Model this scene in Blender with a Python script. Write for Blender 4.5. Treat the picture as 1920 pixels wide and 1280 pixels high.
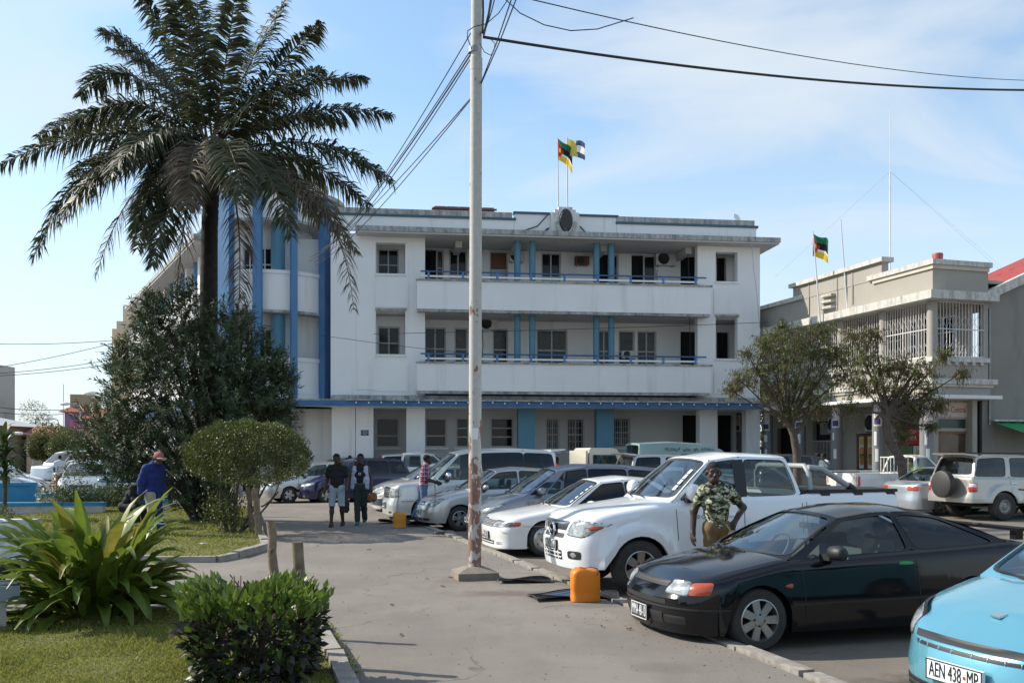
import bpy, bmesh, math, random
import numpy as np
from mathutils import Vector, Matrix
random.seed(7); RNG = np.random.default_rng(11)
SC = bpy.context.scene; COL = SC.collection
for _o in list(bpy.data.objects): bpy.data.objects.remove(_o)
# ------------------------------------------------------------------ camera, sky, sun, exposure
FPX, HZ, CAMH, VPX = 1750.0, 847.0, 1.8, 440.0      # focal length in photo pixels, horizon row, eye height, street vanishing point
cam = bpy.data.cameras.new('camera'); camo = bpy.data.objects.new('camera', cam); COL.objects.link(camo)
camo.location = (0, 0, CAMH); camo.rotation_euler = (math.pi/2, 0, 0)
cam.sensor_width = 36; cam.lens = FPX/1920*36; cam.shift_y = (HZ-640)/1920; cam.clip_end = 3000; cam.clip_start = .1
SC.camera = camo
SUN_AZ, SUN_EL = math.radians(-74), math.radians(37)    # azimuth clockwise from +Y
sdir = Vector((math.sin(SUN_AZ)*math.cos(SUN_EL), math.cos(SUN_AZ)*math.cos(SUN_EL), math.sin(SUN_EL)))
sl = bpy.data.lights.new('sun', 'SUN'); sl.energy = 3.9; sl.angle = math.radians(.6); sl.color = (1, .93, .82)
so = bpy.data.objects.new('sun', sl); COL.objects.link(so); so.rotation_euler = sdir.to_track_quat('Z', 'Y').to_euler(); so.location = (-30, 20, 40)
W = bpy.data.worlds.new('World'); SC.world = W; W.use_nodes = True
wn, wl = W.node_tree.nodes, W.node_tree.links; wn.clear()
def N(nodes, t, **k):
    n = nodes.new(t)
    for a, b in k.items():
        if a.startswith('i_'):
            n.inputs[int(a[2:]) if a[2:].isdigit() else a[2:].replace('_', ' ')].default_value = b
        else: setattr(n, a, b)
    return n
sky = N(wn, 'ShaderNodeTexSky', sky_type='NISHITA', sun_disc=False, sun_elevation=SUN_EL, sun_rotation=SUN_AZ % (2*math.pi), air_density=1.0, dust_density=.7, ozone_density=1.0, altitude=10)
tc = N(wn, 'ShaderNodeTexCoord'); sep = N(wn, 'ShaderNodeSeparateXYZ'); wl.new(tc.outputs['Generated'], sep.inputs[0])
zc = N(wn, 'ShaderNodeMath', operation='MAXIMUM', i_1=.0); wl.new(sep.outputs[2], zc.inputs[0])
za = N(wn, 'ShaderNodeMath', operation='ADD', i_1=.22); wl.new(zc.outputs[0], za.inputs[0])
dv = N(wn, 'ShaderNodeVectorMath', operation='DIVIDE'); wl.new(tc.outputs['Generated'], dv.inputs[0])
cz = N(wn, 'ShaderNodeCombineXYZ'); [wl.new(za.outputs[0], cz.inputs[i]) for i in range(3)]; wl.new(cz.outputs[0], dv.inputs[1])
mp = N(wn, 'ShaderNodeMapping'); mp.inputs['Scale'].default_value = (.8, 1.5, 1.0); mp.inputs['Location'].default_value = (1.5, 2.2, .3); wl.new(dv.outputs[0], mp.inputs[0])
n1 = N(wn, 'ShaderNodeTexNoise', i_Scale=1.3, i_Detail=9.0, i_Roughness=.5, i_Distortion=.5); wl.new(mp.outputs[0], n1.inputs['Vector'])
r1 = N(wn, 'ShaderNodeMapRange', interpolation_type='SMOOTHSTEP'); r1.inputs[1].default_value = .36; r1.inputs[2].default_value = .69; r1.inputs[4].default_value = .85; wl.new(n1.outputs[0], r1.inputs[0])
hz = N(wn, 'ShaderNodeMapRange'); hz.inputs[1].default_value = 0; hz.inputs[2].default_value = .36; hz.inputs[3].default_value = .92; hz.inputs[4].default_value = .12; wl.new(zc.outputs[0], hz.inputs[0])
mx = N(wn, 'ShaderNodeMath', operation='MAXIMUM'); wl.new(r1.outputs[0], mx.inputs[0]); wl.new(hz.outputs[0], mx.inputs[1])
mixc = N(wn, 'ShaderNodeMix', data_type='RGBA'); wl.new(mx.outputs[0], mixc.inputs['Factor']); tn = N(wn, 'ShaderNodeMix', data_type='RGBA', blend_type='MULTIPLY'); tn.inputs['Factor'].default_value = 1; wl.new(sky.outputs[0], tn.inputs['A']); tn.inputs['B'].default_value = (.88, 1.04, 1.07, 1); wl.new(tn.outputs['Result'], mixc.inputs['A']); mixc.inputs['B'].default_value = (3.7, 4.05, 4.35, 1)
bg = N(wn, 'ShaderNodeBackground', i_Strength=.132); wl.new(mixc.outputs['Result'], bg.inputs[0])
wo = N(wn, 'ShaderNodeOutputWorld'); wl.new(bg.outputs[0], wo.inputs[0])
vs = SC.view_settings; vs.view_transform = 'Standard'; vs.look = 'None'; vs.exposure = 0.72; vs.gamma = 1; vs.use_curve_mapping = False
SC.render.engine = 'CYCLES'; SC.cycles.max_bounces = 8; SC.cycles.transparent_max_bounces = 16
# ------------------------------------------------------------------ helpers
def WP(px, py, Y): return Vector(((px-960)/FPX*Y, Y, CAMH-(py-HZ)/FPX*Y))     # measured picture point at a known distance
def GP(px, py, z=0.0): return WP(px, py, (CAMH-z)*FPX/(py-HZ))               # measured ground point
UD = Vector((VPX-960, FPX, 0)).normalized(); VD = Vector((UD.y, -UD.x, 0)); ANG = math.atan2(VD.y, VD.x)   # along / across the street
ROAD = -.1
MATS = {}
def mat(name, col, rough=.7, metal=0, coat=0, var=0, vs_=3.0, bump=0, bs=40, spec=.5, stain=None, island=0, transl=0, col2=None, detail=6, streak=0):
    if name in MATS: return MATS[name]
    m = bpy.data.materials.new(name); MATS[name] = m; m.use_nodes = True; n, l = m.node_tree.nodes, m.node_tree.links
    b = n['Principled BSDF']; b.inputs['Base Color'].default_value = (*col, 1); b.inputs['Roughness'].default_value = rough; b.inputs['Metallic'].default_value = metal
    b.inputs['Coat Weight'].default_value = coat; b.inputs['Coat Roughness'].default_value = .04; b.inputs['Specular IOR Level'].default_value = spec
    src = None; t = N(n, 'ShaderNodeTexCoord')
    def mixin(fac, a, bcol):
        x = N(n, 'ShaderNodeMix', data_type='RGBA'); l.new(fac, x.inputs['Factor'])
        if a is None: x.inputs['A'].default_value = (*col, 1)
        else: l.new(a, x.inputs['A'])
        x.inputs['B'].default_value = (*bcol, 1); return x.outputs['Result']
    if var:
        z = N(n, 'ShaderNodeTexNoise', i_Scale=vs_, i_Detail=float(detail), i_Roughness=.62); l.new(t.outputs['Object'], z.inputs['Vector'])
        r = N(n, 'ShaderNodeMapRange'); r.inputs[1].default_value = .32; r.inputs[2].default_value = .68; l.new(z.outputs[0], r.inputs[0])
        src = mixin(r.outputs[0], src, col2 or tuple(max(0, c*(1-var)) for c in col))
    if island:
        g = N(n, 'ShaderNodeNewGeometry'); r = N(n, 'ShaderNodeMapRange'); r.inputs[4].default_value = 1; l.new(g.outputs['Random Per Island'], r.inputs[0])
        src = mixin(r.outputs[0], src, col2 or tuple(c*(1-island) for c in col))
    if stain:
        z = N(n, 'ShaderNodeTexNoise', i_Scale=stain[1], i_Detail=8.0, i_Roughness=.7)
        q = N(n, 'ShaderNodeMapping'); q.inputs['Scale'].default_value = (1, 1, stain[4] if len(stain) > 4 else 1); l.new(t.outputs['Object'], q.inputs[0]); l.new(q.outputs[0], z.inputs['Vector'])
        r = N(n, 'ShaderNodeMapRange'); r.inputs[1].default_value = stain[2]; r.inputs[2].default_value = stain[3]; l.new(z.outputs[0], r.inputs[0])
        src = mixin(r.outputs[0], src, stain[0])
    if src is not None: l.new(src, b.inputs['Base Color'])
    if bump:
        z = N(n, 'ShaderNodeTexNoise', i_Scale=bs, i_Detail=5.0); l.new(t.outputs['Object'], z.inputs['Vector'])
        u = N(n, 'ShaderNodeBump', i_Strength=bump, i_Distance=.02); l.new(z.outputs[0], u.inputs['Height']); l.new(u.outputs[0], b.inputs['Normal'])
    if transl:
        o = n['Material Output']; tr = N(n, 'ShaderNodeBsdfTranslucent'); s = N(n, 'ShaderNodeMixShader', i_0=transl)
        if src is not None: l.new(src, tr.inputs[0])
        else: tr.inputs[0].default_value = (*col, 1)
        l.new(b.outputs[0], s.inputs[1]); l.new(tr.outputs[0], s.inputs[2]); l.new(s.outputs[0], o.inputs[0])
    return m
def glassmat(name, tint, refl=.05):
    if name in MATS: return MATS[name]
    m = bpy.data.materials.new(name); MATS[name] = m; m.use_nodes = True; n, l = m.node_tree.nodes, m.node_tree.links; n.clear()
    t = N(n, 'ShaderNodeBsdfTransparent'); t.inputs[0].default_value = (*tint, 1); g = N(n, 'ShaderNodeBsdfGlossy', i_Roughness=.02)
    f = N(n, 'ShaderNodeLayerWeight', i_Blend=.5); pw_ = N(n, 'ShaderNodeMath', operation='POWER', i_1=2.7); l.new(f.outputs['Facing'], pw_.inputs[0]); a = N(n, 'ShaderNodeMath', operation='MULTIPLY_ADD', i_1=.9, i_2=refl); l.new(pw_.outputs[0], a.inputs[0])
    s = N(n, 'ShaderNodeMixShader'); l.new(a.outputs[0], s.inputs[0]); l.new(t.outputs[0], s.inputs[1]); l.new(g.outputs[0], s.inputs[2])
    o = N(n, 'ShaderNodeOutputMaterial'); l.new(s.outputs[0], o.inputs[0]); return m
def link(name, me, m, parent=None, loc=None, smooth=None):
    o = bpy.data.objects.new(name, me); COL.objects.link(o)
    if m is not None and not me.materials: me.materials.append(m)
    if parent is not None: o.parent = parent
    if loc is not None: o.location = loc
    return o
def tag(o, label=None, cat=None, group=None, kind=None):
    for k, v in (('label', label), ('category', cat), ('group', group), ('kind', kind)):
        if v: o[k] = v
    return o
def thing(name, label, cat, loc=(0, 0, 0), rz=0, group=None):
    o = bpy.data.objects.new(name, None); COL.objects.link(o); o.location = loc; o.rotation_euler = (0, 0, rz); o.empty_display_size = .2
    return tag(o, label, cat, group)
def sharp(me, ang=38):
    bm = bmesh.new(); bm.from_mesh(me); bmesh.ops.remove_doubles(bm, verts=bm.verts, dist=1e-5); c = math.radians(ang)
    for f in bm.faces: f.smooth = True
    for e in bm.edges: e.smooth = not (len(e.link_faces) == 2 and e.calc_face_angle(0) > c)
    bm.to_mesh(me); bm.free()
class MB:
    def __init__(s): s.v = []; s.f = []
    def add(s, vs, fs):
        b = len(s.v); s.v += [tuple(x) for x in vs]; s.f += [tuple(b+i for i in f) for f in fs]; return s
    def box(s, x0, x1, y0, y1, z0, z1, M=None):
        if x1 < x0: x0, x1 = x1, x0
        if y1 < y0: y0, y1 = y1, y0
        if z1 < z0: z0, z1 = z1, z0
        vs = [Vector(p) for p in ((x0,y0,z0),(x1,y0,z0),(x1,y1,z0),(x0,y1,z0),(x0,y0,z1),(x1,y0,z1),(x1,y1,z1),(x0,y1,z1))]
        if M: vs = [M @ p for p in vs]
        return s.add(vs, [(0,3,2,1),(4,5,6,7),(0,1,5,4),(1,2,6,5),(2,3,7,6),(3,0,4,7)])
    def quad(s, a, b, c, d): return s.add([a, b, c, d], [(0,1,2,3)])
    def grid(s, P, nu, nv, wu=False):
        vs = [P(i/nu, j/nv) for i in range(nu+1) for j in range(nv+1)]
        return s.add(vs, [(i*(nv+1)+j, (i+1)*(nv+1)+j, (i+1)*(nv+1)+j+1, i*(nv+1)+j+1) for i in range(nu) for j in range(nv)])
    def tube(s, pts, r, n=8, cap=True):
        pts = [Vector(p) for p in pts]; k = len(pts); rs = r if isinstance(r, (list, tuple)) else [r]*k; vs = []; up = Vector((0, 0, 1)); last = None
        for i, p in enumerate(pts):
            d = (pts[min(i+1, k-1)]-pts[max(i-1, 0)]).normalized()
            if last is None: a = d.cross(up if abs(d.z) < .9 else Vector((1, 0, 0))).normalized()
            else: a = (last-d*last.dot(d)).normalized()
            last = a; b = d.cross(a)
            vs += [p+(a*math.cos(2*math.pi*j/n)+b*math.sin(2*math.pi*j/n))*rs[i] for j in range(n)]
        fs = [(i*n+j, i*n+(j+1) % n, (i+1)*n+(j+1) % n, (i+1)*n+j) for i in range(k-1) for j in range(n)]
        if cap: fs += [tuple(range(n))[::-1], tuple((k-1)*n+j for j in range(n))]
        return s.add(vs, fs)
    def lathe(s, prof, n=24, M=None, a0=0, a1=2*math.pi):     # prof: (r, z)
        full = abs(a1-a0-2*math.pi) < 1e-6; m = n if full else n+1; vs = []
        for j in range(m):
            a = a0+(a1-a0)*j/n
            vs += [Vector((r*math.cos(a), r*math.sin(a), z)) for r, z in prof]
        if M: vs = [M @ p for p in vs]
        k = len(prof)
        return s.add(vs, [(j*k+i, ((j+1) % m)*k+i, ((j+1) % m)*k+i+1, j*k+i+1) for j in range(n) for i in range(k-1)])
    def prism(s, poly, z0, z1, M=None):
        n = len(poly); vs = [Vector((x, y, z0)) for x, y in poly]+[Vector((x, y, z1)) for x, y in poly]
        if M: vs = [M @ p for p in vs]
        return s.add(vs, [tuple(range(n))[::-1], tuple(range(n, 2*n))]+[(i, (i+1) % n, n+(i+1) % n, n+i) for i in range(n)])
    def mesh(s, name, smooth=0):
        me = bpy.data.meshes.new(name); me.from_pydata(s.v, [], s.f); me.update()
        if smooth: sharp(me, smooth)
        return me
    def build(s, name, m, parent=None, loc=None, smooth=0): return link(name, s.mesh(name, smooth), m, parent, loc)
def B(name, m, parent, *box, M=None): return MB().box(*box, M=M).build(name, m, parent)
def text_mesh(txt, size, depth=.003, align='CENTER', sx=1.0, shear=0.0):
    c = bpy.data.curves.new('lettering', 'FONT'); c.body = txt; c.size = size; c.extrude = depth; c.align_x = align; c.align_y = 'CENTER'; c.resolution_u = 3; c.shear = shear
    o = bpy.data.objects.new('tmp', c); COL.objects.link(o); dg = bpy.context.evaluated_depsgraph_get(); dg.update()
    me = bpy.data.meshes.new_from_object(o.evaluated_get(dg)); bpy.data.objects.remove(o); bpy.data.curves.remove(c)
    if sx != 1: me.transform(Matrix.Diagonal((sx, 1, 1, 1)))
    return me
def rot_to(d, up=Vector((0, 0, 1))):
    d = Vector(d).normalized(); x = up.cross(d)
    x = x.normalized() if x.length > 1e-4 else Vector((1, 0, 0)); y = d.cross(x)
    return Matrix((x, y, d)).transposed()
def copy_tree(o, parent=None):
    c = o.copy(); COL.objects.link(c); c.parent = parent
    for k in [x for x in o.children]: copy_tree(k, c)
    return c
def npmesh(name, V, F, m, parent=None, kind=None, smooth=False, loc=None):
    V = np.asarray(V, np.float32); F = np.asarray(F, np.int32); me = bpy.data.meshes.new(name); k = F.shape[1]
    me.vertices.add(len(V)); me.vertices.foreach_set('co', V.ravel()); me.loops.add(F.size); me.loops.foreach_set('vertex_index', F.ravel())
    me.polygons.add(len(F)); me.polygons.foreach_set('loop_start', np.arange(0, F.size, k, dtype=np.int32)); me.polygons.foreach_set('loop_total', np.full(len(F), k, np.int32))
    if smooth: me.polygons.foreach_set('use_smooth', np.ones(len(F), bool))
    me.update(calc_edges=True); o = link(name, me, m, parent, loc)
    if kind: o['kind'] = kind
    return o
def unit(a): return a/np.maximum(np.linalg.norm(a, axis=-1, keepdims=True), 1e-9)
def leaves(P, D, Ln, Wd, fold=.25, nrm=None, droop=0.0):
    """folded two-panel leaves: base, left, tip, right"""
    P = np.asarray(P, float); D = unit(np.asarray(D, float)); n = len(P); Ln = np.broadcast_to(Ln, (n,)); Wd = np.broadcast_to(Wd, (n,))
    up = RNG.normal(size=(n, 3))*.5+np.array([0, 0, 1.0]) if nrm is None else nrm
    S = unit(np.cross(D, up)); U = np.cross(S, D)
    mid = P+D*(Ln*.45)[:, None]; tip = P+D*Ln[:, None]-np.array([0, 0, 1])*(Ln*droop)[:, None]
    a = mid+S*(Wd*.5)[:, None]+U*(Wd*fold)[:, None]; b = mid-S*(Wd*.5)[:, None]+U*(Wd*fold)[:, None]
    V = np.stack([P, a, tip, b], 1).reshape(-1, 3); i = np.arange(n)*4
    F = np.stack([np.stack([i, i+1, i+2], 1), np.stack([i, i+2, i+3], 1)], 1).reshape(-1, 3)
    return V, F
def merge(parts):
    Vs, Fs, k = [], [], 0
    for V, F in parts: Vs.append(V); Fs.append(np.asarray(F)+k); k += len(V)
    return np.concatenate(Vs), np.concatenate(Fs)
def wall(mb, x0, x1, z0, z1, y0, y1, ops=()):
    """wall slab in the xz plane between depths y0 (front) and y1, with rectangular openings (ax0,ax1,az0,az1)"""
    xs = sorted({x0, x1, *[min(max(o[i], x0), x1) for o in ops for i in (0, 1)]}); zs = sorted({z0, z1, *[min(max(o[i], z0), z1) for o in ops for i in (2, 3)]})
    solid = lambda i, j: 0 <= i < len(xs)-1 and 0 <= j < len(zs)-1 and not any(o[0]-1e-6 <= xs[i] and xs[i+1] <= o[1]+1e-6 and o[2]-1e-6 <= zs[j] and zs[j+1] <= o[3]+1e-6 for o in ops)
    for i in range(len(xs)-1):
        for j in range(len(zs)-1):
            if not solid(i, j): continue
            a, b, c, d = xs[i], xs[i+1], zs[j], zs[j+1]
            mb.quad((a,y0,c),(b,y0,c),(b,y0,d),(a,y0,d)); mb.quad((b,y1,c),(a,y1,c),(a,y1,d),(b,y1,d))
            if not solid(i-1, j): mb.quad((a,y1,c),(a,y0,c),(a,y0,d),(a,y1,d))
            if not solid(i+1, j): mb.quad((b,y0,c),(b,y1,c),(b,y1,d),(b,y0,d))
            if not solid(i, j-1): mb.quad((a,y1,c),(b,y1,c),(b,y0,c),(a,y0,c))
            if not solid(i, j+1): mb.quad((a,y0,d),(b,y0,d),(b,y1,d),(a,y1,d))
    return mb
def sag(a, b, s, n=14): return [Vector(a).lerp(Vector(b), i/n)-Vector((0, 0, s*4*(i/n)*(1-i/n))) for i in range(n+1)]
# ------------------------------------------------------------------ materials of the place
WHITE = mat('white_wall_paint', (.82, .81, .79), .8, var=.06, vs_=.6, stain=((.50, .49, .47), 1.9, .55, .92, .07), bump=.12, bs=25)
WHITE2 = mat('white_trim_paint', (.78, .78, .78), .75, var=.08, vs_=1.5)
GRIME = mat('weathered_cornice', (.52, .51, .48), .9, stain=((.13, .13, .125), 3.5, .44, .68, .25), var=.4, vs_=9, bump=.3)
BLUE = mat('blue_pillar_paint', (.085, .22, .42), .6, var=.18, vs_=.9, stain=((.42, .45, .46), 1.5, .70, .73))
TEAL = mat('teal_trim', (.05, .12, .16), .6, var=.2, vs_=2)
LBLUE = mat('light_blue_column', (.095, .25, .35), .55, var=.15, vs_=1.5)
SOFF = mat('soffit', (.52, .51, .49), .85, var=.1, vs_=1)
PANE = mat('dark_pane', (.010, .012, .014), .08, spec=.3)
PANE2 = mat('curtained_pane', (.075, .072, .068), .2, var=.7, vs_=9, spec=.3)
PANE3 = mat('pale_pane', (.33, .38, .40), .15, var=.2, vs_=5)
DARK = mat('doorway_shade', (.01, .01, .011), .9)  # near-black colour stands in for the unlit rooms behind the doorways
FRAME = mat('window_frame_paint', (.52, .52, .50), .6, var=.1)
METAL = mat('grey_metal', (.32, .33, .34), .45, metal=.6, var=.15)
BLACK = mat('black_plastic', (.015, .015, .016), .55)
CABLE = mat('cable', (.02, .02, .022), .6)
GREYW = mat('grey_render', (.36, .33, .285), .85, var=.1, vs_=.7, stain=((.24, .225, .20), .8, .58, .8, .3), bump=.15, bs=30)
WOOD = mat('weathered_wood', (.26, .19, .12), .85, var=.5, vs_=9, bump=.5, bs=60)
BARK = mat('bark', (.125, .098, .076), .95, var=.45, vs_=8, bump=.9, bs=30)
def ground_mat(name, base, dark, crack, sc, wet=None, spots=()):
    m = bpy.data.materials.new(name); m.use_nodes = True; n, l = m.node_tree.nodes, m.node_tree.links; b = n['Principled BSDF']; t = N(n, 'ShaderNodeTexCoord')
    def ns(scale, detail, lo, hi, stretch=(1, 1, 1), rough=.6):
        q = N(n, 'ShaderNodeMapping'); q.inputs['Scale'].default_value = stretch; q.inputs['Rotation'].default_value = (0, 0, ANG); l.new(t.outputs['Object'], q.inputs[0])
        z = N(n, 'ShaderNodeTexNoise', i_Scale=scale, i_Detail=detail, i_Roughness=rough); l.new(q.outputs[0], z.inputs['Vector'])
        r = N(n, 'ShaderNodeMapRange'); r.inputs[1].default_value = lo; r.inputs[2].default_value = hi; l.new(z.outputs[0], r.inputs[0]); return r.outputs[0]
    def mix(f, a, c):
        x = N(n, 'ShaderNodeMix', data_type='RGBA'); l.new(f, x.inputs['Factor']) if not isinstance(f, float) else setattr(x.inputs['Factor'], 'default_value', f)
        l.new(a, x.inputs['A']) if not isinstance(a, tuple) else setattr(x.inputs['A'], 'default_value', (*a, 1))
        x.inputs['B'].default_value = (*c, 1); return x.outputs['Result']
    c = mix(ns(.45, 9., .35, .68), base, dark)
    c = mix(ns(1.8, 8., .5, .8, (1, .4, 1)), c, tuple(x*.66 for x in base))
    c = mix(ns(.9, 10., .57, .66, (.6, 1, 1), .75), c, tuple(x*.80 for x in base))
    c = mix(ns(7, 6., .60, .72), c, tuple(x*.7 for x in base))
    c = mix(ns(28, 3., .62, .72), c, tuple(x*1.22 for x in base))
    c = mix(ns(60, 2., .66, .74), c, tuple(x*.55 for x in base))
    v = N(n, 'ShaderNodeTexVoronoi', feature='DISTANCE_TO_EDGE', i_Scale=sc)
    d = N(n, 'ShaderNodeTexNoise', i_Scale=1.3, i_Detail=6.0); l.new(t.outputs['Object'], d.inputs['Vector'])
    va = N(n, 'ShaderNodeVectorMath', operation='SCALE'); va.inputs[3].default_value = 1.1; l.new(d.outputs[1], va.inputs[0])
    vb = N(n, 'ShaderNodeVectorMath', operation='ADD'); l.new(va.outputs[0], vb.inputs[0]); l.new(t.outputs['Object'], vb.inputs[1]); l.new(vb.outputs[0], v.inputs['Vector'])
    r = N(n, 'ShaderNodeMapRange'); r.inputs[1].default_value = .0015; r.inputs[2].default_value = .006; r.inputs[3].default_value = .62; r.inputs[4].default_value = 0; l.new(v.outputs[0], r.inputs[0])
    br = N(n, 'ShaderNodeMath', operation='MULTIPLY'); l.new(r.outputs[0], br.inputs[0]); l.new(ns(.5, 3., .45, .58), br.inputs[1])
    c = mix(br.outputs[0], c, crack)
    if wet: c = mix(ns(.8, 7., .6, .74, (1, .5, 1)), c, wet)
    for (sx, sy, rx, ry, colr, amt) in spots:      # spills and dirt with a shape of their own
        q = N(n, 'ShaderNodeMapping'); q.inputs['Location'].default_value = (-sx/rx, -sy/ry, 0); q.inputs['Scale'].default_value = (1/rx, 1/ry, 0); l.new(t.outputs['Object'], q.inputs[0])
        z = N(n, 'ShaderNodeTexNoise', i_Scale=4.0, i_Detail=7.0, i_Roughness=.65); l.new(t.outputs['Object'], z.inputs['Vector']); ln = N(n, 'ShaderNodeVectorMath', operation='LENGTH'); l.new(q.outputs[0], ln.inputs[0])
        ma = N(n, 'ShaderNodeMath', operation='MULTIPLY_ADD', i_1=1.6); l.new(z.outputs[0], ma.inputs[0]); l.new(ln.outputs['Value'], ma.inputs[2]); rr_ = N(n, 'ShaderNodeMapRange', interpolation_type='SMOOTHSTEP'); rr_.inputs[1].default_value = 1.0; rr_.inputs[2].default_value = 1.75; rr_.inputs[3].default_value = amt; rr_.inputs[4].default_value = 0; l.new(ma.outputs[0], rr_.inputs[0]); c = mix(rr_.outputs[0], c, colr)
    l.new(c, b.inputs['Base Color']); b.inputs['Roughness'].default_value = .88
    z = N(n, 'ShaderNodeTexNoise', i_Scale=90.0, i_Detail=6.0); l.new(t.outputs['Object'], z.inputs['Vector'])
    u = N(n, 'ShaderNodeBump', i_Strength=.35, i_Distance=.01); l.new(z.outputs[0], u.inputs['Height']); l.new(u.outputs[0], b.inputs['Normal']); return m
PAVE = ground_mat('worn_pavement', (.215, .187, .158), (.148, .130, .112), (.05, .043, .036), .28, spots=[(GP(945, 1112).x, GP(945, 1112).y, .95, .42, (.115, .082, .064), .8), (GP(640, 974).x, GP(640, 974).y, 2.6, .35, (.17, .115, .078), .7), (GP(860, 1090).x, GP(860, 1090).y, .8, .3, (.15, .11, .08), .6), (GP(1105, 1135).x, GP(1105, 1135).y, .6, .25, (.12, .10, .085), .6), (GP(760, 1160).x, GP(760, 1160).y, .5, .5, (.15, .128, .108), .6), (GP(1250, 1250).x, GP(1250, 1250).y, .5, .3, (.13, .11, .09), .6), (GP(700, 1090).x, GP(700, 1090).y, 1.2, .6, (.16, .14, .12), .6)])
ASPH = ground_mat('dusty_asphalt', (.19, .158, .126), (.135, .115, .095), (.04, .035, .03), .5, wet=(.075, .064, .054), spots=[(3.3, 7.6, .7, .5, (.05, .042, .036), .8), (2.6, 14.6, .9, .5, (.06, .05, .04), .8), (1.6, 19.0, .8, .5, (.06, .05, .04), .7), (4.2, 11.4, .8, .4, (.055, .046, .04), .7)])
KERBW = mat('worn_kerb_paint', (.38, .35, .31), .85, stain=((.215, .188, .158), 5, .38, .56), var=.2)
KERBG = mat('concrete_kerb', (.34, .31, .27), .9, var=.3, vs_=4, bump=.4, stain=((.16, .14, .12), 3, .55, .75))
SOIL = mat('lawn_soil', (.12, .125, .03), .95, var=.4, vs_=4)
# ------------------------------------------------------------------ ground, pavement, kerbs, lawns
def struct(o): o['kind'] = 'structure'; return o
struct(MB().quad((-900, -60, ROAD), (900, -60, ROAD), (900, 1500, ROAD), (-900, 1500, ROAD)).build('ground', ASPH))
K0 = GP(1195, 1138)                                     # a point on the kerb between pavement and parking bays
def along(t, off=0): return K0+UD*t+VD*off
pv = [along(-12, -.13), along(23.6, -.13), along(23.6, -26), along(-12, -26)]
struct(MB().prism([(p.x, p.y) for p in pv], ROAD-.05, 0).build('pavement', PAVE))
kerb = struct(MB().box(-.004, .004, -.004, .004, -.004, .004).build('kerb', KERBG, None, (*along(-11.5).xy, -.2)))
kst = [MB().box(0, .93+.03*i, -.075, .075, -.1, .014+.006*i).mesh('kerb_stone', 0) for i in range(3)]
t = -11.5
while t < 23:
    o = link('kerb_stone', kst[random.randrange(3)], KERBW, kerb)
    p = along(t)-kerb.location; o.location = (p.x, p.y, .2+random.uniform(-.012, .004)); o.rotation_euler = (random.uniform(-.02, .02), 0, math.atan2(UD.y, UD.x)+random.uniform(-.008, .008)); t += 1.02
L1 = [Vector(p) for p in ((-.05, 3.0), (-1.30, 7.2), (-2.0, 9.55), (-2.35, 10.1), (-2.9, 10.4), (-3.6, 10.42), (-5.4, 9.9), (-8.5, 9.0), (-8.5, 3.0))]
c2 = [GP(497, 1030).xy, GP(440, 1046).xy, GP(405, 1053).xy, GP(290, 1053).xy]
L2 = [c2[0], c2[1], c2[2], c2[3], Vector((-7.6, 15.3)), Vector((-16, 13.6)), Vector((-19, 30)), (along(21, 0)-VD*3.55).xy, ]
KL = c2[0]
L2[-1] = (KL.to_3d()+UD*13).xy
lawns = []
for nm, poly in (('lawn', L1), ('lawn', L2)):
    o = struct(MB().prism([(p.x, p.y) for p in (poly if poly is L1 else poly)][::-1], .005, .06).build(nm, SOIL)); lawns.append(o)
def edge_kerbs(pts, n0, seg=.8):
    root = struct(MB().box(-.004, .004, -.004, .004, -.004, .004).build('garden_kerb', KERBG, None, (*pts[0], -.03)))
    me = [MB().box(0, seg*.97, -.07, .07, .0, .10+.012*i).mesh('kerb_stone') for i in range(3)]
    for a, b in zip(pts, pts[1:]):
        d = b-a; L = d.length; k = max(1, round(L/seg))
        for i in range(k):
            o = link('kerb_stone', me[random.randrange(3)], KERBG, root); p = a+d*(i/k)-pts[0]
            o.location = (p.x, p.y, .03); o.scale = (L/k/seg, 1, 1); o.rotation_euler = (random.uniform(-.03, .03), random.uniform(-.02, .02), math.atan2(d.y, d.x)+random.uniform(-.03, .03))
edge_kerbs(L1[:8], 0); edge_kerbs([L2[-1]]+L2[:5], 0)
def inpoly(P, poly):
    x, y = P[:, 0], P[:, 1]; r = np.zeros(len(P), bool); j = len(poly)-1
    for i in range(len(poly)):
        a, b = poly[i], poly[j]; c = ((a.y > y) != (b.y > y)) & (x < (b.x-a.x)*(y-a.y)/((b.y-a.y) or 1e-9)+a.x); r ^= c; j = i
    return r
def grass(poly, box, n, h0, h1, w, m):
    P = np.stack([RNG.uniform(box[0], box[1], n), RNG.uniform(box[2], box[3], n)], 1); P = P[inpoly(P, poly)]
    dens = np.sin(P[:, 0]*2.1+1)*np.sin(P[:, 1]*1.7)*.5+RNG.normal(0, .5, len(P)); P = P[dens > -.75]; k = len(P)
    P3 = np.column_stack([P, np.full(k, .055)]); D = RNG.normal(0, .55, (k, 3)); D[:, 2] = 1
    h = RNG.uniform(h0, h1, k)*(1+.5*np.sin(P[:, 0]*3.3)*np.cos(P[:, 1]*2.9))
    V, F = leaves(P3, D, h, w, .1, nrm=RNG.normal(size=(k, 3)), droop=.25)
    tag(npmesh('grass', V, F, m), 'short sunlit grass covering the %s' % ('lawn beside the wooden posts' if poly is L1 else 'lawn under the palm and oleander'), 'grass', kind='stuff')
GRASS = mat('grass_blades', (.17, .20, .03), .6, island=1, col2=(.34, .31, .08), transl=.35)
grass(L1, (-7, .2, 5.6, 10.6), 150000, .03, .075, .009, GRASS)
grass(L2, (-15, -4, 14, 30), 75000, .05, .10, .018, GRASS)
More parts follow.
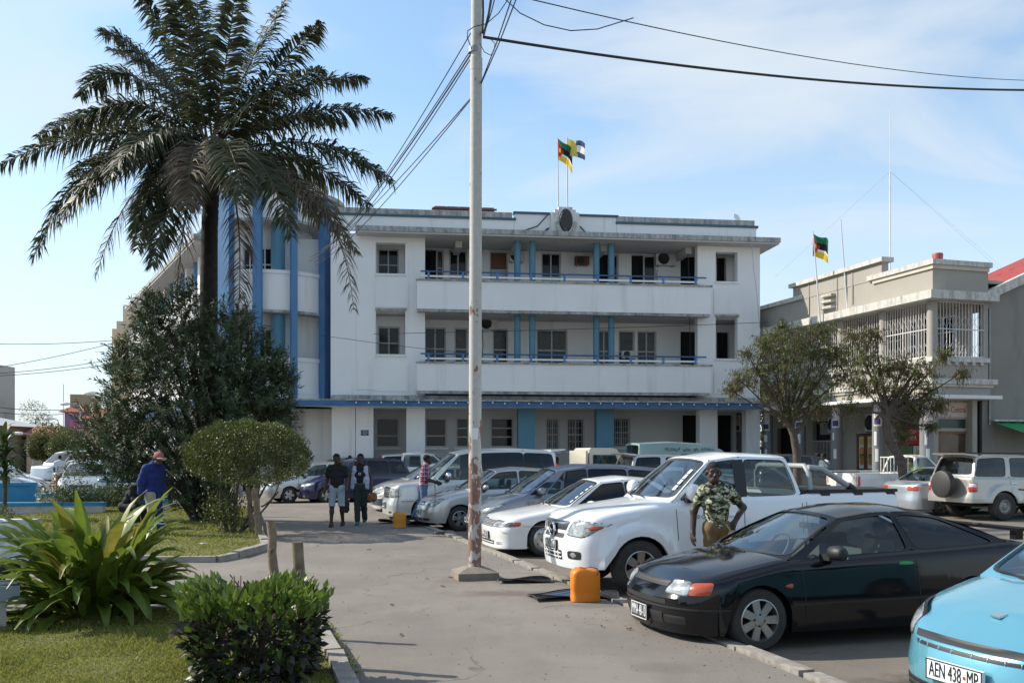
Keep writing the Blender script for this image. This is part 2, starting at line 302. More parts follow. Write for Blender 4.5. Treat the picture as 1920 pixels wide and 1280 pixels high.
# ------------------------------------------------------------------ main building
P0 = WP(620, HZ, 40.9).xy; P1 = WP(1425, HZ, 43.35).xy; FD = (P1-P0).normalized(); FN = Vector((-FD.y, FD.x)); FLEN = (P1-P0).length
def fa(px, d=0): q = P0+FN*d; k = (px-960)/FPX; return (k*q.y-q.x)/(FD.x-k*FD.y)
def fz(px, py, d=0): return CAMH-(py-HZ)/FPX*((P0+FN*d).y+fa(px, d)*FD.y)
FR = math.atan2(FD.y, FD.x)
HALL = thing('municipal_building', 'white three storey civic building with long balconies, blue columns and rounded corner tower', 'building', (P0.x, P0.y, 0), FR)
A = {k: fa(k) for k in (620, 705, 760, 797, 1308, 1342, 1383, 1425)}
ZC = fz(1020, 452)      # underside of main cornice
ZA = 3.95               # awning
F2s, F2t, F1s, F1t = fz(1020, 586, -.7), fz(1020, 531, -.7), fz(1020, 737, -.7), fz(1020, 683, -.7)   # balcony slab undersides and parapet tops
W2t, W2b, W1t, W1b = fz(730, 455), fz(730, 513), fz(730, 582), fz(730, 664)
bayL = [(A[705], A[760], W2b, W2t), (A[705], A[760], W1b, W1t)]; bayR = [(A[1342], A[1383], W2b, W2t), (A[1342], A[1383], W1b, W1t)]
wall(MB(), A[620], A[797], ZA, ZC+.1, 0, .4, bayL).build('front_wall', WHITE, HALL); wall(MB(), A[1308], A[1425], ZA, ZC+.1, 0, .4, bayR).build('front_wall', WHITE, HALL)
fo = [(A[705], A[760], 0, ZA-.3), (A[760]+.9, 99, 0, ZA-.3)]
D2 = 2.1
def op(x0, x1, y0, y1, d=D2): return (fa(x0, d), fa(x1, d), fz((x0+x1)/2, y1, d), fz((x0+x1)/2, y0, d))
FL2, FL1 = F2s+.25, F1s+.25      # floor levels
rows2 = [(797, 832, 'door'), (842, 876, 'w2'), (918, 953, 'half'), (1015, 1052, 'w2'), (1122, 1160, 'door2'), (1184, 1230, 'door2'), (1276, 1305, 'open'), (1344, 1362, 'open')]
rows1 = [(796, 836, 'w3'), (852, 877, 'w3n'), (924, 953, 'w3n'), (1006, 1064, 'wide'), (1122, 1144, 'w3'), (1160, 1190, 'ac'), (1195, 1231, 'w3'), (1276, 1308, 'open'), (1344, 1368, 'open')]
o2 = [(fa(a, D2), fa(b, D2), FL2+(.05 if k != 'half' else .4), fz(1020, 473, D2)) for a, b, k in rows2]
o1 = [(fa(a, D2), fa(b, D2), FL1+.05, fz(1020, 617, D2)) for a, b, k in rows1]
lb2 = (fa(708, 1.2), fa(748, 1.2), W2b-.1, fz(730, 466, 1.2)); lb1 = (fa(708, 1.2), fa(750, 1.2), W1b-.1, fz(730, 612, 1.2))
mb = MB(); wall(mb, A[797]-.6, A[1425]-.4, ZA, ZC+.1, D2, D2+.3, o2+o1); wall(mb, A[620], A[797]-.6, ZA, ZC+.1, 1.2, 1.5, [lb2, lb1]); mb.box(A[797]-.6, A[797]-.35, 1.2, D2, ZA, ZC); mb.build('loggia_wall', WHITE, HALL)
gl = [(705, 748, 784, 838, 'g2'), (797, 837, 784, 838, 'g2'), (855, 879, 783, 838, 'g3'), (920, 963, 783, 838, 'g3'), (1024, 1049, 784, 845, 'bar'), (1063, 1096, 784, 845, 'bar'), (1150, 1182, 783, 838, 'bar2'), (1280, 1311, 778, 878, 'dark'), (1346, 1374, 778, 900, 'dark')]
og = [op(a, b, c, d) for a, b, c, d, k in gl]
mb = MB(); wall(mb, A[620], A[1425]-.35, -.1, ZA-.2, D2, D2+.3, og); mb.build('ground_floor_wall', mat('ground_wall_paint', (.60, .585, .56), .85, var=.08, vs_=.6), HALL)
# right end wall with loggia openings, back wall, flat roof, inner floors
mb = MB(); M90 = Matrix.Rotation(math.pi/2, 4, 'Z')
def sidewall(mb, x0, x1, y0, y1, z0, z1, ops):
    t = MB(); wall(t, y0, y1, z0, z1, 0, x1-x0, ops); mb.add([(x1-p[1], p[0], p[2]) for p in t.v], t.f)
sidewall(mb, A[1425]-.35, A[1425], .4, 12, ZA, ZC+.1, [(.75, 1.9, W2b, W2t), (.75, 1.9, W1b, W1t)])
sidewall(mb, A[1425]-.35, A[1425], 3.0, 12, -.1, ZA-.2, [])
mb.box(A[620]-2, A[1425]-.35, 11.7, 12, -.1, ZC+.1); mb.build('end_wall', WHITE, HALL)
mb = MB()
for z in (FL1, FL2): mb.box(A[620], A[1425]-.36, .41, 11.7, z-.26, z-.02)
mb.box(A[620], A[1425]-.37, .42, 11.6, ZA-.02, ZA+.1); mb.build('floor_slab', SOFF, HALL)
B('room_partition', mat('inner_grey', (.16, .16, .165), .9), HALL, A[620]+.1, A[1425]-.4, 4.6, 4.7, 0, ZC)
# cornice
for a0, a1, b in ((666, 1448, 'cornice'),):
    B(b, GRIME, HALL, fa(a0, -.9), fa(1425)+.65, -.85, 12.2, ZC+.06, ZC+.27)
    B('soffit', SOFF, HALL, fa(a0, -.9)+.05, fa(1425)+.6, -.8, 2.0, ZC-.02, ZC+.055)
B('cornice_lip', GRIME, HALL, fa(672, -.3), fa(1432, -.3), -.45, 0, ZC+.273, ZC+.36)
# parapets
pt = lambda px, py: fz(px, py, .05)
def parapet(p0, p1, ytop, ycap):
    a, b = fa(p0, .05), fa(p1, .05); z = pt((p0+p1)/2, ytop)
    B('parapet', WHITE, HALL, a, b, .05, .3, ZC+.275, z); B('parapet_coping', TEAL, HALL, a-.05, b+.08, -.02, .36, z+.003, z+.10)
    if ycap: B('parapet_ridge', GRIME, HALL, a, b-.1, .0, .34, z+.103, z+.34)
parapet(622, 964, 408, 1); parapet(964.5, 1034, 402, 0); parapet(1086, 1156, 407, 0); parapet(1156.5, 1418, 424, 1)
mb = MB(); sidewall(mb, A[1425]-.45, A[1425]-.2, .3, 11.5, ZC+.275, pt(1400, 424), []); mb.box(A[620], A[1425]-.45, 11.3, 11.55, ZC+.275, pt(1400, 424)); mb.build('rear_parapet', WHITE, HALL)
# crest block
c0, c1 = fa(1033, -.1), fa(1086, -.1); cm = (c0+c1)/2; cw = c1-c0; zt = pt(1060, 391)
mb = MB(); mb.box(c0, c1, -.12, .5, ZC+.28, zt-.22); mb.box(c0+.17, c1-.17, -.17, .52, ZC+.281, zt-.1); mb.box(c0+.33, c1-.33, -.22, .54, ZC+.282, zt)
cb = mb.build('crest_block', mat('crest_stone', (.66, .65, .62), .85, stain=((.16, .155, .15), 2.5, .5, .72, .4)), HALL)
Mx = Matrix.Translation((cm+.02, -.22, zt-.60)) @ Matrix.Rotation(math.pi/2, 4, 'X')
mb = MB(); mb.lathe([(.0, .10), (.42, .08), (.5, 0)], 22, Mx @ Matrix.Diagonal((.62, 1.05, 1, 1))); mb.build('crest_disc', mat('dark_bronze', (.035, .033, .032), .5, var=.4, vs_=20, bump=.8, bs=20), cb)
mb = MB(); mb.tube([Vector((cm+.02+.43*math.cos(t), -.25, zt-.66+.6*math.sin(t))) for t in np.linspace(math.pi*1.0, math.pi*2.0, 15)], .07, 8); mb.build('crest_wreath', GRIME, cb)
mb = MB(); [mb.box(cm+.02+s*.3-.02, cm+.02+s*.3+.02, -.235, -.2, zt-1.55, zt-1.05) for s in (-1, 1)]; mb.build('crest_fluting', WHITE2, cb)
# balconies
for zs_, zt_, tag_ in ((F2s, F2t, 2), (F1s, F1t, 1)):
    a0, a1 = fa(782, -.7), fa(1333, -.7)
    bal = B('balcony', WHITE, HALL, a0, a1, -.72, -.56, zs_+.07, zt_); B('coping', GRIME, bal, a0-.06, a1+.06, -.78, -.5, zt_+.003, zt_+.07)
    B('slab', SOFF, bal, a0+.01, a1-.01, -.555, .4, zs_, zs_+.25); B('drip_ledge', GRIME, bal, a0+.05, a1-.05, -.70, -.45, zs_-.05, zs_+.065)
    for s in (a0, a1-.16): B('end_panel', WHITE, bal, s, s+.16, -.555, -.003, zs_+.255, zt_)
    r = MB().tube([(a0+.15, -.64, zt_+.42), (a1-.2, -.64, zt_+.42)], .035, 8).build('top_rail', mat('rail_blue', (.05, .13, .28), .5, var=.2), bal, smooth=60)
    B('lower_rail', WHITE2, bal, a0+.15, a1-.2, -.66, -.62, zt_+.17, zt_+.25)
    for k in range(9): x = a0+.5+(a1-a0-1.2)*k/8; B('rail_post', BLUE, bal, x-.05, x+.05, -.67, -.61, zt_+.05, zt_+.40)
for i, px in enumerate((970, 998, 1118, 1146)):
    for z0, z1 in ((FL2-.25, ZC), (FL1-.25, F2s)):
        MB().lathe([(.15, z0), (.145, z1)], 18, Matrix.Translation((fa(px, .1), .1, 0))).build('round_column', LBLUE, HALL, smooth=60)
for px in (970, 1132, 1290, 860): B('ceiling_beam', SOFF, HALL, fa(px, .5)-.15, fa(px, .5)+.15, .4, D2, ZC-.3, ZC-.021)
# spandrel panels of the window bays
for (a, b, zb, zt_) in bayL+bayR:
    B('window_sill', WHITE2, HALL, a-.04, b+.04, -.06, .38, zb-.09, zb-.002)
for a, b in ((A[705], A[760]), (A[1342], A[1383])):
    B('spandrel_panel', WHITE, HALL, a-.1, b+.12, -.035, -.001, W1t+.14, W2b-.35); B('spandrel_panel', WHITE, HALL, a-.1, b+.12, -.035, -.001, fz(730, 733), W1b-.35)
    B('head_mould', GRIME, HALL, a-.05, b+.05, -.05, -.002, W1t+.002, W1t+.09)
B('pilaster', WHITE, HALL, fa(669), fa(703), -.05, -.002, ZA+.6, ZC-.01)
# awning and ground floor arcade
aw0, aw1 = fa(640, -1.1), fa(1430, -1.1)
aw = B('street_canopy', WHITE, HALL, fa(545, -1.0), aw1, -1.1, D2, ZA-.2, ZA); B('canopy_fascia', mat('canopy_blue', (.055, .15, .31), .6, var=.3, vs_=2), aw, fa(545, -1.0), aw1+.02, -1.14, -1.103, ZA-.19, ZA+.05)
B('canopy_ridge', GRIME, aw, fa(545, -1.0), aw1, -1.10, -.9, ZA+.003, ZA+.12); B('base_band', GRIME, HALL, fa(620), fa(1425), -.1, -.002, ZA+.1, ZA+.35)
ZG = ZA-.2
for p0, p1, m, nm in ((667, 700, WHITE, 0), (762, 797, WHITE, 0), (972, 1003, LBLUE, 1), (1119, 1151, LBLUE, 1), (1312, 1345, WHITE, 0), (1399, 1425, WHITE, 0)):
    MB().box(fa(p0), fa(p1), .0, .55, -.1, ZG-.002).build('arcade_pillar', m, HALL)
B('plinth', GREYW, HALL, fa(622), fa(1424), 1.7, D2-.002, -.1, .25)
# windows
BARS = mat('window_bars', (.42, .42, .40), .6)
def window(par, a0, a1, z0, z1, y, nx, nz, pm=PANE, fm=FRAME, th=.07, dep=.1, bars=0, split=None):
    mb = MB(); mb.box(a0, a1, y, y+dep, z0, z0+th); mb.box(a0, a1, y, y+dep, z1-th, z1); mb.box(a0, a0+th, y, y+dep, z0+th, z1-th); mb.box(a1-th, a1, y, y+dep, z0+th, z1-th)
    xs = [a0+th+(a1-a0-2*th)*i/nx for i in range(nx+1)]; zz = [z0+th+(z1-z0-2*th)*(split[i] if split else i/nz) for i in range(nz+1)]
    for x in xs[1:-1]: mb.box(x-th*.45, x+th*.45, y+.005, y+dep-.01, z0+th, z1-th)
    for z in zz[1:-1]: mb.box(a0+th, a1-th, y+.012, y+dep-.015, z-th*.4, z+th*.4)
    o = mb.build('window', fm, par)
    for i in range(nx):
        for j in range(nz): B('pane', pm if not callable(pm) else pm(i, j), o, xs[i]+.02, xs[i+1]-.02, y+.045, y+.055, zz[j]+.02, zz[j+1]-.02)
    if bars:
        mb = MB()
        for i in range(bars): x = a0+th+(a1-a0-2*th)*(i+.5)/bars; mb.box(x-.012, x+.012, y-.03, y-.01, z0+.02, z1-.02)
        for z in np.linspace(z0+.15, z1-.15, 5): mb.box(a0+.02, a1-.02, y-.008, y-.001, z-.012, z+.012)
        mb.build('security_bars', BARS, o)
    return o
rp = lambda i, j: random.choice((PANE, PANE, PANE2))
for (a, b, k), (x0, x1, z0, z1) in zip(rows2, o2):
    if k == 'door': B('doorway_dark_sheet', DARK, HALL, x0+.3, x1, D2+.28, D2+.29, z0, z1); window(HALL, x1-.35, x1, z0+.5, z1, D2+.12, 1, 3, rp)
    elif k == 'w2': window(HALL, x0, x1, z0, z1, D2+.1, 2, 2, lambda i, j: PANE if j else PANE3, split=(0, .62, 1))
    elif k == 'half': window(HALL, x0, x1, z0, z1, D2+.1, 1, 2, lambda i, j: mat('brown_board', (.16, .07, .04), .7) if j else PANE3, split=(0, .68, 1))
    elif k == 'door2': B('doorway_dark_sheet', DARK, HALL, x0, x0+(x1-x0)*.5, D2+.28, D2+.29, z0, z1); window(HALL, x0+(x1-x0)*.5, x1, z0, z1, D2+.1, 1, 2, lambda i, j: PANE3 if (j == 0 and a < 1150) else PANE)
    else: B('doorway_dark_sheet', DARK, HALL, x0, x1, D2+.28, D2+.29, z0, z1)  # flat black sheet fills the opening as painted room darkness
for (a, b, k), (x0, x1, z0, z1) in zip(rows1, o1):
    if k == 'open': B('doorway_dark_sheet', DARK, HALL, x0, x1, D2+.28, D2+.29, z0, z1); continue
    window(HALL, x0, x1, z0, z1, D2+.1, {'w3n': 1, 'wide': 2, 'ac': 1}.get(k, 2), 3, rp)
for (x0, x1, z0, z1) in (lb2, lb1): window(HALL, x0, x1, z0, z1, 1.3, 2, 2, rp)
for (a, b, c, d, k), (x0, x1, z0, z1) in zip(gl, og):
    if k == 'dark': B('doorway_dark_sheet', DARK, HALL, x0, x1, D2+.28, D2+.29, z0, z1); continue
    window(HALL, x0, x1, z0, z1, D2+.08, 1 if 'bar' not in k else 2, 2 if k != 'g3' else 3, PANE, bars={'bar': 5, 'bar2': 7}.get(k, 0), split={'g2': (0, .38, 1)}.get(k))
    B('window_sill', WHITE2, HALL, x0-.08, x1+.08, D2-.1, D2-.002, z0-.12, z0-.002)
# ------------------------------------------------------------------ corner tower (part of the civic building): local to HALL
Rw = Matrix.Rotation(-FR, 4, 'Z')
def hl(X, Y): v = Rw @ Vector((X-P0.x, Y-P0.y, 0)); return v.xy
TC = hl(-11.05, 43.3); TR = 2.9
def ring(name, m, r0, r1, z0, z1, par=HALL, a0=0, a1=2*math.pi, n=56):
    full = a1-a0 > 6.2; prof = [(r0, z0), (r1, z0), (r1, z1), (r0, z1)]+([(r0, z0)] if r0 > 0 else [])
    return MB().lathe(prof, n, Matrix.Translation((TC.x, TC.y, 0)), a0, a1).build(name, m, par, smooth=35)
TY = 40.45; tz = lambda py: CAMH-(py-HZ)/FPX*TY
ring('tower_parapet', WHITE, TR-.18, TR, tz(580), tz(512)); ring('tower_coping', WHITE2, TR-.24, TR+.05, tz(512)+.003, tz(505)); ring('tower_ledge', GRIME, TR-.5, TR+.07, tz(585), tz(580)-.003)
ring('tower_parapet', WHITE, TR-.18, TR, tz(756), tz(676)); ring('tower_coping', WHITE2, TR-.24, TR+.05, tz(676)+.003, tz(668)); ring('tower_band', WHITE2, TR, TR+.03, tz(756), tz(735))
ring('tower_floor', SOFF, 0, TR-.185, tz(582), tz(575)); ring('tower_floor', SOFF, 0, TR-.185, tz(752), tz(742)); ring('tower_ceiling', SOFF, 0, TR-.05, tz(412), tz(408)-.01)
ring('tower_drum', WHITE, TR-.3, TR, tz(408), tz(358)); ring('tower_cornice', GRIME, 0, TR+.35, tz(358)+.003, tz(350)); ring('tower_attic', WHITE, 0, TR-.6, tz(350)+.003, tz(322)); ring('tower_cornice', GRIME, 0, TR-.4, tz(322)+.003, tz(315)); ring('tower_attic', WHITE, 0, TR-1.1, tz(315)+.003, tz(275)); ring('tower_cornice', WHITE2, 0, TR-.95, tz(275)+.003, tz(268))
MB().lathe([(TR-1.2, tz(268)+.003), (TR-1.35, tz(262)), (TR-1.8, tz(256)), (.16, tz(252)), (.16, tz(247)), (.06, tz(245)), (.05, tz(238)), (0, tz(237))], 32, Matrix.Translation((TC.x, TC.y, 0))).build('tower_dome', GRIME, HALL, smooth=40)
ring('tower_core', mat('tower_inner_wall', (.66, .66, .66), .85, var=.1), 0, 1.75, -.1, tz(408)); 
def tower_pt(px, r):
    k = (px-960)/FPX; best = None
    for i in range(720):
        a = math.pi+math.pi*i/720; X, Y = -11.05+r*math.cos(a), 43.3+r*math.sin(a); e = abs(X/Y-k)
        if best is None or e < best[0]: best = (e, a, X, Y)
    return best[1:]
def on_tower(name, m, px, r, w, d, z0, z1, par=HALL):
    a, X, Y = tower_pt(px, r); h = hl(X, Y); M = Matrix.Translation((h.x, h.y, 0)) @ Matrix.Rotation(a-FR+math.pi/2, 4, 'Z')
    return MB().box(-w/2, w/2, -d/2, d/2, z0, z1, M).build(name, m, par)
for px, w in ((610, .52), (551, .25), (483, .36), (424, .62), (407, .3)): on_tower('tower_fin', BLUE, px, TR+.16, w, .34, ZA+.02, tz(362))
for z0, z1 in ((tz(575), tz(412)), (tz(742), tz(585))):
    a, X, Y = tower_pt(521, 2.3); h = hl(X, Y); MB().lathe([(.31, z0), (.31, z1)], 20, Matrix.Translation((h.x, h.y, 0))).build('round_column', LBLUE, HALL, smooth=60)
for z0, z1 in ((tz(508), tz(455)), (tz(664), tz(610))):
    for px in (580, 497, 470):
        a, X, Y = tower_pt(px, 1.86); h = hl(X, Y); e = bpy.data.objects.new('window_bay', None)
        mbw = window(HALL, -.36, .36, z0-.3, z1, -.06, 2, 2, rp, dep=.12); mbw.location = (h.x, h.y, 0); mbw.rotation_euler = (0, 0, a-FR+math.pi/2)
# tower ground floor: doors between pillars under the canopy
ring('tower_canopy', WHITE, 0, TR+1.1, ZA-.2, ZA-.004); ring('canopy_fascia', MATS['canopy_blue'], TR+1.1, TR+1.14, ZA-.19, ZA+.05); ring('canopy_ridge', GRIME, TR+.9, TR+1.095, ZA-.003, ZA+.12)
for px in (560, 583, 606, 630, 500, 440): on_tower('door_frame', FRAME, px, 1.98, .16, .3, -.1, ZG-.005)
for px in (571, 595, 618, 530, 470): on_tower('entrance_door', PANE, px, 1.86, .78, .08, .05, ZG-.3)
for px in (655, 400): on_tower('arcade_pillar', WHITE, px, TR+.5, .5, .5, -.1, ZG-.005)
B('corner_wall', WHITE, HALL, fa(620)-2.4, fa(620), 1.4, 11.8, -.1, ZC+.1); B('corner_wall', WHITE, HALL, fa(622), fa(666), .005, D2-.01, -.1, ZG-.003)
# ------------------------------------------------------------------ left wing
WD = Vector((-.489, .872)).normalized(); W0 = hl(-13.35, 42.0); WA = math.atan2(WD.y, WD.x)-FR
wing = bpy.data.objects.new('left_wing', None); 
Mw = Matrix.Translation((W0.x, W0.y, 0)) @ Matrix.Rotation(WA+math.pi, 4, 'Z') @ Matrix.Translation((-24, 0, 0))   # local x along the wing (near end at x=24), +y into the building
def WB(name, m, *bx): return MB().box(*bx, M=Mw).build(name, m, HALL)
t = MB(); ow = [(24-3.2*i-2.2, 24-3.2*i-.9, f+.05, f+2.3) for i in range(7) for f in (FL1, FL2, .1)]; wall(t, 0, 24, -.1, ZC+.1, 2, 2.3, ow); MB().add([Mw @ Vector(p) for p in t.v], t.f).build('wing_wall', WHITE, HALL)
for i, (a, b, z0, z1) in enumerate(ow): MB().box(a, b, 2.1, 2.14, z0, z1, Mw).build('window', PANE, HALL)
for i in range(7): WB('wing_pier', WHITE, 24-3.4*i-.7, 24-3.4*i-.2, .0, .5, -.1, ZC)
for i in range(6):
    p = Mw @ Vector((24-3.4*i-2.0, .25, 0)); MB().lathe([(.22, FL2-.2), (.22, ZC)], 16, Matrix.Translation(p)).build('round_column', BLUE, HALL, smooth=60)
for zs_, zt_ in ((F2s, F2t), (F1s, F1t)):
    WB('wing_balcony', WHITE, 0, 22.6, -.7, -.55, zs_, zt_); WB('wing_slab', SOFF, 0, 22.6, -.549, 2, zs_, zs_+.25); WB('wing_rail', BLUE, 0, 22.6, -.66, -.6, zt_+.38, zt_+.45); WB('wing_rail', WHITE2, 0, 22.6, -.65, -.61, zt_+.15, zt_+.24)
WB('wing_cornice', GRIME, -.5, 23.8, -.9, 9, ZC+.06, ZC+.27); WB('wing_soffit', SOFF, -.4, 23.6, -.85, 2, ZC-.03, ZC+.055); WB('wing_parapet', WHITE, 0, 23, .0, .25, ZC+.273, ZC+1.0); WB('wing_coping', TEAL, -.1, 23, -.08, .33, ZC+1.003, ZC+1.12); WB('wing_canopy', MATS['canopy_blue'], 0, 24, -1.1, 2, ZA-.2, ZA)
WB('wing_end', WHITE, 0, .3, 2.31, 9, -.1, ZC+.05); WB('wing_back', WHITE, .31, 22, 8.7, 9, -.1, ZC+.05)
# ------------------------------------------------------------------ things fixed to the civic building
CASE = mat('ac_casing', (.62, .61, .57), .6, var=.12, vs_=4)
def ac(loc, rz, label, w=.8, h=.56, col=None):
    t = thing('air_conditioner', label, 'air conditioner', loc, rz, 'outdoor air conditioning units')
    MB().box(-w/2, w/2, -.28, 0, 0, h).build('casing', col or CASE, t)
    MB().lathe([(0, .004), (h*.38, .004), (h*.42, .02), (h*.45, 0)], 20, Matrix.Translation((-w*.12, -.28, h/2)) @ Matrix.Rotation(math.pi/2, 4, 'X')).build('fan_grille', BLACK, t, smooth=40)
    mb = MB(); [mb.box(x-.02, x+.02, -.3, 0, -.06, -.002) for x in (-w*.35, w*.35)]; mb.build('bracket', METAL, t); return t
def hw(a, y, z): v = HALL_M @ Vector((a, y, z)); return v
HALL_M = Matrix.Translation((P0.x, P0.y, 0)) @ Matrix.Rotation(FR, 4, 'Z')
ac(hw(fa(1246, D2), D2-.002, fz(1246, 499, D2)), FR, 'white outdoor air conditioning unit by the last door of the upper balcony', 1.0, .62)
ac(hw(fa(968, D2), D2-.002, fz(968, 492, D2)), FR, 'pale outdoor air conditioning unit behind the paired columns of the upper balcony', .7, .5)
ac(hw(fa(915, D2), D2-.002, fz(915, 619, D2)), FR, 'air conditioning unit high on the lower balcony wall beside the lamp post', .85, .56)
ac(hw(fa(1090, D2), D2-.002, fz(1090, 498, D2)), FR, 'brown window air conditioner on the upper balcony wall', .66, .40, mat('brown_ac', (.16, .065, .04), .7, var=.2))
ac(hw(fa(1175, D2), D2-.05, fz(1175, 672, D2)), FR, 'small air conditioner in the lower balcony window behind the railing', .6, .34)
o = tag(MB().box(-.17, .17, -.02, 0, -.12, .12).build('street_sign', mat('navy_sign', (.02, .035, .10), .5), None, hw(fa(684), -.002, fz(684, 811))), 'small navy blue sign on the white arcade pillar', 'sign'); o.rotation_euler = (0, 0, FR)
me = text_mesh('PRAÇA\nDO MUNICÍPIO\nBEIRA', .062, .002); me.transform(Matrix.Translation((0, -.024, 0)) @ Matrix.Rotation(math.pi/2, 4, 'X')); link('lettering', me, mat('sign_white', (.7, .72, .75), .6), o)
# string of bulbs on canopy edge
t = thing('string_lights', 'string of small white bulbs along the blue canopy edge', 'string lights', hw(fa(650, -1.2), -1.17, ZA-.02), FR); BULB = mat('bulb_glass', (.75, .76, .72), .25)
me = MB().lathe([(0, -.05), (.03, -.04), (.04, -.01), (.02, .03), (0, .035)], 8).mesh('bulb', 60); LN = fa(1425, -1.2)-fa(650, -1.2)
MB().tube(sag((0, 0, .04), (LN, 0, .04), .0, 30), .012, 5).build('wire', CABLE, t)
for i in range(34): link('bulb', me, BULB, t, (.4+LN*i/34.5, -.01, random.uniform(-.02, .02)))
# roof things: solar collector, dish, flagpoles, pigeons, cables
t = thing('solar_panel', 'row of roof solar panels on a red frame behind the parapet', 'solar panel', hw(fa(850, 2.5), 2.5, fz(850, 402, 2.5)), FR)
z = Matrix.Rotation(math.radians(12), 4, 'X')
for i in range(5): MB().box(-.9+.56*i, -.9+.56*i+.53, -.5, .5, .30, .34, z).build('panel', mat('solar_glass', (.12, .13, .16), .25), t)
mb = MB(); mb.box(-1, 2, -.55, -.5, .2, .29, z); mb.box(-1, 2, .5, .55, .2, .29, z); [mb.box(-.8+k, -.74+k, -.5, .5, -.9, .12) for k in (0, 1.2, 2.4)]; mb.build('red_frame', mat('red_oxide', (.10, .035, .03), .7), t)
t = thing('satellite_dish', 'small white satellite dish on the parapet corner', 'satellite dish', hw(fa(1383, .3), .25, fz(1383, 424, .3)), FR)
MB().tube([(0, 0, -.3), (0, 0, .3)], .02, 6).build('mast', METAL, t); Md = Matrix.Translation((-.08, -.05, .38)) @ Matrix.Rotation(math.radians(62), 4, 'X') @ Matrix.Rotation(.4, 4, 'Y')
MB().lathe([(0, -.06), (.12, -.045), (.21, 0), (.20, .012), (0, -.045)], 20, Md).build('reflector', WHITE2, t, smooth=60)
def flagmesh(w, h, cols, amp=.12, droop=.5, twist=.0):
    """waving cloth: local x along the fly, z up; returns colour-keyed meshes"""
    nu, nv = 18, 10; out = {}
    def P(u, v): x = u*w*(.86-.18*v*0); return Vector((x*.9, amp*math.sin(u*7+v*1.5)*(.3+u), -h*v-droop*u*u*h-.16*h*math.sin(u*5)*u+twist*u*v))
    for i in range(nu):
        for j in range(nv):
            u, v = (i+.5)/nu, (j+.5)/nv; out.setdefault(cols(u, v), MB()).quad(P(i/nu, j/nv), P((i+1)/nu, j/nv), P((i+1)/nu, (j+1)/nv), P(i/nu, (j+1)/nv))
    return out
FC = {'r': (.45, .02, .03), 'g': (.01, .16, .08), 'k': (.01, .01, .012), 'y': (.75, .48, .02), 'w': (.8, .8, .8), 'b': (.06, .09, .20), 'Y': (.62, .50, .10)}
def natflag(u, v):
    if u < .42*(1-abs(2*v-1)): return 'y' if (u/.42-.35)**2*1.2+(v-.5)**2 < .018 else 'r'
    return 'g' if v < .30 else 'w' if v < .35 else 'k' if v < .65 else 'w' if v < .70 else 'y'
def cityflag(u, v): return 'Y' if u < .5+.1*v else 'w' if abs(v-.5) < .16 else 'b'
def flag(base, top, label, w, h, fn, lean=(0, 0), rz=0, **k):
    t = thing('flagpole', label, 'flag', base, 0); L = top-base.z; dx, dy = lean
    MB().tube([(0, 0, 0), (dx*.5, dy*.5, L*.5), (dx, dy, L)], [.035, .03, .02], 8).build('pole', mat('pole_white', (.62, .62, .62), .5), t, smooth=60)
    if fn:
        e = None
        for c, mb in flagmesh(w, h, fn, **k).items():
            o = mb.build('flag_cloth', mat('flag_'+{'r': 'red', 'g': 'green', 'k': 'black', 'y': 'yellow', 'w': 'white', 'b': 'blue', 'Y': 'gold'}[c], FC[c], .8, transl=.4), t); o.location = (dx, dy, L-.1); o.rotation_euler = (0, 0, rz)
    return t
b1 = hw(fa(1047, .3), .3, zt-.2); flag(b1, fz(1047, 256, .3), 'flag of green, black, yellow and red on the thin crest flagpole', .95, .95, natflag, (-.04, 0), .2, droop=.75)
b2 = hw(fa(1064, .3), .3, zt-.2); flag(b2, fz(1064, 256, .3), 'yellow and blue flag flying on the other crest flagpole', 1.05, .75, cityflag, (-.02, 0), -.1, droop=.45)
def pigeon(loc, rz, label):
    t = tag(MB().lathe([(0, -.16), (.015, -.13), (.05, -.05), (.06, .03), (.045, .09), (.03, .11), (.036, .14), (.02, .17), (0, .19)], 10, Matrix.Rotation(math.radians(52), 4, 'Y')).build('pigeon', mat('pigeon_grey', (.07, .07, .08), .7), None, loc, smooth=60), label, 'pigeon'); t.rotation_euler = (0, 0, rz)
pigeon(hw(fa(1025, -.3), -.3, ZC+.44), .3, 'dark pigeon perched on the cornice at the left of the crest'); pigeon(hw(fa(1062, -.35), -.3, ZC+.44), FR+3, 'dark pigeon perched on the cornice below the bronze crest')
for pts, lab in (([(1028, 402), (1008, 424), (970, 437)], 'black cable sagging from the crest to the cornice'), ([(1087, 424), (1098, 436), (1108, 446)], 'short black cable sloping from the crest onto the cornice')):
    tag(MB().tube([hw(fa(x, -.08), -.08, fz(x, y, -.08)) for x, y in pts], .03, 6).build('cable', CABLE), lab, 'cable')

for x0, y0, x1, y1, d, lab in ((1290, 475, 1296, 760, -.02, 'thin cable hanging down the white pier right of the balconies'), (1406, 430, 1428, 640, -.9, 'pale loose cable slanting from the roof dish'), (905, 600, 905, 680, 2.05, 'dark conduit beside the balcony wall unit'), (1232, 505, 1232, 530, 2.05, 'short drain hose under the upper balcony unit')):
    tag(MB().tube([hw(fa(x0+(x1-x0)*k/8, d), d, fz(x0+(x1-x0)*k/8, y0+(y1-y0)*k/8, d))+Vector((.02*math.sin(k*1.7), 0, 0)) for k in range(9)], .014, 5).build('cable', CABLE if 'pale' not in lab else PANE3), lab, 'cable')
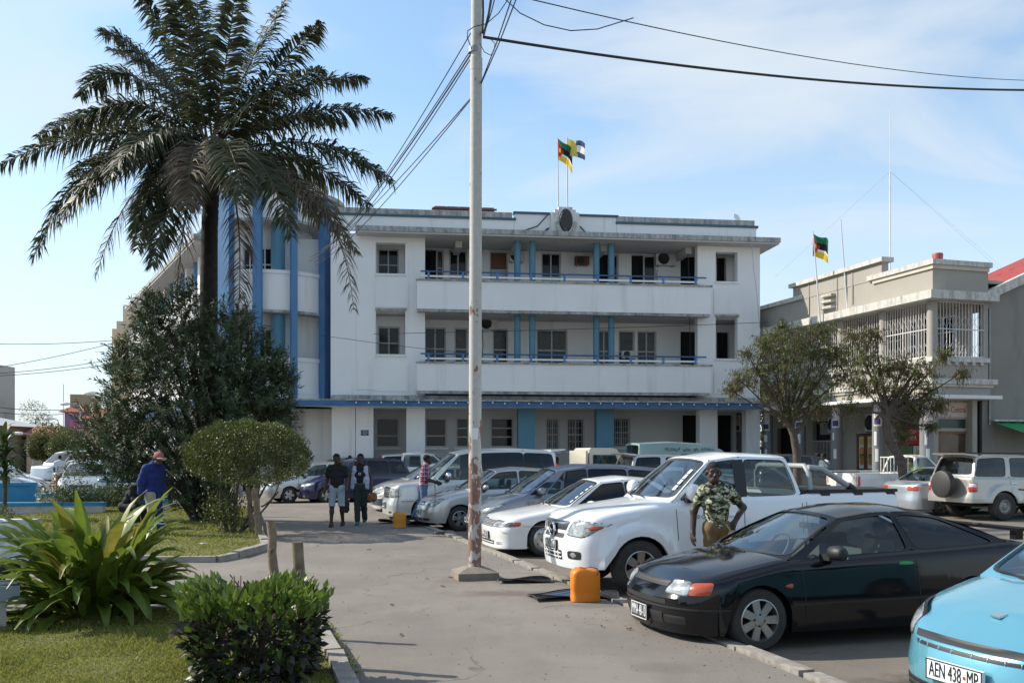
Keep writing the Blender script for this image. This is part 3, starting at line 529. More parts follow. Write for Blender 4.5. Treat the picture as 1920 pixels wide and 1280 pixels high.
# ------------------------------------------------------------------ grey corner shop building across the side street
KS = .83; Q0 = Vector((15.1, 33.5, 1.8*(1-KS))); SHOP = thing('grey_shop_building', 'grey two storey art deco shop building with barred upper verandah and stepped parapet', 'building', Q0, ANG); SHOP.scale = (KS,)*3
def sp(x, y, z): return Q0+VD*(x*KS)+UD*(y*KS)+Vector((0, 0, z*KS))
def st(px, d=0):     # distance along the facade (local y) seen at picture column px
    k = (px-960)/FPX; o = Q0+VD*d; return (o.x-k*o.y)/(k*UD.y-UD.x)
GL, GT = 17.0, 2.95   # facade length, return depth
PALE = mat('weathered_ledge', (.62, .60, .54), .85, stain=((.24, .225, .20), 4.5, .48, .72, .2), var=.25, vs_=7); CREAMT = mat('cream_trim', (.55, .50, .40), .8, var=.1)
z1, z2, z3 = 4.1, 4.3, 8.35
# upper storey front beam, parapets (stepped)
def gb(name, m, *b): return MB().box(*b).build(name, m, SHOP)
gb('upper_fascia', GREYW, .0, .3, 0, GL, 8.72, 9.9); gb('upper_fascia', GREYW, .301, GT, .0, .3, 8.72, 9.9)
gb('parapet_block', GREYW, -.02, .35, 3.3, 10.5, 9.901, 10.65); gb('parapet_coping', PALE, -.18, .5, 3.1, 10.7, 10.653, 10.86)
gb('parapet_coping', PALE, -.16, .5, -.2, 4.2, 9.903, 10.12) ; gb('parapet_coping', PALE, .501, GT+.1, -.16, .4, 9.903, 10.12); gb('parapet_coping', PALE, -.16, .5, 9.6, GL, 9.903, 10.12)
gb('parapet_mould', CREAMT, -.08, -.002, -.1, 3.9, 9.72, 9.9); gb('parapet_mould', CREAMT, -.079, GT, -.08, -.002, 9.73, 9.899)
for i in range(3): MB().prism([(-.02, -.5), (-.22, -.42), (-.34, 0), (-.22, .42), (-.02, .5)], 9.05+.3*i, 9.17+.3*i, Matrix.Translation((0, 7.3, 0))).build('deco_fin', PALE, SHOP)
for y in (5.4, 9.0): gb('parapet_rib', GREYW, -.05, -.021, y, y+.08, 9.0, 10.64)
gb('verandah_slab', PALE, -.55, GT+.1, -.55, .7, 8.36, 8.72); gb('verandah_slab', PALE, -.551, 1.0, .701, GL, 8.361, 8.721)
gb('verandah_ceiling', GREYW, .1, GT, .1, GL, 8.3, 8.355)
gb('sill_ledge', PALE, -.12, GT, -.12, .3, 5.72, 5.92); gb('sill_ledge', PALE, -.121, .3, .301, GL, 5.721, 5.921)
gb('spandrel', GREYW, 0, .28, .0, GL, 4.6, 5.719); gb('spandrel', GREYW, .281, GT, 0, .28, 4.6, 5.719)
me = MB().box(-.05, .05, -.08, .08, -.14, 0).mesh('dentil')
for i in range(38): link('dentil', me, PALE, SHOP, (-.06, .2+i*.42, 5.718))
for i in range(6): o = link('dentil', me, PALE, SHOP, (.3+i*.45, -.06, 5.718)); o.rotation_euler = (0, 0, math.pi/2)
gb('mid_ledge', PALE, -.3, GT+.25, -.3, .3, 4.75, 4.98); gb('mid_ledge', PALE, -.301, .3, .301, GL, 4.751, 4.981); gb('mid_mould', CREAMT, -.2, GT+.1, -.2, .29, 4.62, 4.745); gb('mid_mould', CREAMT, -.201, .29, .301, GL, 4.621, 4.745)
gb('shop_canopy', mat('canopy_white', (.75, .74, .72), .8, var=.08), -.9, GT+.2, -.6, GL, 4.1, 4.25); gb('canopy_band', GREYW, -.1, GT, -.1, GL-.2, 4.251, 4.61)
COLY = [0.15+3.15*i for i in range(6)]
for y in COLY: MB().lathe([(.21, 5.92), (.21, 8.36)], 18, Matrix.Translation((.12, y, 0))).build('verandah_column', GREYW, SHOP, smooth=60)
MB().lathe([(.15, 5.92), (.15, 8.36)], 14, Matrix.Translation((GT-.1, .12, 0))).build('verandah_column', GREYW, SHOP, smooth=60)
GRP = mat('column_grey_paint', (.20, .21, .22), .7, var=.15, vs_=2, stain=((.5, .5, .5), 5, .68, .72))
cols = []
for y in COLY: cols.append(MB().lathe([(.29, -.1), (.28, 4.1)], 22, Matrix.Translation((-.15, y+.05, 0))).build('shop_column', GRP, SHOP, smooth=60))
# back walls and openings
def swall(x0, x1, y0, y1, z0, z1_, ops, m, name):   # wall whose outer face is at local x0, running along y
    t = MB(); wall(t, y0, y1, z0, z1_, 0, x1-x0, ops); MB().add([(x0+p[1], p[0], p[2]) for p in t.v], [f[::-1] for f in t.f]).build(name, m, SHOP)
up = [(y+.5, y+2.2, 5.95, 8.0) for y in (.6, 3.9, 7.2, 10.5, 13.6)]
swall(2.2, 2.4, .3, GL, 4.3, 8.3, up, GREYW, 'verandah_back_wall')
for a, b, c_, d in up:
    w = MB(); w.box(2.26, 2.3, a, b, c_, d); w.build('window', PANE, SHOP)
    f = MB(); [f.box(2.2, 2.25, y-.04, y+.04, c_, d) for y in (a+.04, (a+b)/2, b-.04)]; [f.box(2.19, 2.24, a, b, z-.03, z+.03) for z in (c_+.05, c_+1.3, d-.05)]; f.build('window_frame', WHITE2, SHOP)
sh = [(2.95, 4.95, .3, 3.1), (6.05, 8.1, -.05, 2.75), (.9, 2.2, .5, 2.9), (9.4, 11.95, -.05, 3.5), (13.0, 15.5, 0, 3.2)]
swall(2.2, 2.45, .1, GL, -.1, 4.1, sh, GREYW, 'shop_wall')
MB().box(2.6, 2.7, .1, GL, -.1, 4.05).build('shop_dark_backing', mat('shop_dark', (.02, .02, .02), .9), SHOP)  # near-black panel behind the openings, painted as the dark of the shop
# front (side) face at local y=.6 below the canopy: sign and shop window
t = MB(); wall(t, .4, GT, -.1, 4.1, .45, .6, [(.7, 2.5, .3, 2.7), (.7, 2.5, 2.85, 3.25)]); t.build('side_shop_wall', GREYW, SHOP)
MB().box(.7, 2.5, .52, .54, .3, 2.7).build('shop_window', mat('brown_shop_glass', (.12, .08, .05), .1, var=.5, vs_=1.2), SHOP); MB().box(.7, 2.5, .53, .55, 2.85, 3.25).build('transom_window', mat('green_transom', (.03, .06, .045), .3), SHOP)
f = MB(); [f.box(x-.05, x+.05, .44, .53, .3, 2.7) for x in (.75, 2.45)]; f.box(.7, 2.5, .44, .53, 2.62, 2.72); f.build('shop_window_frame', mat('varnished_wood', (.22, .09, .035), .5, var=.3), SHOP)
sg = tag(MB().box(-1.0, 1.0, -.03, 0, -.32, .32).build('shop_sign', mat('cream_sign', (.52, .44, .36), .6, var=.1), None), 'cream shop sign with red lettering under the canopy of the grey building', 'sign'); sg.rotation_euler = (0, 0, ANG); sg.location = sp(1.42, .44, 3.66); sg.scale = (KS,)*3
me = text_mesh('Foto Central', .40, .004, shear=.12); me.transform(Matrix.Translation((0, -.036, 0)) @ Matrix.Rotation(math.pi/2, 4, 'X') @ Matrix.Diagonal((.68, 1, 1, 1))); link('lettering', me, mat('sign_red', (.35, .05, .04), .6), sg)
# grilles
GRI = mat('white_ironwork', (.66, .63, .60), .6, var=.15)
def grille(y0, y1, M):
    mb = MB(); z0, zt_, zm = 5.93, 8.35, 7.15; n = int((y1-y0)/.16); w = (y1-y0)/n
    for i in range(n+1): y = y0+i*w; mb.box(-.012, .012, y-.011, y+.011, z0, zt_, M)
    for z in (z0+.03, zm, zt_-.03): mb.box(-.02, .02, y0, y1, z-.02, z+.02, M)
    for i in range(0, n-1, 2):
        for zb in (6.3, 7.5):
            for s_ in (1, -1):
                a = Vector((.02, y0+(i+1)*w, zb-.28*s_)); b = Vector((.02, y0+i*w, zb)); c_ = Vector((.02, y0+(i+2)*w, zb)); mb.tube([M @ b, M @ a, M @ c_], .011, 4)
    o = mb.build('security_grille', GRI, SHOP); o['kind'] = 'stuff'; return o
for a, b in zip(COLY, COLY[1:]): grille(a+.22, b-.22, Matrix.Translation((.02, 0, 0)))
grille(.25, GT-.2, Matrix.Rotation(-math.pi/2, 4, 'Z') @ Matrix.Translation((-.02, 0, 0)) @ Matrix.Diagonal((1, 1, 1, 1)) if 0 else Matrix(((0, 1, 0, 0), (1, 0, 0, .02), (0, 0, 1, 0), (0, 0, 0, 1))))
o = SHOP.children[-1]
t = MB(); wall(t, .3, GT, 5.9, 8.3, 2.2, 2.3, [(.6, 1.1, 6.0, 7.8), (1.4, 2.2, 6.0, 8.0)]); t.build('verandah_end_wall', GREYW, SHOP)
window(SHOP, 1.4, 2.2, 6.0, 8.0, 2.2, 2, 3, PANE, WHITE2); window(SHOP, .6, 1.1, 6.0, 7.8, 2.2, 1, 3, PANE, WHITE2)
# shop front dressing: brown glazed doors with food posters, gate bars, posters on the columns
def poster(par, x, y0, y1, z0, z1_, bgc, blobs, name='poster'):
    o = MB().box(x-.012, x-.006, y0, y1, z0, z1_).build(name, mat('poster_%d' % (hash(bgc) % 9999), bgc, .6), par); dy, dz = y1-y0, z1_-z0
    for k, (cy, cz, ry, rz_, c_) in enumerate(blobs):
        mb = MB(); mb.add([Vector((x-.0135-.0012*k, y0+dy*(1-cy)+dy*ry*math.cos(a), z0+dz*cz+dz*rz_*math.sin(a))) for a in np.linspace(0, 2*math.pi, 19)[:-1]], [tuple(range(18))]); mb.build('printed_shape', mat('print_%02x%02x%02x' % tuple(int(q*255) for q in c_), c_, .6), o)
    return o
BR = MATS['varnished_wood']; bur = [(.5, .22, .40, .12, (.45, .20, .05)), (.5, .36, .44, .07, (.12, .28, .03)), (.5, .44, .4, .06, (.35, .04, .03)), (.5, .56, .40, .12, (.60, .30, .08)), (.5, .84, .4, .11, (.70, .50, .08))]
for i, y in enumerate((6.1, 6.78, 7.46)):
    f = MB(); f.box(2.2, 2.26, y-.02, y+.06, 0, 2.7); f.box(2.2, 2.26, y+.52, y+.6, 0, 2.7); f.box(2.2, 2.26, y+.06, y+.52, 2.6, 2.7); f.box(2.2, 2.26, y+.06, y+.52, .0, .1); f.build('shop_door', BR, SHOP)
    poster(SHOP, 2.28, y+.06, y+.52, .95, 2.6, (.62, .70, .70), bur); MB().box(2.262, 2.27, y+.06, y+.52, .1, .94).build('door_panel', mat('shop_green', (.01, .13, .06), .5), SHOP)
poster(SHOP, 2.25, 3.0, 3.9, .9, 2.1, (.42, .50, .48), [(.5, .5, .40, .34, (.40, .33, .06)), (.4, .4, .25, .2, (.14, .10, .03)), (.65, .6, .15, .15, (.5, .42, .1))]); poster(SHOP, 2.25, 3.95, 4.9, .4, 2.1, (.10, .16, .07), bur[:4])
r = poster(SHOP, 2.24, 3.3, 4.6, 2.15, 3.0, (.42, .02, .02), [(.2, .5, .1, .3, (.55, .35, .05))]); me = text_mesh('OTI\nBRA', .30, .002); me.transform(Matrix.Translation((2.215, 3.9, 2.6)) @ Matrix.Rotation(-math.pi/2, 4, 'Z') @ Matrix.Rotation(math.pi/2, 4, 'X')); link('lettering', me, mat('print_white', (.8, .8, .8), .6), r)
gt = MB(); [gt.box(2.14, 2.165, y-.012, y+.012, -.05, 2.45) for y in np.arange(9.45, 11.9, .13)]; [gt.box(2.165, 2.18, 9.4, 11.95, z-.02, z+.02) for z in (.6, .75, 2.4)]; [gt.box(2.14, 2.165, y-.012, y+.012, 2.75, 3.4) for y in np.arange(9.45, 11.2, .1)]; gt.build('security_gate', GRI, SHOP)['kind'] = 'stuff'
for i, y in enumerate(COLY):      # election style portrait sheets: plain violet head and shoulders
    o = None
    def cyl(name, m, a0, a1, z0, z1_, r_=.292, par=cols[i]):
        return MB().grid(lambda u, v: Vector((-.15+r_*math.cos(a0+(a1-a0)*u), y+.05+r_*math.sin(a0+(a1-a0)*u), z0+(z1_-z0)*v)), 10, 1).build(name, m, par, smooth=60)
    a0 = math.pi+.1 if i else math.pi+.5; P_ = cyl('portrait_poster', mat('poster_paper', (.66, .58, .56), .7), a0, a0+1.3, 3.0, 4.0)
    if i not in (0,):
        am = a0+.55; vi = mat('poster_violet', (.14, .09, .38), .7); dk = mat('poster_navy', (.05, .04, .14), .7)
        mb = MB(); mb.add([Vector((-.15+.2945*math.cos(am+.36*math.cos(a)), y+.05+.2945*math.sin(am+.36*math.cos(a)), 3.66+.24*math.sin(a))) for a in np.linspace(0, 2*math.pi, 17)[:-1]], [tuple(range(16))]); mb.build('printed_head', vi, cols[i]); cyl('printed_suit', dk, am-.45, am+.55, 3.08, 3.36, .2935)
    cyl('paper_notice', mat('paper_white', (.70, .70, .68), .7), a0+.1, a0+.1+.6*random.random()+.3, 2.2+random.uniform(-.2, .2), 2.75, .2925); cyl('paper_notice', MATS['paper_white'], a0+.3, a0+.8, 1.3+random.random()*.4, 1.95, .2928)
ac(sp(2.195, 6.5, 2.85), ANG-math.pi/2, 'air conditioning unit above the brown glazed shop doors', .8, .72); ac(sp(2.195, 9.6, 2.85), ANG-math.pi/2, 'air conditioning unit above the white barred gate', .78, .68)
sw_ = [sp(-1.4, -1.2, 0), sp(14, -1.2, 0), sp(14, 1.5, 0), sp(2.6, 1.5, 0), sp(2.6, GL, 0), sp(-1.4, GL, 0)]
struct(MB().prism([(p.x, p.y) for p in sw_], ROAD, .235).build('shop_pavement', KERBG))
# body of the building and the attached gabled house with red iron roof
gb('rear_wall', GREYW, 2.71, 9.5, GL-.3, GL, -.1, 9.9); gb('flat_roof', GREYW, .36, 9.5, .31, GL-.31, 9.3, 9.45)
t = MB(); t.add([Vector(p) for p in ((GT, .35, -.1), (14, .35, -.1), (14, .35, 10.9), (9.5, .35, 11.35), (GT, .35, 8.6), (GT, .55, -.1), (14, .55, -.1), (14, .55, 10.9), (9.5, .55, 11.35), (GT, .55, 8.6))], [(0, 1, 2, 3, 4), (9, 8, 7, 6, 5), (0, 4, 9, 5), (4, 3, 8, 9), (3, 2, 7, 8)]); t.build('gable_wall', mat('gable_render', (.26, .24, .21), .9, var=.12, vs_=.5, stain=((.15, .14, .125), .7, .55, .8, .3)), SHOP)
RED = mat('red_iron_roof', (.42, .075, .065), .55, var=.25, vs_=1.5)
def roofP(u, v): return Vector((GT-.1+u*6.9, .1+v*4.6, 8.82+u*6.9*.42+.03*math.cos(v*4.6*2*math.pi/.3)))
rf = MB().grid(roofP, 2, 90).build('iron_roof', RED, SHOP, smooth=60)
t = MB(); t.add([Vector((GT-.2, .02, 8.40)), Vector((9.5, .02, 11.24)), Vector((9.5, .02, 11.72)), Vector((GT-.2, .02, 8.82)), Vector((GT-.2, .34, 8.40)), Vector((9.5, .34, 11.24)), Vector((9.5, .34, 11.72)), Vector((GT-.2, .34, 8.82))], [(0, 1, 2, 3), (7, 6, 5, 4), (3, 2, 6, 7), (0, 4, 5, 1), (0, 3, 7, 4)]); t.build('barge_board', PALE, SHOP)
MB().lathe([(0, 11.0), (.22, 11.0), (.24, 10.95), (.22, 10.7), (.24, 10.45), (.22, 9.45), (0, 9.45)], 20, Matrix.Translation((2.0, 2.0, -.1))).build('red_drum', RED, SHOP, smooth=40)
MB().tube([Vector((GT+.35, .28, z)) for z in (3.0, 5, 8.2)], .05, 6).build('drain_pipe', METAL, SHOP); MB().tube([Vector((GT+.15, .3, 8.2)), Vector((GT+.33, .28, 8.1)), Vector((GT+.35, .28, 7.6))], .03, 6).build('conduit', CABLE, SHOP)
t = thing('green_awning', 'sloping green sheet awning at the side of the grey building', 'awning', sp(GT+1.0, 0, 0), ANG); t.scale = (KS,)*3; MB().grid(lambda u, v: Vector((-.6+u*6, -1.5+v*1.8, 2.62+v*.55-.03*u+.015*math.cos(u*60))), 60, 2).build('sheet', mat('green_sheet', (.03, .30, .11), .6, var=.2), t); [MB().tube([(x, -1.4, -.1), (x, -1.4, 2.65)], .03, 6).build('post', METAL, t) for x in (.2, 5)]; MB().box(-.7, 5.5, -.05, .25, 3.16, 3.24).build('ledger_board', PALE, t)
# masts and flagpole on the shop
def yt(px, py, Y): return WP(px, py, Y)
flag(yt(1538, 606, 39.0), yt(1524, 434, 39.0).z, 'national flag on the leaning pole of the grey building', .92, .92, natflag, (-.30, 0), .1, droop=.45)
flag(yt(1590, 596, 38.2), yt(1578, 410, 38.2).z, 'bare white flagpole leaning on the grey building facade', 0, 0, None, (-.3, 0))
t = thing('radio_mast', 'tall thin radio mast held by guy wires above the grey building', 'mast', yt(1669, 512, 38.6)); L = yt(1667, 205, 38.6).z-t.location.z; MB().tube([(0, 0, 0), (0, 0, L*.62)], .03, 6).build('lower_tube', WHITE2, t); MB().tube([(0, 0, L*.62), (0, 0, L)], .012, 6).build('whip', WHITE2, t)
for p in ((-4.5, 1, 0), (4.5, -1, -.5), (7, 2, -.5)): MB().tube([(0, 0, L*.62), p], .0022, 4).build('guy_wire', CABLE, t)
# ------------------------------------------------------------------ background on the left
def bld(name, label, loc, rz=0): return thing(name, label, 'building', loc, rz)
CRM = mat('cream_render', (.62, .50, .36), .9, var=.1, vs_=.4)
t = bld('apartment_block', 'cream stepped apartment block behind the left wing', WP(262, HZ, 72).xy.to_3d(), .35); Hh = WP(0, 575, 72).z
MB().box(-1.2, 8, 0, 10, -.1, Hh).build('tower_wall', CRM, t); MB().box(-2.0, -1.201, .6, 8, -.1, Hh-1.7).build('side_wall', CRM, t)
for k in range(4):
    MB().box(-1.6, 8, -1.0, -.001, Hh-1.3-3*k-1.0, Hh-1.3-3*k).build('balcony', CRM, t)
    for x in (0, 2.4, 4.8): MB().box(x, x+1.1, -.05, -.003, Hh-1.25-3*k, Hh-.3-3*k).build('window', PANE, t)
CONC = mat('bare_concrete', (.46, .44, .40), .9, var=.15, vs_=.2, stain=((.22, .2, .18), .3, .55, .75))
t = bld('concrete_tower_block', 'plain bare concrete tower block at the far left', WP(-60, HZ, 95).xy.to_3d()); x1 = WP(28, HZ, 105).x-t.location.x; Hh = WP(0, 672, 95).z; MB().box(-6, x1, 0, 10, -.1, Hh).build('wall', CONC, t); [MB().box(-6.05, x1+.05, -.06, -.002, z, z+.15).build('floor_band', CONC, t) for z in (Hh-2.9, Hh-5.8, Hh-.4)]; [MB().box(x1-5.2, x1-3.9, -.04, -.003, z, z+1.6).build('window', PANE, t) for z in (Hh-2.4, Hh-5.3)]
t = bld('old_verandah_house', 'weathered two storey house with pale hipped iron roof', WP(-40, HZ, 84).xy.to_3d()); xr = WP(92, HZ, 93).x-t.location.x; zr, ze = WP(0, 781, 84).z, WP(0, 797, 84).z
MB().box(-3, xr-.5, 1.5, 9, -.1, ze).build('wall', mat('stained_render', (.30, .25, .20), .9, var=.3, vs_=.6), t); MB().add([Vector(p) for p in ((-3.5, -.5, ze), (xr, -.5, ze), (xr, 10, ze), (-3.5, 10, ze), (-1, 4.5, zr+.2), (xr-3, 4.5, zr+.2))], [(0, 1, 5, 4), (1, 2, 5), (2, 3, 4, 5), (3, 0, 4), (3, 2, 1, 0)]).build('roof', mat('pale_iron', (.52, .52, .50), .6, var=.1), t)
MB().box(-3, xr-.2, -.2, 1.5, 1.9, 2.15).build('balcony_floor', CONC, t); [MB().box(x, x+.25, -.1, .15, -.1, ze).build('post', WHITE2, t) for x in np.arange(-1, xr, 2.1)]; [MB().box(x, x+.8, 1.44, 1.497, 2.4, 3.8).build('window', PANE, t) for x in np.arange(-.4, xr-1, 2.1)]
PUR = mat('purple_render', (.27, .17, .36), .85, var=.1); TILE = mat('clay_tiles', (.36, .12, .07), .8, var=.3, vs_=6)
t = bld('purple_corner_house', 'purple tower house with pink windows and clay tiled eaves', WP(121, HZ, 88).xy.to_3d(), .25); Hh = WP(0, 772, 88).z
MB().box(0, 3.0, 0, 4, -.1, Hh).build('tower_wall', PUR, t); MB().add([Vector(p) for p in ((-.5, -.5, Hh), (3.5, -.5, Hh), (3.5, 4.5, Hh), (-.5, 4.5, Hh), (.4, .4, Hh+.5), (2.6, .4, Hh+.5), (2.6, 3.6, Hh+.5), (.4, 3.6, Hh+.5))], [(0, 1, 5, 4), (1, 2, 6, 5), (2, 3, 7, 6), (3, 0, 4, 7), (4, 5, 6, 7), (3, 2, 1, 0)]).build('tiled_eaves', TILE, t); MB().box(.4, 2.6, .4, 3.6, Hh+.5, Hh+1.7).build('lantern_wall', mat('olive_render', (.30, .27, .18), .9), t)
for x in (.45, .95, 1.45): MB().box(x, x+.32, -.03, -.002, Hh-2.9, Hh-.7).build('window', mat('pink_frame', (.50, .15, .28), .7), t)
MB().box(-3.5, -.002, 1, 5, -.1, Hh-2.2).build('side_house_wall', CRM, t); MB().add([Vector(p) for p in ((-4, .5, Hh-2.2), (0, .5, Hh-2.2), (0, 5, Hh-2.2), (-4, 5, Hh-2.2), (-3, 2.7, Hh-1.3), (-.1, 2.7, Hh-1.3))], [(0, 1, 5, 4), (1, 2, 5), (2, 3, 4, 5), (3, 0, 4)]).build('side_roof', TILE, t)
t = bld('tiled_roof_house', 'long house with a brown tiled roof seen past the oleander', WP(160, HZ, 84).xy.to_3d(), .1); He = WP(0, 785, 84).z; MB().box(0, 9, 0, 8, -.1, He).build('wall', mat('tan_render', (.42, .34, .25), .9, var=.1), t); MB().add([Vector(p) for p in ((-.5, -.5, He), (9.5, -.5, He), (9.5, 8.5, He), (-.5, 8.5, He), (3, 4, He+2.2), (6.5, 4, He+2.2))], [(0, 1, 5, 4), (1, 2, 5), (2, 3, 4, 5), (3, 0, 4)]).build('roof', TILE, t)
def streetlamp(px, py, Y, label, rz=0, arm=1.4):
    top = WP(px, py, Y); t = thing('street_lamp', label, 'street lamp', (top.x, top.y, ROAD), rz); H = top.z-ROAD
    MB().tube([(0, 0, 0), (0, 0, H*.9), (-.1, 0, H*.97), (-arm*.6, 0, H)], [.09, .06, .05, .04], 8).build('column', METAL, t, smooth=60); MB().lathe([(0, -.35), (.1, -.3), (.13, 0), (.1, .3), (0, .35)], 12, Matrix.Translation((-arm*.6-.3, 0, H)) @ Matrix.Rotation(math.pi/2, 4, 'Y')).build('lamp_head', WHITE2, t, smooth=60)
streetlamp(150, 757, 70, 'grey street lamp standing before the purple house'); streetlamp(205, 737, 55, 'grey street lamp whose head shows above the oleander'); streetlamp(62, 812, 75, 'short street lamp before the old verandah house'); streetlamp(110, 784, 95, 'distant street lamp with a small curved arm')
t = thing('street_aerial', 'thin aerial mast on the distant roofline', 'mast', WP(119, 800, 92)); MB().tube([(0, 0, 0), (0, 0, WP(0, 720, 92).z-t.location.z)], .03, 5).build('rod', METAL, t)
# ------------------------------------------------------------------ rusty lamp post with its plinth and wires
LP = GP(890, 1083); post = thing('lamp_post', 'tall white metal post with peeling rusty paint on a concrete plinth', 'post', LP, 0)
m = bpy.data.materials.new('peeling_post_paint'); m.use_nodes = True; n, l = m.node_tree.nodes, m.node_tree.links; b = n['Principled BSDF']; tc_ = N(n, 'ShaderNodeTexCoord'); sx_ = N(n, 'ShaderNodeSeparateXYZ'); l.new(tc_.outputs['Object'], sx_.inputs[0])
q = N(n, 'ShaderNodeMapping'); q.inputs['Scale'].default_value = (1, 1, .55); l.new(tc_.outputs['Object'], q.inputs[0]); z = N(n, 'ShaderNodeTexNoise', i_Scale=7.5, i_Detail=7.0, i_Roughness=.62); l.new(q.outputs[0], z.inputs['Vector'])
hr = N(n, 'ShaderNodeMapRange'); hr.inputs[1].default_value = .4; hr.inputs[2].default_value = 4.6; hr.inputs[3].default_value = .085; hr.inputs[4].default_value = -.125; l.new(sx_.outputs[2], hr.inputs[0]); ad = N(n, 'ShaderNodeMath', operation='ADD'); l.new(z.outputs[0], ad.inputs[0]); l.new(hr.outputs[0], ad.inputs[1])
th = N(n, 'ShaderNodeMapRange'); th.inputs[1].default_value = .535; th.inputs[2].default_value = .55; l.new(ad.outputs[0], th.inputs[0]); z2_ = N(n, 'ShaderNodeTexNoise', i_Scale=14.0, i_Detail=6.0); l.new(tc_.outputs['Object'], z2_.inputs['Vector'])
rc = N(n, 'ShaderNodeMix', data_type='RGBA'); rc.inputs['A'].default_value = (.16, .055, .04, 1); rc.inputs['B'].default_value = (.28, .17, .12, 1); l.new(z2_.outputs[0], rc.inputs['Factor']); wc = N(n, 'ShaderNodeMix', data_type='RGBA'); wc.inputs['A'].default_value = (.54, .52, .47, 1); wc.inputs['B'].default_value = (.36, .34, .30, 1); l.new(z2_.outputs[0], wc.inputs['Factor'])
fm = N(n, 'ShaderNodeMix', data_type='RGBA'); l.new(th.outputs[0], fm.inputs['Factor']); l.new(wc.outputs['Result'], fm.inputs['A']); l.new(rc.outputs['Result'], fm.inputs['B']); l.new(fm.outputs['Result'], b.inputs['Base Color']); b.inputs['Roughness'].default_value = .7
u = N(n, 'ShaderNodeBump', i_Strength=.5, i_Distance=.006); iv = N(n, 'ShaderNodeMath', operation='SUBTRACT', i_0=1.0); l.new(th.outputs[0], iv.inputs[1]); l.new(iv.outputs[0], u.inputs['Height']); l.new(u.outputs[0], b.inputs['Normal'])
PY = LP.y; pw = PY/FPX
mb = MB(); mb.lathe([(12*pw, .12), (11.8*pw, 2.5), (11.2*pw, 6.4), (11.2*pw, 7.25), (11.6*pw, 7.25), (11.6*pw, 7.42), (10.2*pw, 7.42), (9.6*pw, 11.5), (0, 11.5)], 28, Matrix.Identity(4)); po = mb.build('pole', m, post, smooth=40); po.rotation_euler = (0, .003, 0)
hwid = 38*pw; mb = MB(); mb.add([Vector((sx*hwid*s_, sy*hwid*s_, z_)) for s_, z_ in ((1, 0), (1, .10), (.40, .17)) for sx, sy in ((-1, -1), (1, -1), (1, 1), (-1, 1))], [(a*4+i, a*4+(i+1) % 4, a*4+4+(i+1) % 4, a*4+4+i) for a in range(2) for i in range(4)]+[(8, 9, 10, 11)])
pb = mb.build('plinth', mat('plinth_concrete', (.25, .21, .165), .95, var=.3, vs_=5, bump=.5), post); pb.rotation_euler = (0, 0, math.radians(14))
nt = MB().grid(lambda u_, v_: Vector((.1635*math.cos(-1.9+.9*u_), .1635*math.sin(-1.9+.9*u_), 1.98+.16*v_)), 8, 1).build('paper_notice', MATS['paper_white'], post); nt.scale = (12.0*pw/.1635*1.02,)*2+(1,)
BND = MB().lathe([(11.7*pw, 7.5), (11.7*pw, 7.56), (11.2*pw, 7.58)], 20).build('clamp_band', METAL, post)
PT = LP+Vector((0, 0, 7.95)); hook = PT+Vector((.15, 0, -.02))
def wirething(pts, r, label, name='cable'): return tag(MB().tube(pts, r, 5).build(name, CABLE), label, 'cable')
wirething(sag(WP(906, 70, PY), WP(2050, 168, 20), .25, 24), .022, 'thick black cable running right from the rusty lamp post')
wirething(sag(WP(990, -2, 12), WP(2050, 150, 24), .35, 20), .008, 'thin wire crossing the sky above the thick black cable'); wirething([WP(x, y, 13) for x, y in ((942, -6), (975, 25), (1020, 47), (1070, 58), (1120, 55), (1188, 34))], .008, 'thin slack wire looping in the sky right of the lamp post')
for i, (a, b_) in enumerate((((883, 62), (705, 318)), ((884, 92), (702, 332)), ((884, 100), (700, 340)), ((884, 108), (705, 345)), ((884, 183), (700, 378)), ((884, 185), (706, 386)))):
    s0 = WP(*a, PY); e = WP(2*b_[0]-a[0]+(880-700)*.35, 2*b_[1]-a[1]-90, 38.5); wirething(sag(s0, e, .45 if i < 4 else .3, 18), .014 if i == 2 else .009, ['upper thin wire from post to the tower', 'second wire from post to the tower', 'twisted thick wire from post to the tower', 'lower companion wire of the twisted tower wire', 'low wire from post to the tower front', 'lowest wire from post to the tower front'][i])
for i, (a, b_) in enumerate((((905, 62), (905, -20)), ((908, 62), (932, -20)), ((907, 66), (924, -20)), ((901, 158), (962, -10)), ((901, 160), (972, -12)))):
    wirething([WP(*a, PY), WP((a[0]+b_[0])/2+1, (a[1]+b_[1])/2+3, PY-1), WP(*b_, PY-2.5)], .016 if i in (0, 2) else .008, ['black cable rising straight up beside the post', 'thin wire slanting up from the post clamp', 'thick cable slanting up from the post clamp', 'long thin wire rising right of the post', 'outer thin wire rising right of the post'][i])
wirething([WP(*p, PY-.2) for p in ((884, 92), (876, 70), (877, 58), (890, 50), (912, 45), (935, 25), (952, 0))], .007, 'loose wire looped round the post top'); wirething([WP(*p, PY-.2) for p in ((900, 82), (908, 98), (920, 104), (926, 96), (928, 82), (918, 72))], .006, 'small hanging wire loop beside the post clamp')
for i, (a, b_) in enumerate((((-40, 644), (235, 636)), ((-40, 694), (235, 637)), ((-40, 702), (222, 672)), ((-40, 706), (222, 680)), ((-40, 758), (120, 768)), ((-40, 768), (120, 776)))): wirething(sag(WP(*a, 60), WP(*b_, 62), .15, 10), .02, ['overhead wire at the top of the far left sky', 'overhead wire sloping down to the far left', 'thin overhead wire crossing above the square', 'companion overhead wire above the square', 'overhead wire before the concrete tower block', 'lower overhead wire before the concrete tower block'][i])
wirething(sag(WP(700, 626, 40), WP(1440, 604, 43), .05, 16), .012, 'thin wire strung across the lower balcony of the civic building')
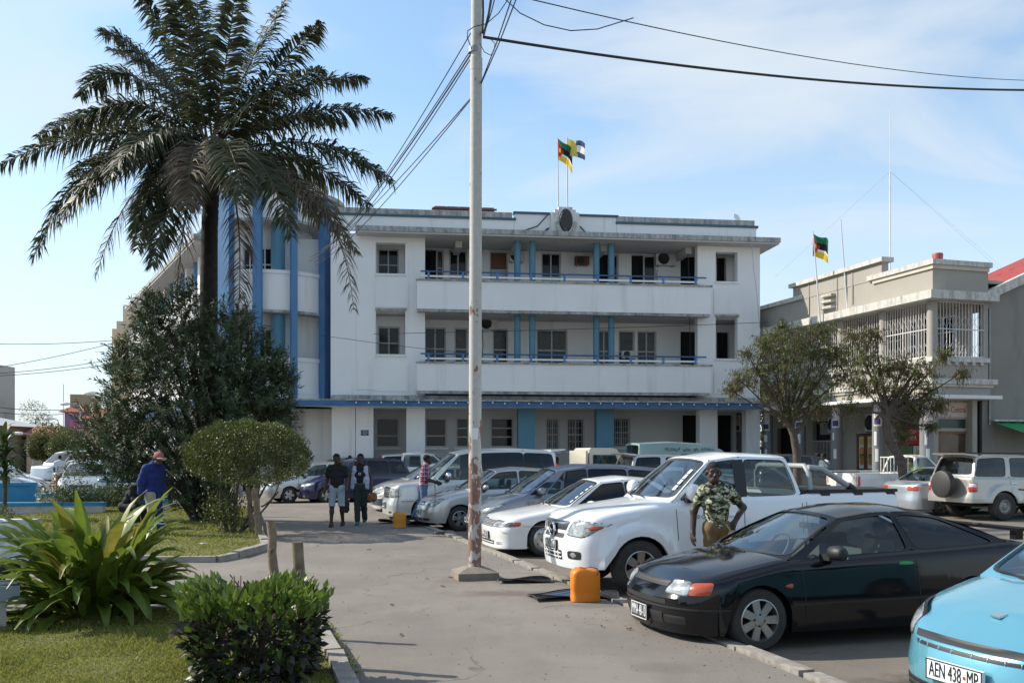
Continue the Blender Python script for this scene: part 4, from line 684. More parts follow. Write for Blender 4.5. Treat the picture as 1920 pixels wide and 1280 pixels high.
wirething(sag(WP(600, 628, 39.3), WP(880, 662, 39.3), .05, 8), .01, 'thin wire crossing the blue tower fin')
# ------------------------------------------------------------------ wooden posts of the garden edge
def wpost(px, py, Y, h, r, lean, label, knot=0):
    p = WP(px, HZ, Y); o = thing('wooden_post', label, 'post', (p.x, p.y, .0), 0, 'wooden garden posts'); pts = []
    for i in range(9): f = i/8; pts.append(Vector((lean[0]*f+.012*math.sin(i*1.9+px), lean[1]*f+.012*math.cos(i*1.3), -.05+(h+.05)*f)))
    mb = MB(); mb.tube(pts, [r*(1.08-.14*i/8+.05*math.sin(i*2.7+px)) for i in range(9)], 14); mb.build('trunk', WOOD, o, smooth=50)
    if knot: MB().tube([pts[6]+Vector((0, -r*.5, 0)), pts[6]+Vector((.02, -r*1.5, .04))], [r*.45, r*.32], 8).build('branch_stub', WOOD, o, smooth=50)
wpost(590, 0, 7.85, 1.04, .05, (-.16, .02), 'thick sawn wooden post leaning behind the dark leaved shrub', 1); wpost(522, 0, 9.05, 1.12, .045, (-.10, .1), 'slim weathered wooden post between the shrub and the path', 1); wpost(487, 0, 19.3, 1.05, .065, (-.1, .0), 'wooden post under the clipped umbrella shaped bush'); wpost(474, 0, 20.2, 1.05, .055, (-.1, .0), 'thin wooden post beside the clipped bush stems'); wpost(480, 0, 26, 1.1, .08, (0, 0), 'distant wooden post along the lawn edge')
# ------------------------------------------------------------------ jerrycans, floor mats, litter
def jerry(loc, rz, h, w, d, m, label, rope=True):
    t = thing('jerrycan', label, 'jerrycan', loc, rz); mb = MB(); prof = [(0, .93), (.02, 1), (.16, 1), (.18, .985), (.36, .985), (.38, 1), (.80, 1.), (.88, .96), (.94, .86), (.98, .70)]
    n = 32; vs = []
    for f, s_ in prof:
        for j in range(n):
            a = 2*math.pi*j/n; c_, s2 = math.cos(a), math.sin(a); p_ = 5; r = (abs(c_)**p_+abs(s2)**p_)**(-1/p_); sag_ = .03*h*math.sin(3*a+1)*max(0, f-.85)/.15; vs.append(Vector((w/2*r*c_*s_, d/2*r*s2*s_, f*h+sag_)))
    k = len(prof); vs.append(Vector((0, 0, h*.93))); mb.add(vs, [(i*n+j, i*n+(j+1) % n, (i+1)*n+(j+1) % n, (i+1)*n+j) for i in range(k-1) for j in range(n)]+[((k-1)*n+j, (k-1)*n+(j+1) % n, k*n) for j in range(n)]+[tuple(range(n))[::-1]]); mb.build('can', m, t, smooth=40)
    MB().lathe([(.05*h/.4, h*.93), (.05*h/.4, h*1.02), (.035*h/.4, h*1.02), (.035*h/.4, h*.95), (0, h*.95)], 14, Matrix.Translation((-w*.12, 0, 0))).build('cut_neck', m, t, smooth=40)
    if rope: MB().tube([Vector((w*.0, .05, h*.97)), Vector((w*.18, 0, h*1.02)), Vector((w*.40, -.05, h*1.0)), Vector((w*.43, -d*.42, h*.93)), Vector((w*.36, -d*.49, h*.82))], .006, 6).build('cord_handle', CABLE, t)
ORG = mat('orange_plastic', (.80, .24, .012), .45, var=.12, vs_=6, transl=.12); YEL = mat('dirty_yellow_plastic', (.62, .25, .012), .55, var=.2, vs_=6)
p = GP(1097, 1126); jerry(p, .12, .40, .345, .24, ORG, 'orange plastic jerrycan on the pavement before the white pickup'); p = GP(749, 989); jerry(p, .3, .37, .30, .24, YEL, 'dirty yellow jerrycan beside the silver saloon', False)
RUBM = mat('rubber_mat', (.028, .028, .03), .75, bump=.6, bs=30, var=.3); BLM = mat('blue_mat', (.03, .07, .16), .8, var=.2)
def floormat(px, py, w, d, rz, m, label, inner=None, amp=.02):
    p = GP(px, py); t = thing('floor_mat', label, 'mat', (p.x, p.y, .012), rz)
    MB().grid(lambda u_, v_: Vector(((u_-.5)*w*(1-.18*v_), (v_-.5)*d, amp*(1+math.sin(u_*5+v_*4))+.002)), 12, 8).build('sheet', m, t, smooth=60)
    if inner: MB().grid(lambda u_, v_: Vector(((u_-.5)*w*.6, (v_-.5)*d*.6, amp*(1+math.sin((.2+u_*.6)*5+(.2+v_*.6)*4))+.008)), 8, 6).build('carpet', inner, t, smooth=60)
    rb = MB(); [rb.tube([Vector(((u_-.5)*w*(1-.18*v_), (v_-.5)*d, amp*(1+math.sin(u_*5+v_*4))+.006)) for u_ in np.linspace(.04, .96, 10)], .006, 5) for v_ in np.linspace(.06, .94, 7)]; o = rb.build('mat_ribs', m, t); o['kind'] = 'stuff'
floormat(982, 1090, .80, .35, .1, RUBM, 'black ribbed car mat lying by the post plinth'); floormat(1048, 1119, .85, .55, .35, RUBM, 'black car mat with blue carpet beside the orange jerrycan', BLM); floormat(1122, 1118, .55, .4, -.2, RUBM, 'dark car mat behind the orange jerrycan')
floormat(783, 985, .8, .6, .5, RUBM, 'crumpled dark car mat at the feet of the man in plaid', None, .06); floormat(730, 980, .6, .45, .2, RUBM, 'black car mat beside the dirty yellow jerrycan', None, .05); floormat(832, 1000, .5, .3, .3, mat('cardboard', (.30, .24, .20), .8), 'flat cardboard piece under the silver saloon bumper')
LEAFL = mat('dry_leaf', (.045, .032, .02), .9); PAPL = mat('litter_paper', (.6, .62, .64), .7)
def litter(px, py, m, s_, label, z=.006):
    p = GP(px, py); a = random.random()*6; o = MB().grid(lambda u_, v_: Vector(((u_-.5)*s_*math.sin(math.pi*min(max(v_, .12), .88)), (v_-.5)*s_*2.2, .004+.012*math.sin(u_*4+v_*5)**2)), 4, 5).build('litter', m, None, (p.x, p.y, z), smooth=50); o.rotation_euler = (0, 0, a); tag(o, label, 'litter', 'dry leaves scattered on the pavement' if m is LEAFL else None)
for px, py in ((752, 1191), (1062, 1156), (692, 1031), (640, 1017), (1128, 1175), (800, 1085), (845, 1083), (735, 1135), (830, 1100), (1180, 1180)): litter(px, py, LEAFL, random.uniform(.02, .045), 'dark dry leaf lying on the worn pavement')
litter(741, 994, PAPL, .06, 'scrap of pale paper before the dirty yellow jerrycan'); litter(380, 1031, PAPL, .07, 'pale paper scrap on the lawn below the clipped bush', .12); litter(387, 1013, PAPL, .05, 'white torn wrapper in the grass under the clipped bush', .12); litter(198, 1182, PAPL, .04, 'pale scrap of litter on the lawn before the large leaved lily', .12)
# ------------------------------------------------------------------ painted planters on the left
PBL = mat('planter_sky_blue', (.045, .27, .50), .7, var=.2, vs_=2.5, stain=((.02, .10, .2), 4, .64, .72)); PWH = mat('planter_whitewash', (.58, .56, .54), .85, stain=((.28, .26, .24), 2, .5, .8), var=.1)
def planter(p0, p1, h, label, w=.3, top=True, blue=False, z=.0):
    a, b_ = GP(*p0), GP(*p1); d = b_-a; L = d.length; t = thing('planter_wall', label, 'planter', (a.x, a.y, z), math.atan2(d.y, d.x)); MB().box(0, L, 0, w, 0, h).build('wall', PBL if blue else PWH, t)
    if top: MB().box(-.03, L+.03, -.03, w+.03, h+.003, h+.10).build('coping', PBL, t)
planter((-40, 968), (192, 966), .28, 'long low whitewashed planter wall with blue coping behind the lily'); planter((75, 957), (235, 950), .42, 'whitewashed planter wall with blue coping below the rose bushes'); planter((-40, 957), (66, 955), .75, 'bright blue raised planter wall at the left edge', .3, True, True); planter((-40, 1012), (62, 1012), .42, 'low whitewashed wall left of the large leaved lily', .3, False); planter((236, 962), (310, 962), .3, 'short blue topped wall behind the man in overalls')
p = GP(20, 1200); t = thing('garden_bench', 'dark blue slab bench at the left edge of the lawn', 'bench', (-5.55, 9.15, .06), .5); MB().box(-1.0, .62, -.22, .22, .36, .43).build('seat', mat('bench_navy', (.02, .03, .06), .5), t); MB().box(-1.0, .64, -.25, -.221, .28, .42).build('edge', mat('bench_grey', (.22, .26, .30), .6), t); [MB().box(x, x+.12, -.18, .18, 0, .359).build('leg', CONC, t) for x in (-.9, .4)]
# ------------------------------------------------------------------ vegetation
def bez(a, b, c, n): t = np.linspace(0, 1, n)[:, None]; a, b, c = (np.array(q, float) for q in (a, b, c)); return (1-t)**2*a+2*t*(1-t)*b+t*t*c
def frond_mesh(a, b, c, nl=78, lmax=.80, w=.045, droop=.35, thin=1.0, seed=0):
    rg = np.random.default_rng(seed); P = bez(a, b, c, 40); T = unit(np.gradient(P, axis=0)); up = np.array([0, 0, 1.]); parts = []
    for sd in (1, -1):
        s = np.sort(rg.uniform(.13, .995, int(nl*thin))); i = s*39; i0 = np.clip(i.astype(int), 0, 38); f = (i-i0)[:, None]; p = P[i0]*(1-f)+P[i0+1]*f; t = unit(T[i0]*(1-f)+T[i0+1]*f)
        S = unit(np.cross(t, up)+1e-6)*sd; U = np.cross(S, t)*sd; ln = lmax*np.clip(np.sin(np.pi*(s*.86+.10))**.7, .12, 1)*rg.uniform(.78, 1.1, len(s)); el = rg.normal(.12, .34, len(s))[:, None]
        D = unit(S*np.cos(el)+U*np.sin(el)+t*rg.uniform(.45, .8, len(s))[:, None]+rg.normal(0, .06, (len(s), 3)))
        N_ = unit(np.cross(D, t)+rg.normal(0, .25, (len(s), 3))); X = unit(np.cross(D, N_))
        m = p+D*(ln*.5)[:, None]-up*(ln*droop*.22)[:, None]; e = p+D*(ln*.93)[:, None]-up*(ln*droop*(.8+.4*rg.random(len(s))))[:, None]; ww = (w*rg.uniform(.7, 1.15, len(s)))[:, None]
        V = np.stack([p-X*ww*.22, p+X*ww*.22, m+X*ww*.5, m-X*ww*.5, e], 1).reshape(-1, 3); k = np.arange(len(s))*5
        F = np.concatenate([np.stack([k, k+1, k+2], 1), np.stack([k, k+2, k+3], 1), np.stack([k+3, k+2, k+4], 1)]); parts.append((V, F))
    r = np.interp(np.arange(40)/39, [0, .1, 1], [.065, .035, .006]); vs = []; n = 5
    for i in range(40):
        x = np.cross(T[i], up); x /= max(np.linalg.norm(x), 1e-6); y = np.cross(x, T[i]); vs += [P[i]+(x*math.cos(2*math.pi*j/n)+y*math.sin(2*math.pi*j/n))*r[i] for j in range(n)]
    F = [];
    for i in range(39):
        for j in range(n): a_, b_, c_, d_ = i*n+j, i*n+(j+1) % n, (i+1)*n+(j+1) % n, (i+1)*n+j; F += [(a_, b_, c_), (a_, c_, d_)]
    return merge(parts), (np.array(vs), np.array(F))
PALMG = mat('palm_leaflets', (.036, .048, .022), .5, island=1, col2=(.090, .095, .048), transl=.3, spec=.3); PALMB = mat('dead_palm_leaflets', (.085, .062, .038), .8, island=1, col2=(.14, .11, .07), transl=.15); RACH = mat('palm_rachis', (.10, .075, .03), .7)
PYY = 25.0; pc = WP(398, 292, PYY); palm = thing('palm_tree', 'tall dark palm with arching and dead hanging fronds above the oleander', 'palm tree', WP(386, HZ, PYY).xy.to_3d())
tb = [WP(384, 985, PYY), WP(386, 850, PYY), WP(389, 700, PYY), WP(391, 560, PYY), WP(393, 430, PYY), WP(397, 340, PYY), WP(398, 280, PYY)]
mb = MB(); pts = []; rs = []
for i in range(90):
    f = i/89*6; k = min(int(f), 5); p = tb[k].lerp(tb[k+1], f-k); pts.append(p-palm.location); rs.append((.24-.05*i/89)*(1+.05*(i % 2)+random.uniform(-.04, .04))*(1.25 if i > 80 else 1))
pts[0].z = -.05; mb.tube(pts, rs, 16); mb.build('trunk', mat('palm_bark', (.035, .030, .026), .95, var=.5, vs_=7, bump=1.0, bs=22), palm, smooth=75)
mb = MB()
for i in range(34): a = i*2.4; h = random.uniform(-.9, .15); q = pc-palm.location+Vector((0, 0, h)); d = Vector((math.cos(a), math.sin(a), random.uniform(.3, 1.1))); mb.tube([q+d*.12, q+d*.3+Vector((0, 0, .05)), q+d*random.uniform(.38, .62)], [.07, .05, .035], 6)
mb.build('leaf_bases', mat('palm_fibre', (.06, .042, .026), .95, var=.5, vs_=20), palm)['kind'] = 'stuff'
FR_ = [(230, 195, -.5, -8, 312, -1, 0), (235, 50, 1, 150, 182, 1.5, 0), (330, 70, -.5, 258, -14, -1, 0), (375, 90, 1, 365, -48, 1.5, 0), (430, 90, -1, 442, -26, -1.5, 0), (465, 100, 1, 538, 0, 2, 0), (500, 130, -1, 604, 42, -1.5, 0), (480, 165, -2, 606, 128, -2.8, 0), (560, 170, .5, 736, 216, .5, 0), (600, 215, -1, 737, 342, -1.5, 0), (570, 255, 1, 694, 388, 2, 0), (640, 290, -1.5, 663, 582, -2, 2), (470, 330, -1.2, 442, 655, -1.2, 2), (170, 200, -1, 60, 492, -1.5, 0), (250, 270, -.5, 178, 524, -.5, 2), (285, 285, 1.0, 258, 468, 1.5, 0), (345, 320, -1, 332, 550, -1, 2), (355, 225, -2.6, 352, 392, -3.4, 1), (480, 215, -2.6, 548, 445, -3.2, 0), (290, 185, -2.2, 205, 335, -3.0, 0), (320, 110, 2, 205, 92, 3.5, 0), (500, 190, 3, 650, 230, 4, 0), (290, 225, 3, 130, 330, 4.5, 0), (545, 265, -2.0, 668, 472, -2.4, 1), (430, 215, -3.0, 455, 380, -4.0, 1), (250, 130, -1.2, 130, 240, -1.8, 0), (320, 235, -1.8, 250, 430, -2.2, 0), (360, 60, -1.5, 320, -30, -2.4, 0), (220, 160, 1.2, 70, 260, 2.2, 0), (210, 240, -1.6, 110, 420, -2.4, 0), (560, 120, 1.6, 690, 150, 2.6, 0), (330, 300, -2, 285, 500, -2.6, 0), (500, 260, 2.2, 600, 420, 3.2, 0), (270, 60, .4, 190, 60, .8, 0)]
for i, (bx, by, bd, cx, cy, cd, k) in enumerate(FR_):
    a = pc-palm.location+Vector((random.uniform(-.12, .12), random.uniform(-.12, .12), random.uniform(-.25, .1))); b = WP(bx, by, PYY+bd)-palm.location; c = WP(cx, cy, PYY+cd)-palm.location
    L, R = frond_mesh(a, b, c, nl=215 if k < 2 else 95, lmax=.92 if k < 2 else .66, w=.052 if k < 2 else .03, droop=.5 if k < 2 else .75, seed=i)
    o = npmesh('frond', L[0], L[1], PALMB if k == 2 or (k == 1 and i % 2) else PALMG, palm); npmesh('rachis', R[0], R[1], RACH if k < 2 else PALMB, o, smooth=True)
# --- oleander
OLE = mat('oleander_leaves', (.038, .066, .024), .5, island=1, col2=(.085, .11, .042), transl=.22); OY = 23.6; ob = WP(398, 985, OY); ole = thing('oleander_shrub', 'huge dark oleander with white flowers wrapped round the palm trunk', 'shrub', (ob.x, ob.y, 0))
blobs = [(330, 690, 95, 1.2), (420, 660, 95, 1.2), (470, 720, 85, 1.2), (250, 720, 70, 1.0), (205, 800, 62, 1.0), (270, 830, 85, 1.1), (330, 600, 55, .8), (400, 780, 110, 1.3), (470, 800, 80, 1.1), (370, 880, 80, 1.1), (385, 950, 62, .9), (400, 985, 50, .8), (510, 690, 30, .5), (535, 715, 26, .4), (290, 640, 55, .8), (175, 850, 40, .7), (520, 760, 40, .6), (280, 580, 32, .5), (350, 555, 26, .4), (230, 670, 30, .4), (440, 612, 34, .5), (250, 890, 50, .7)]
tw, td = [], []
for bx, by, r, dr in blobs:
    k = int(.030*r*r)+14; c = WP(bx, by, OY); R = r*OY/FPX; q = RNG.normal(size=(k, 3)); q = unit(q)*(RNG.random((k, 1))**.42); tw.append(np.array(c)+q*np.array([R, R*dr, R])); td.append(unit(q+np.array([0, -.1, .75])+RNG.normal(0, .3, (k, 3))))
tw = np.concatenate(tw); td = np.concatenate(td); keep = tw[:, 2] > .25; tw, td = tw[keep]-np.array([ob.x, ob.y, 0]), td[keep]
k = 26; P = np.repeat(tw, k, 0); D = np.repeat(td, k, 0); s = np.tile(np.linspace(-.16, .22, k), len(tw))*RNG.uniform(.6, 1.25, len(P)); q = RNG.normal(size=(len(P), 3)); q = unit(q-D*np.sum(q*D, 1)[:, None]); LD = unit(q*.85+D*.75)
V, F = leaves(P+D*s[:, None], LD, RNG.uniform(.10, .19, len(P)), RNG.uniform(.020, .034, len(P)), .15, nrm=D, droop=.08); npmesh('crown', V, F, OLE, ole)
mb = MB()
for i in RNG.choice(len(tw), 110, replace=False): a = Vector((random.uniform(-.35, .35), random.uniform(-.3, .3), 0)); b = Vector(tw[i]); m_ = Vector((a.x+(b.x-a.x)*.35, a.y+(b.y-a.y)*.35, b.z*.62)); mb.tube([Vector(x) for x in bez(a, m_, b, 6)], [.05, .04, .03, .02, .012, .006], 5, False)
mb.build('branches', mat('oleander_bark', (.06, .052, .04), .9, var=.3), ole)
top = [i for i in range(len(tw)) if td[i][1] < .35 and tw[i][2] > 2.2]; fl = []
for i in random.sample(top, 70):
    for j in range(6): fl.append(tw[i]+td[i]*.22+RNG.normal(0, .035, 3))
fl = np.array(fl); V, F = leaves(fl, RNG.normal(size=(len(fl), 3)), .055, .05, .1); o = npmesh('flowers', V, F, mat('white_petals', (.78, .75, .70), .7, transl=.3), ole); o['kind'] = 'stuff'
# --- clipped umbrella bush
TY_ = 20.2; t0 = WP(438, 1008, TY_); top_ = thing('clipped_bush', 'clipped umbrella shaped bush with bare twisted stems on the lawn', 'bush', (t0.x, t0.y, 0)); c = WP(464, 862, TY_)-Vector((t0.x, t0.y, 0)); RX, RZ = 115*TY_/FPX, 72*TY_/FPX
TOPG = mat('clipped_leaves', (.045, .068, .016), .5, island=1, col2=(.12, .135, .028), transl=.28); n = 17000; q = unit(RNG.normal(size=(n, 3))); q[:, 2] = np.abs(q[:, 2])*np.where(RNG.random(n) < .62, 1, -.66); lump = 1+.07*np.sin(q[:, 0]*9+q[:, 1]*5)*np.cos(q[:, 2]*8+q[:, 0]*3)+.04*np.sin(q[:, 1]*17+q[:, 0]*13)
rad = RNG.uniform(.80, 1.03, n)**.6*lump; P = q*rad[:, None]*np.array([RX, RX*.9, RZ])+np.array(c); P[:, 2] += .05*np.sin(P[:, 0]*7)*np.cos(P[:, 1]*6); LD = unit(q+RNG.normal(0, .7, (n, 3))+np.array([0, 0, .35])); V, F = leaves(P, LD, RNG.uniform(.04, .075, n), RNG.uniform(.022, .036, n), .15); npmesh('crown', V, F, TOPG, top_)
n = 2200; P = RNG.normal(size=(n, 3))*np.array([.24, .22, .25])+np.array([-.15, 0, .55]); P[:, 2] = np.abs(P[:, 2]-.15)+.12; V, F = leaves(P, RNG.normal(size=(n, 3)), .06, .03, .15); npmesh('lower_leaves', V, F, TOPG, top_)
mb = MB()
for (a, bb, cc, r) in (((-.1, 0, 0), (-.35, .05, .5), (-.25, 0, 1.3), .05), ((0, 0, 0), (.05, -.1, .7), (.1, .1, 1.4), .06), ((.1, 0, 0), (.35, .0, .45), (.75, .05, 1.2), .04), ((.05, .1, 0), (.5, .1, .35), (.98, -.05, .95), .03), ((.6, .0, .62), (.85, 0, .7), (1.02, -.1, 1.15), .02), ((-.05, .1, 0), (-.1, .3, .6), (-.5, .3, 1.3), .045), ((.35, .02, .4), (.6, -.1, .8), (.62, -.2, 1.2), .022)): mb.tube([Vector(x) for x in bez(a, bb, cc, 8)], [r*(1-.5*i/7) for i in range(8)], 7)
mb.build('stems', BARK, top_, smooth=60)
# --- large strap leaved lily
CRI = mat('lily_leaf', (.19, .25, .035), .42, var=.5, vs_=3.5, col2=(.09, .145, .02), transl=.38, spec=.5); CRI2 = mat('lily_leaf_yellowed', (.34, .29, .06), .5, var=.5, vs_=5, col2=(.12, .15, .02), transl=.3)
cb_ = GP(172, 1168); lily = thing('giant_lily', 'giant strap leaved lily clump on the sunny lawn', 'plant', (cb_.x, cb_.y, .05))
for i in range(190):
    a = i*2.39996+random.uniform(-.3, .3); lay = random.random(); el = random.uniform(.8, 1.45) if lay > .5 else random.uniform(.05, .8); L = random.uniform(.85, 1.25) if lay > .5 else random.uniform(.6, .95); wd = random.uniform(.12, .19); base = Vector((math.cos(a)*random.uniform(.05, .45), math.sin(a)*random.uniform(.05, .35), random.uniform(.0, .35))); dr = random.uniform(.7, 2.0); p = base.copy(); h = el; pts = []; n = 9
    for j in range(n+1): pts.append(p.copy()); d = Vector((math.cos(a)*math.cos(h), math.sin(a)*math.cos(h), math.sin(h))); p += d*L/n; h -= dr*(j/n)**1.2*2.0/n*1.25
    vs = []; tw_ = random.uniform(-.5, .5)
    for j, q in enumerate(pts):
        f = j/n; w = wd*max(.02, math.sin(math.pi*min(1, f*.9+.12))**.65 if f < .95 else .12); S = Vector((-math.sin(a+tw_*f), math.cos(a+tw_*f), .25*tw_*f)); dz = Vector((0, 0, w*.28)); vs += [q+S*w*.5+dz*(1+.4*math.sin(j*1.9+i)), q, q-S*w*.5+dz*(1+.4*math.cos(j*2.3+i))]
    o = MB().add(vs, [(j*3+k, j*3+k+1, j*3+k+4, j*3+k+3) for j in range(n) for k in range(2)]).mesh('leaf', 60); link('leaf', o, CRI2 if random.random() < .10 else CRI, lily)
# --- dark leaved shrub by the posts
sb = WP(478, HZ, 7.25); shrub = thing('leafy_shrub', 'square clipped shrub with bright green tips and dark purple leaves', 'shrub', (sb.x, sb.y, .05))
SG = mat('shrub_green', (.085, .145, .025), .4, island=1, col2=(.16, .22, .035), transl=.28); SP = mat('shrub_purple', (.035, .022, .026), .45, island=1, col2=(.03, .045, .018), transl=.15)
n = 2900; P = RNG.uniform(-1, 1, (n, 3)); e = np.max(np.abs(P), 1); P *= (RNG.uniform(.72, 1.02, n)/np.maximum(e, .01))[:, None]; P = P*np.array([.50, .36, .34])+np.array([0, 0, .33]); P[:, :2] *= (.8+.25*np.clip(P[:, 2:3]/.8, 0, 1)); P[:, 2] += .05*np.sin(P[:, 0]*9); D = unit(P-np.array([0, 0, .25])+RNG.normal(0, .25, (n, 3))+np.array([0, 0, .25])); tip = (P[:, 2] > .49) | (RNG.random(n) < .22)
for msk, m, nm, ln in ((tip, SG, 'green_foliage', (.07, .125)), (~tip, SP, 'purple_foliage', (.07, .12))):
    k = int(msk.sum()); V, F = leaves(P[msk], D[msk]+np.array([0, 0, .5 if m is SG else -.5]), RNG.uniform(*ln, k), RNG.uniform(.042, .07, k), .18); npmesh(nm, V, F, m, shrub)
mb = MB(); [mb.tube([(random.uniform(-.2, .2), random.uniform(-.2, .2), -.02), (random.uniform(-.3, .3), random.uniform(-.3, .3), .35), (random.uniform(-.5, .5), random.uniform(-.4, .4), .75)], [.014, .01, .005], 5) for _ in range(24)]; mb.build('stems', mat('shrub_stem', (.08, .055, .04), .9), shrub)
# --- street trees before the shop
ACG = mat('street_tree_leaves', (.085, .118, .034), .5, island=1, col2=(.17, .19, .06), transl=.34); POD = mat('brown_seed_pods', (.17, .105, .065), .85, island=1, col2=(.10, .06, .04), transl=.2)
def street_tree(label, px, Y, trunk, limbs, blobs, seed, pods=1.0):
    g = WP(px, HZ, Y); t = thing('street_tree', label, 'tree', (g.x, g.y, ROAD)); o0 = Vector((g.x, g.y, ROAD)); mb = MB(); tp = [WP(x, y, Y+d)-o0 for x, y, d in trunk]; tp[0].z = 0; mb.tube(tp, [.15-.04*i/(len(tp)-1) for i in range(len(tp))], 12)
    for lb in limbs: q = [WP(x, y, Y+d)-o0 for x, y, d in lb]; mb.tube(q, [.11-.085*i/(len(q)-1) for i in range(len(q))], 8)
    cl, cd = [], []; rg = np.random.default_rng(seed)
    for bx, by, r, d in blobs:
        k = int(.030*r*r)+14; c = np.array(WP(bx, by, Y+d)-o0); R = r*Y/FPX; q = unit(rg.normal(size=(k, 3)))*rg.random((k, 1))**.45; cl.append(c+q*R*np.array([1, 1.1, .9])); cd.append(unit(q+np.array([0, 0, .1])+rg.normal(0, .4, (k, 3))))
        mb.tube([Vector(x) for x in bez(tp[-1], (tp[-1]+Vector(c))/2+Vector((0, 0, -.15)), c, 6)], [.06, .05, .04, .03, .02, .01], 6)
        for w in range(4): mb.tube([Vector(c), Vector(c)+Vector(q[w]*R*.6), Vector(cl[-1][w])], [.014, .009, .004], 4)
    mb.build('trunk', BARK, t, smooth=60); cl = np.concatenate(cl); cd = np.concatenate(cd); k = 25; P = np.repeat(cl, k, 0); D = np.repeat(cd, k, 0); s = np.tile(np.linspace(-.17, .2, k), len(cl)); q = rg.normal(size=P.shape); q = unit(q-D*np.sum(q*D, 1)[:, None]); P = P+D*s[:, None]-np.array([0, 0, 1])*(np.abs(s)**1.5*.8)[:, None]
    V, F = leaves(P, q+D*.4-np.array([0, 0, .35]), rg.uniform(.06, .11, len(P)), rg.uniform(.028, .044, len(P)), .1); npmesh('crown', V, F, ACG, t)
    i = rg.choice(len(cl), int(len(cl)*.30*pods)); Pp = np.repeat(cl[i], 9, 0)+rg.normal(0, .11, (len(i)*9, 3)); V, F = leaves(Pp, rg.normal(0, .25, Pp.shape)+np.array([0, 0, -1]), rg.uniform(.12, .22, len(Pp)), .022, .1); npmesh('seed_pods', V, F, POD, t)['kind'] = 'stuff'
street_tree('bushy street tree with brown pods rising behind the white pickup cab', 1497, 31.5, [(1497, 900, 0), (1494, 850, 0), (1488, 815, 0), (1478, 790, 0)], [[(1488, 815, 0), (1510, 790, .2), (1524, 730, .4)], [(1478, 795, 0), (1462, 768, 0), (1450, 730, -.3)], [(1466, 775, 0), (1455, 760, 0), (1452, 752, .1)]], [(1440, 640, 30, 0), (1470, 660, 42, -.5), (1510, 640, 45, .3), (1550, 670, 40, .2), (1480, 710, 45, 0), (1530, 715, 42, -.4), (1420, 690, 32, 0), (1388, 712, 24, -.3), (1370, 730, 16, -.2), (1450, 740, 32, .3), (1495, 770, 34, 0), (1545, 620, 22, .2), (1540, 760, 26, .3), (1465, 612, 14, 0), (1572, 660, 22, .2), (1585, 700, 26, 0), (1400, 660, 14, 0)], 3, 2.4)
street_tree('crooked street tree with sparse drooping brown foliage before the burger shop', 1697, 30.2, [(1700, 900, 0), (1690, 862, 0), (1668, 828, 0), (1661, 800, 0), (1666, 775, 0)], [[(1666, 775, 0), (1650, 740, 0), (1640, 700, .2)], [(1666, 770, 0), (1690, 735, -.2), (1720, 690, -.3)], [(1664, 785, 0), (1650, 778, 0), (1640, 786, 0)]], [(1620, 670, 34, 0), (1650, 700, 36, -.3), (1620, 725, 28, .3), (1690, 690, 30, -.3), (1725, 700, 32, -.3), (1700, 740, 36, 0), (1745, 735, 22, -.2), (1665, 745, 32, .2), (1720, 770, 18, 0), (1600, 630, 24, .2), (1640, 625, 18, .2), (1770, 665, 12, -.3), (1705, 790, 22, .2), (1690, 815, 16, .2), (1800, 700, 12, -.5), (1745, 800, 8, 0), (1760, 760, 14, -.2), (1595, 760, 20, .2)], 5, 3.0)
# --- other plants
def leafball(name, label, cat, loc, blobs, n, ln, w, m, trunk=None, kindp='crown'):
    t = thing(name, label, cat, loc); parts = []
    for (x, y, z, r, rz) in blobs: k = int(n*r*r/sum(b[3]**2 for b in blobs)); q = unit(RNG.normal(size=(k, 3))); P = q*(RNG.random((k, 1))**.35)*np.array([r, r, rz])+np.array([x, y, z]); parts.append(leaves(P, q+RNG.normal(0, .6, (k, 3)), RNG.uniform(*ln, k), w, .15))
    V, F = merge(parts); npmesh(kindp, V, F, m, t)
    if trunk: mb = MB(); [mb.tube(p, r, 7) for p, r in trunk]; mb.build('trunk', BARK, t)
    return t
DG = mat('distant_leaves', (.070, .100, .028), .6, island=1, col2=(.13, .15, .05), transl=.25)
for px, py, Y, r, lab in ((95, 828, 66, 1.35, 'round green street tree before the old verandah house'), (130, 832, 64, 1.2, 'yellow green round tree beside the purple house'), (82, 840, 66, .8, 'small round tree at the end of the far street')):
    g = WP(px, HZ, Y); z = WP(px, py, Y).z-ROAD; leafball('round_tree', lab, 'tree', (g.x, g.y, ROAD), [(0, 0, z, r, r), (.7*r, .2, z-.4, r*.7, r*.6), (-.6*r, 0, z-.3, r*.7, r*.6)], 5000, (.12, .2), .09, DG, [([(0, 0, 0), (0, 0, z)], [.14, .08])])
g = WP(64, HZ, 105); leafball('sparse_tree', 'sparse feathery tree behind the pale roof', 'tree', (g.x, g.y, ROAD), [(0, 0, 6.2, 1.6, 1.5), (1.2, 0, 5.2, 1.1, .9)], 900, (.25, .45), .07, DG, [([(0, 0, 0), (.2, 0, 5.5)], [.15, .06])])
g = WP(1432, HZ, 60); leafball('garden_tree', 'dark tree glimpsed between the civic building and the shop', 'tree', (g.x, g.y, ROAD), [(0, 0, 5, 3.2, 3.4), (-1.5, 0, 7, 2, 2)], 5000, (.2, .4), .16, MATS['oleander_leaves'], [([(0, 0, 0), (0, 0, 4)], [.25, .12])])
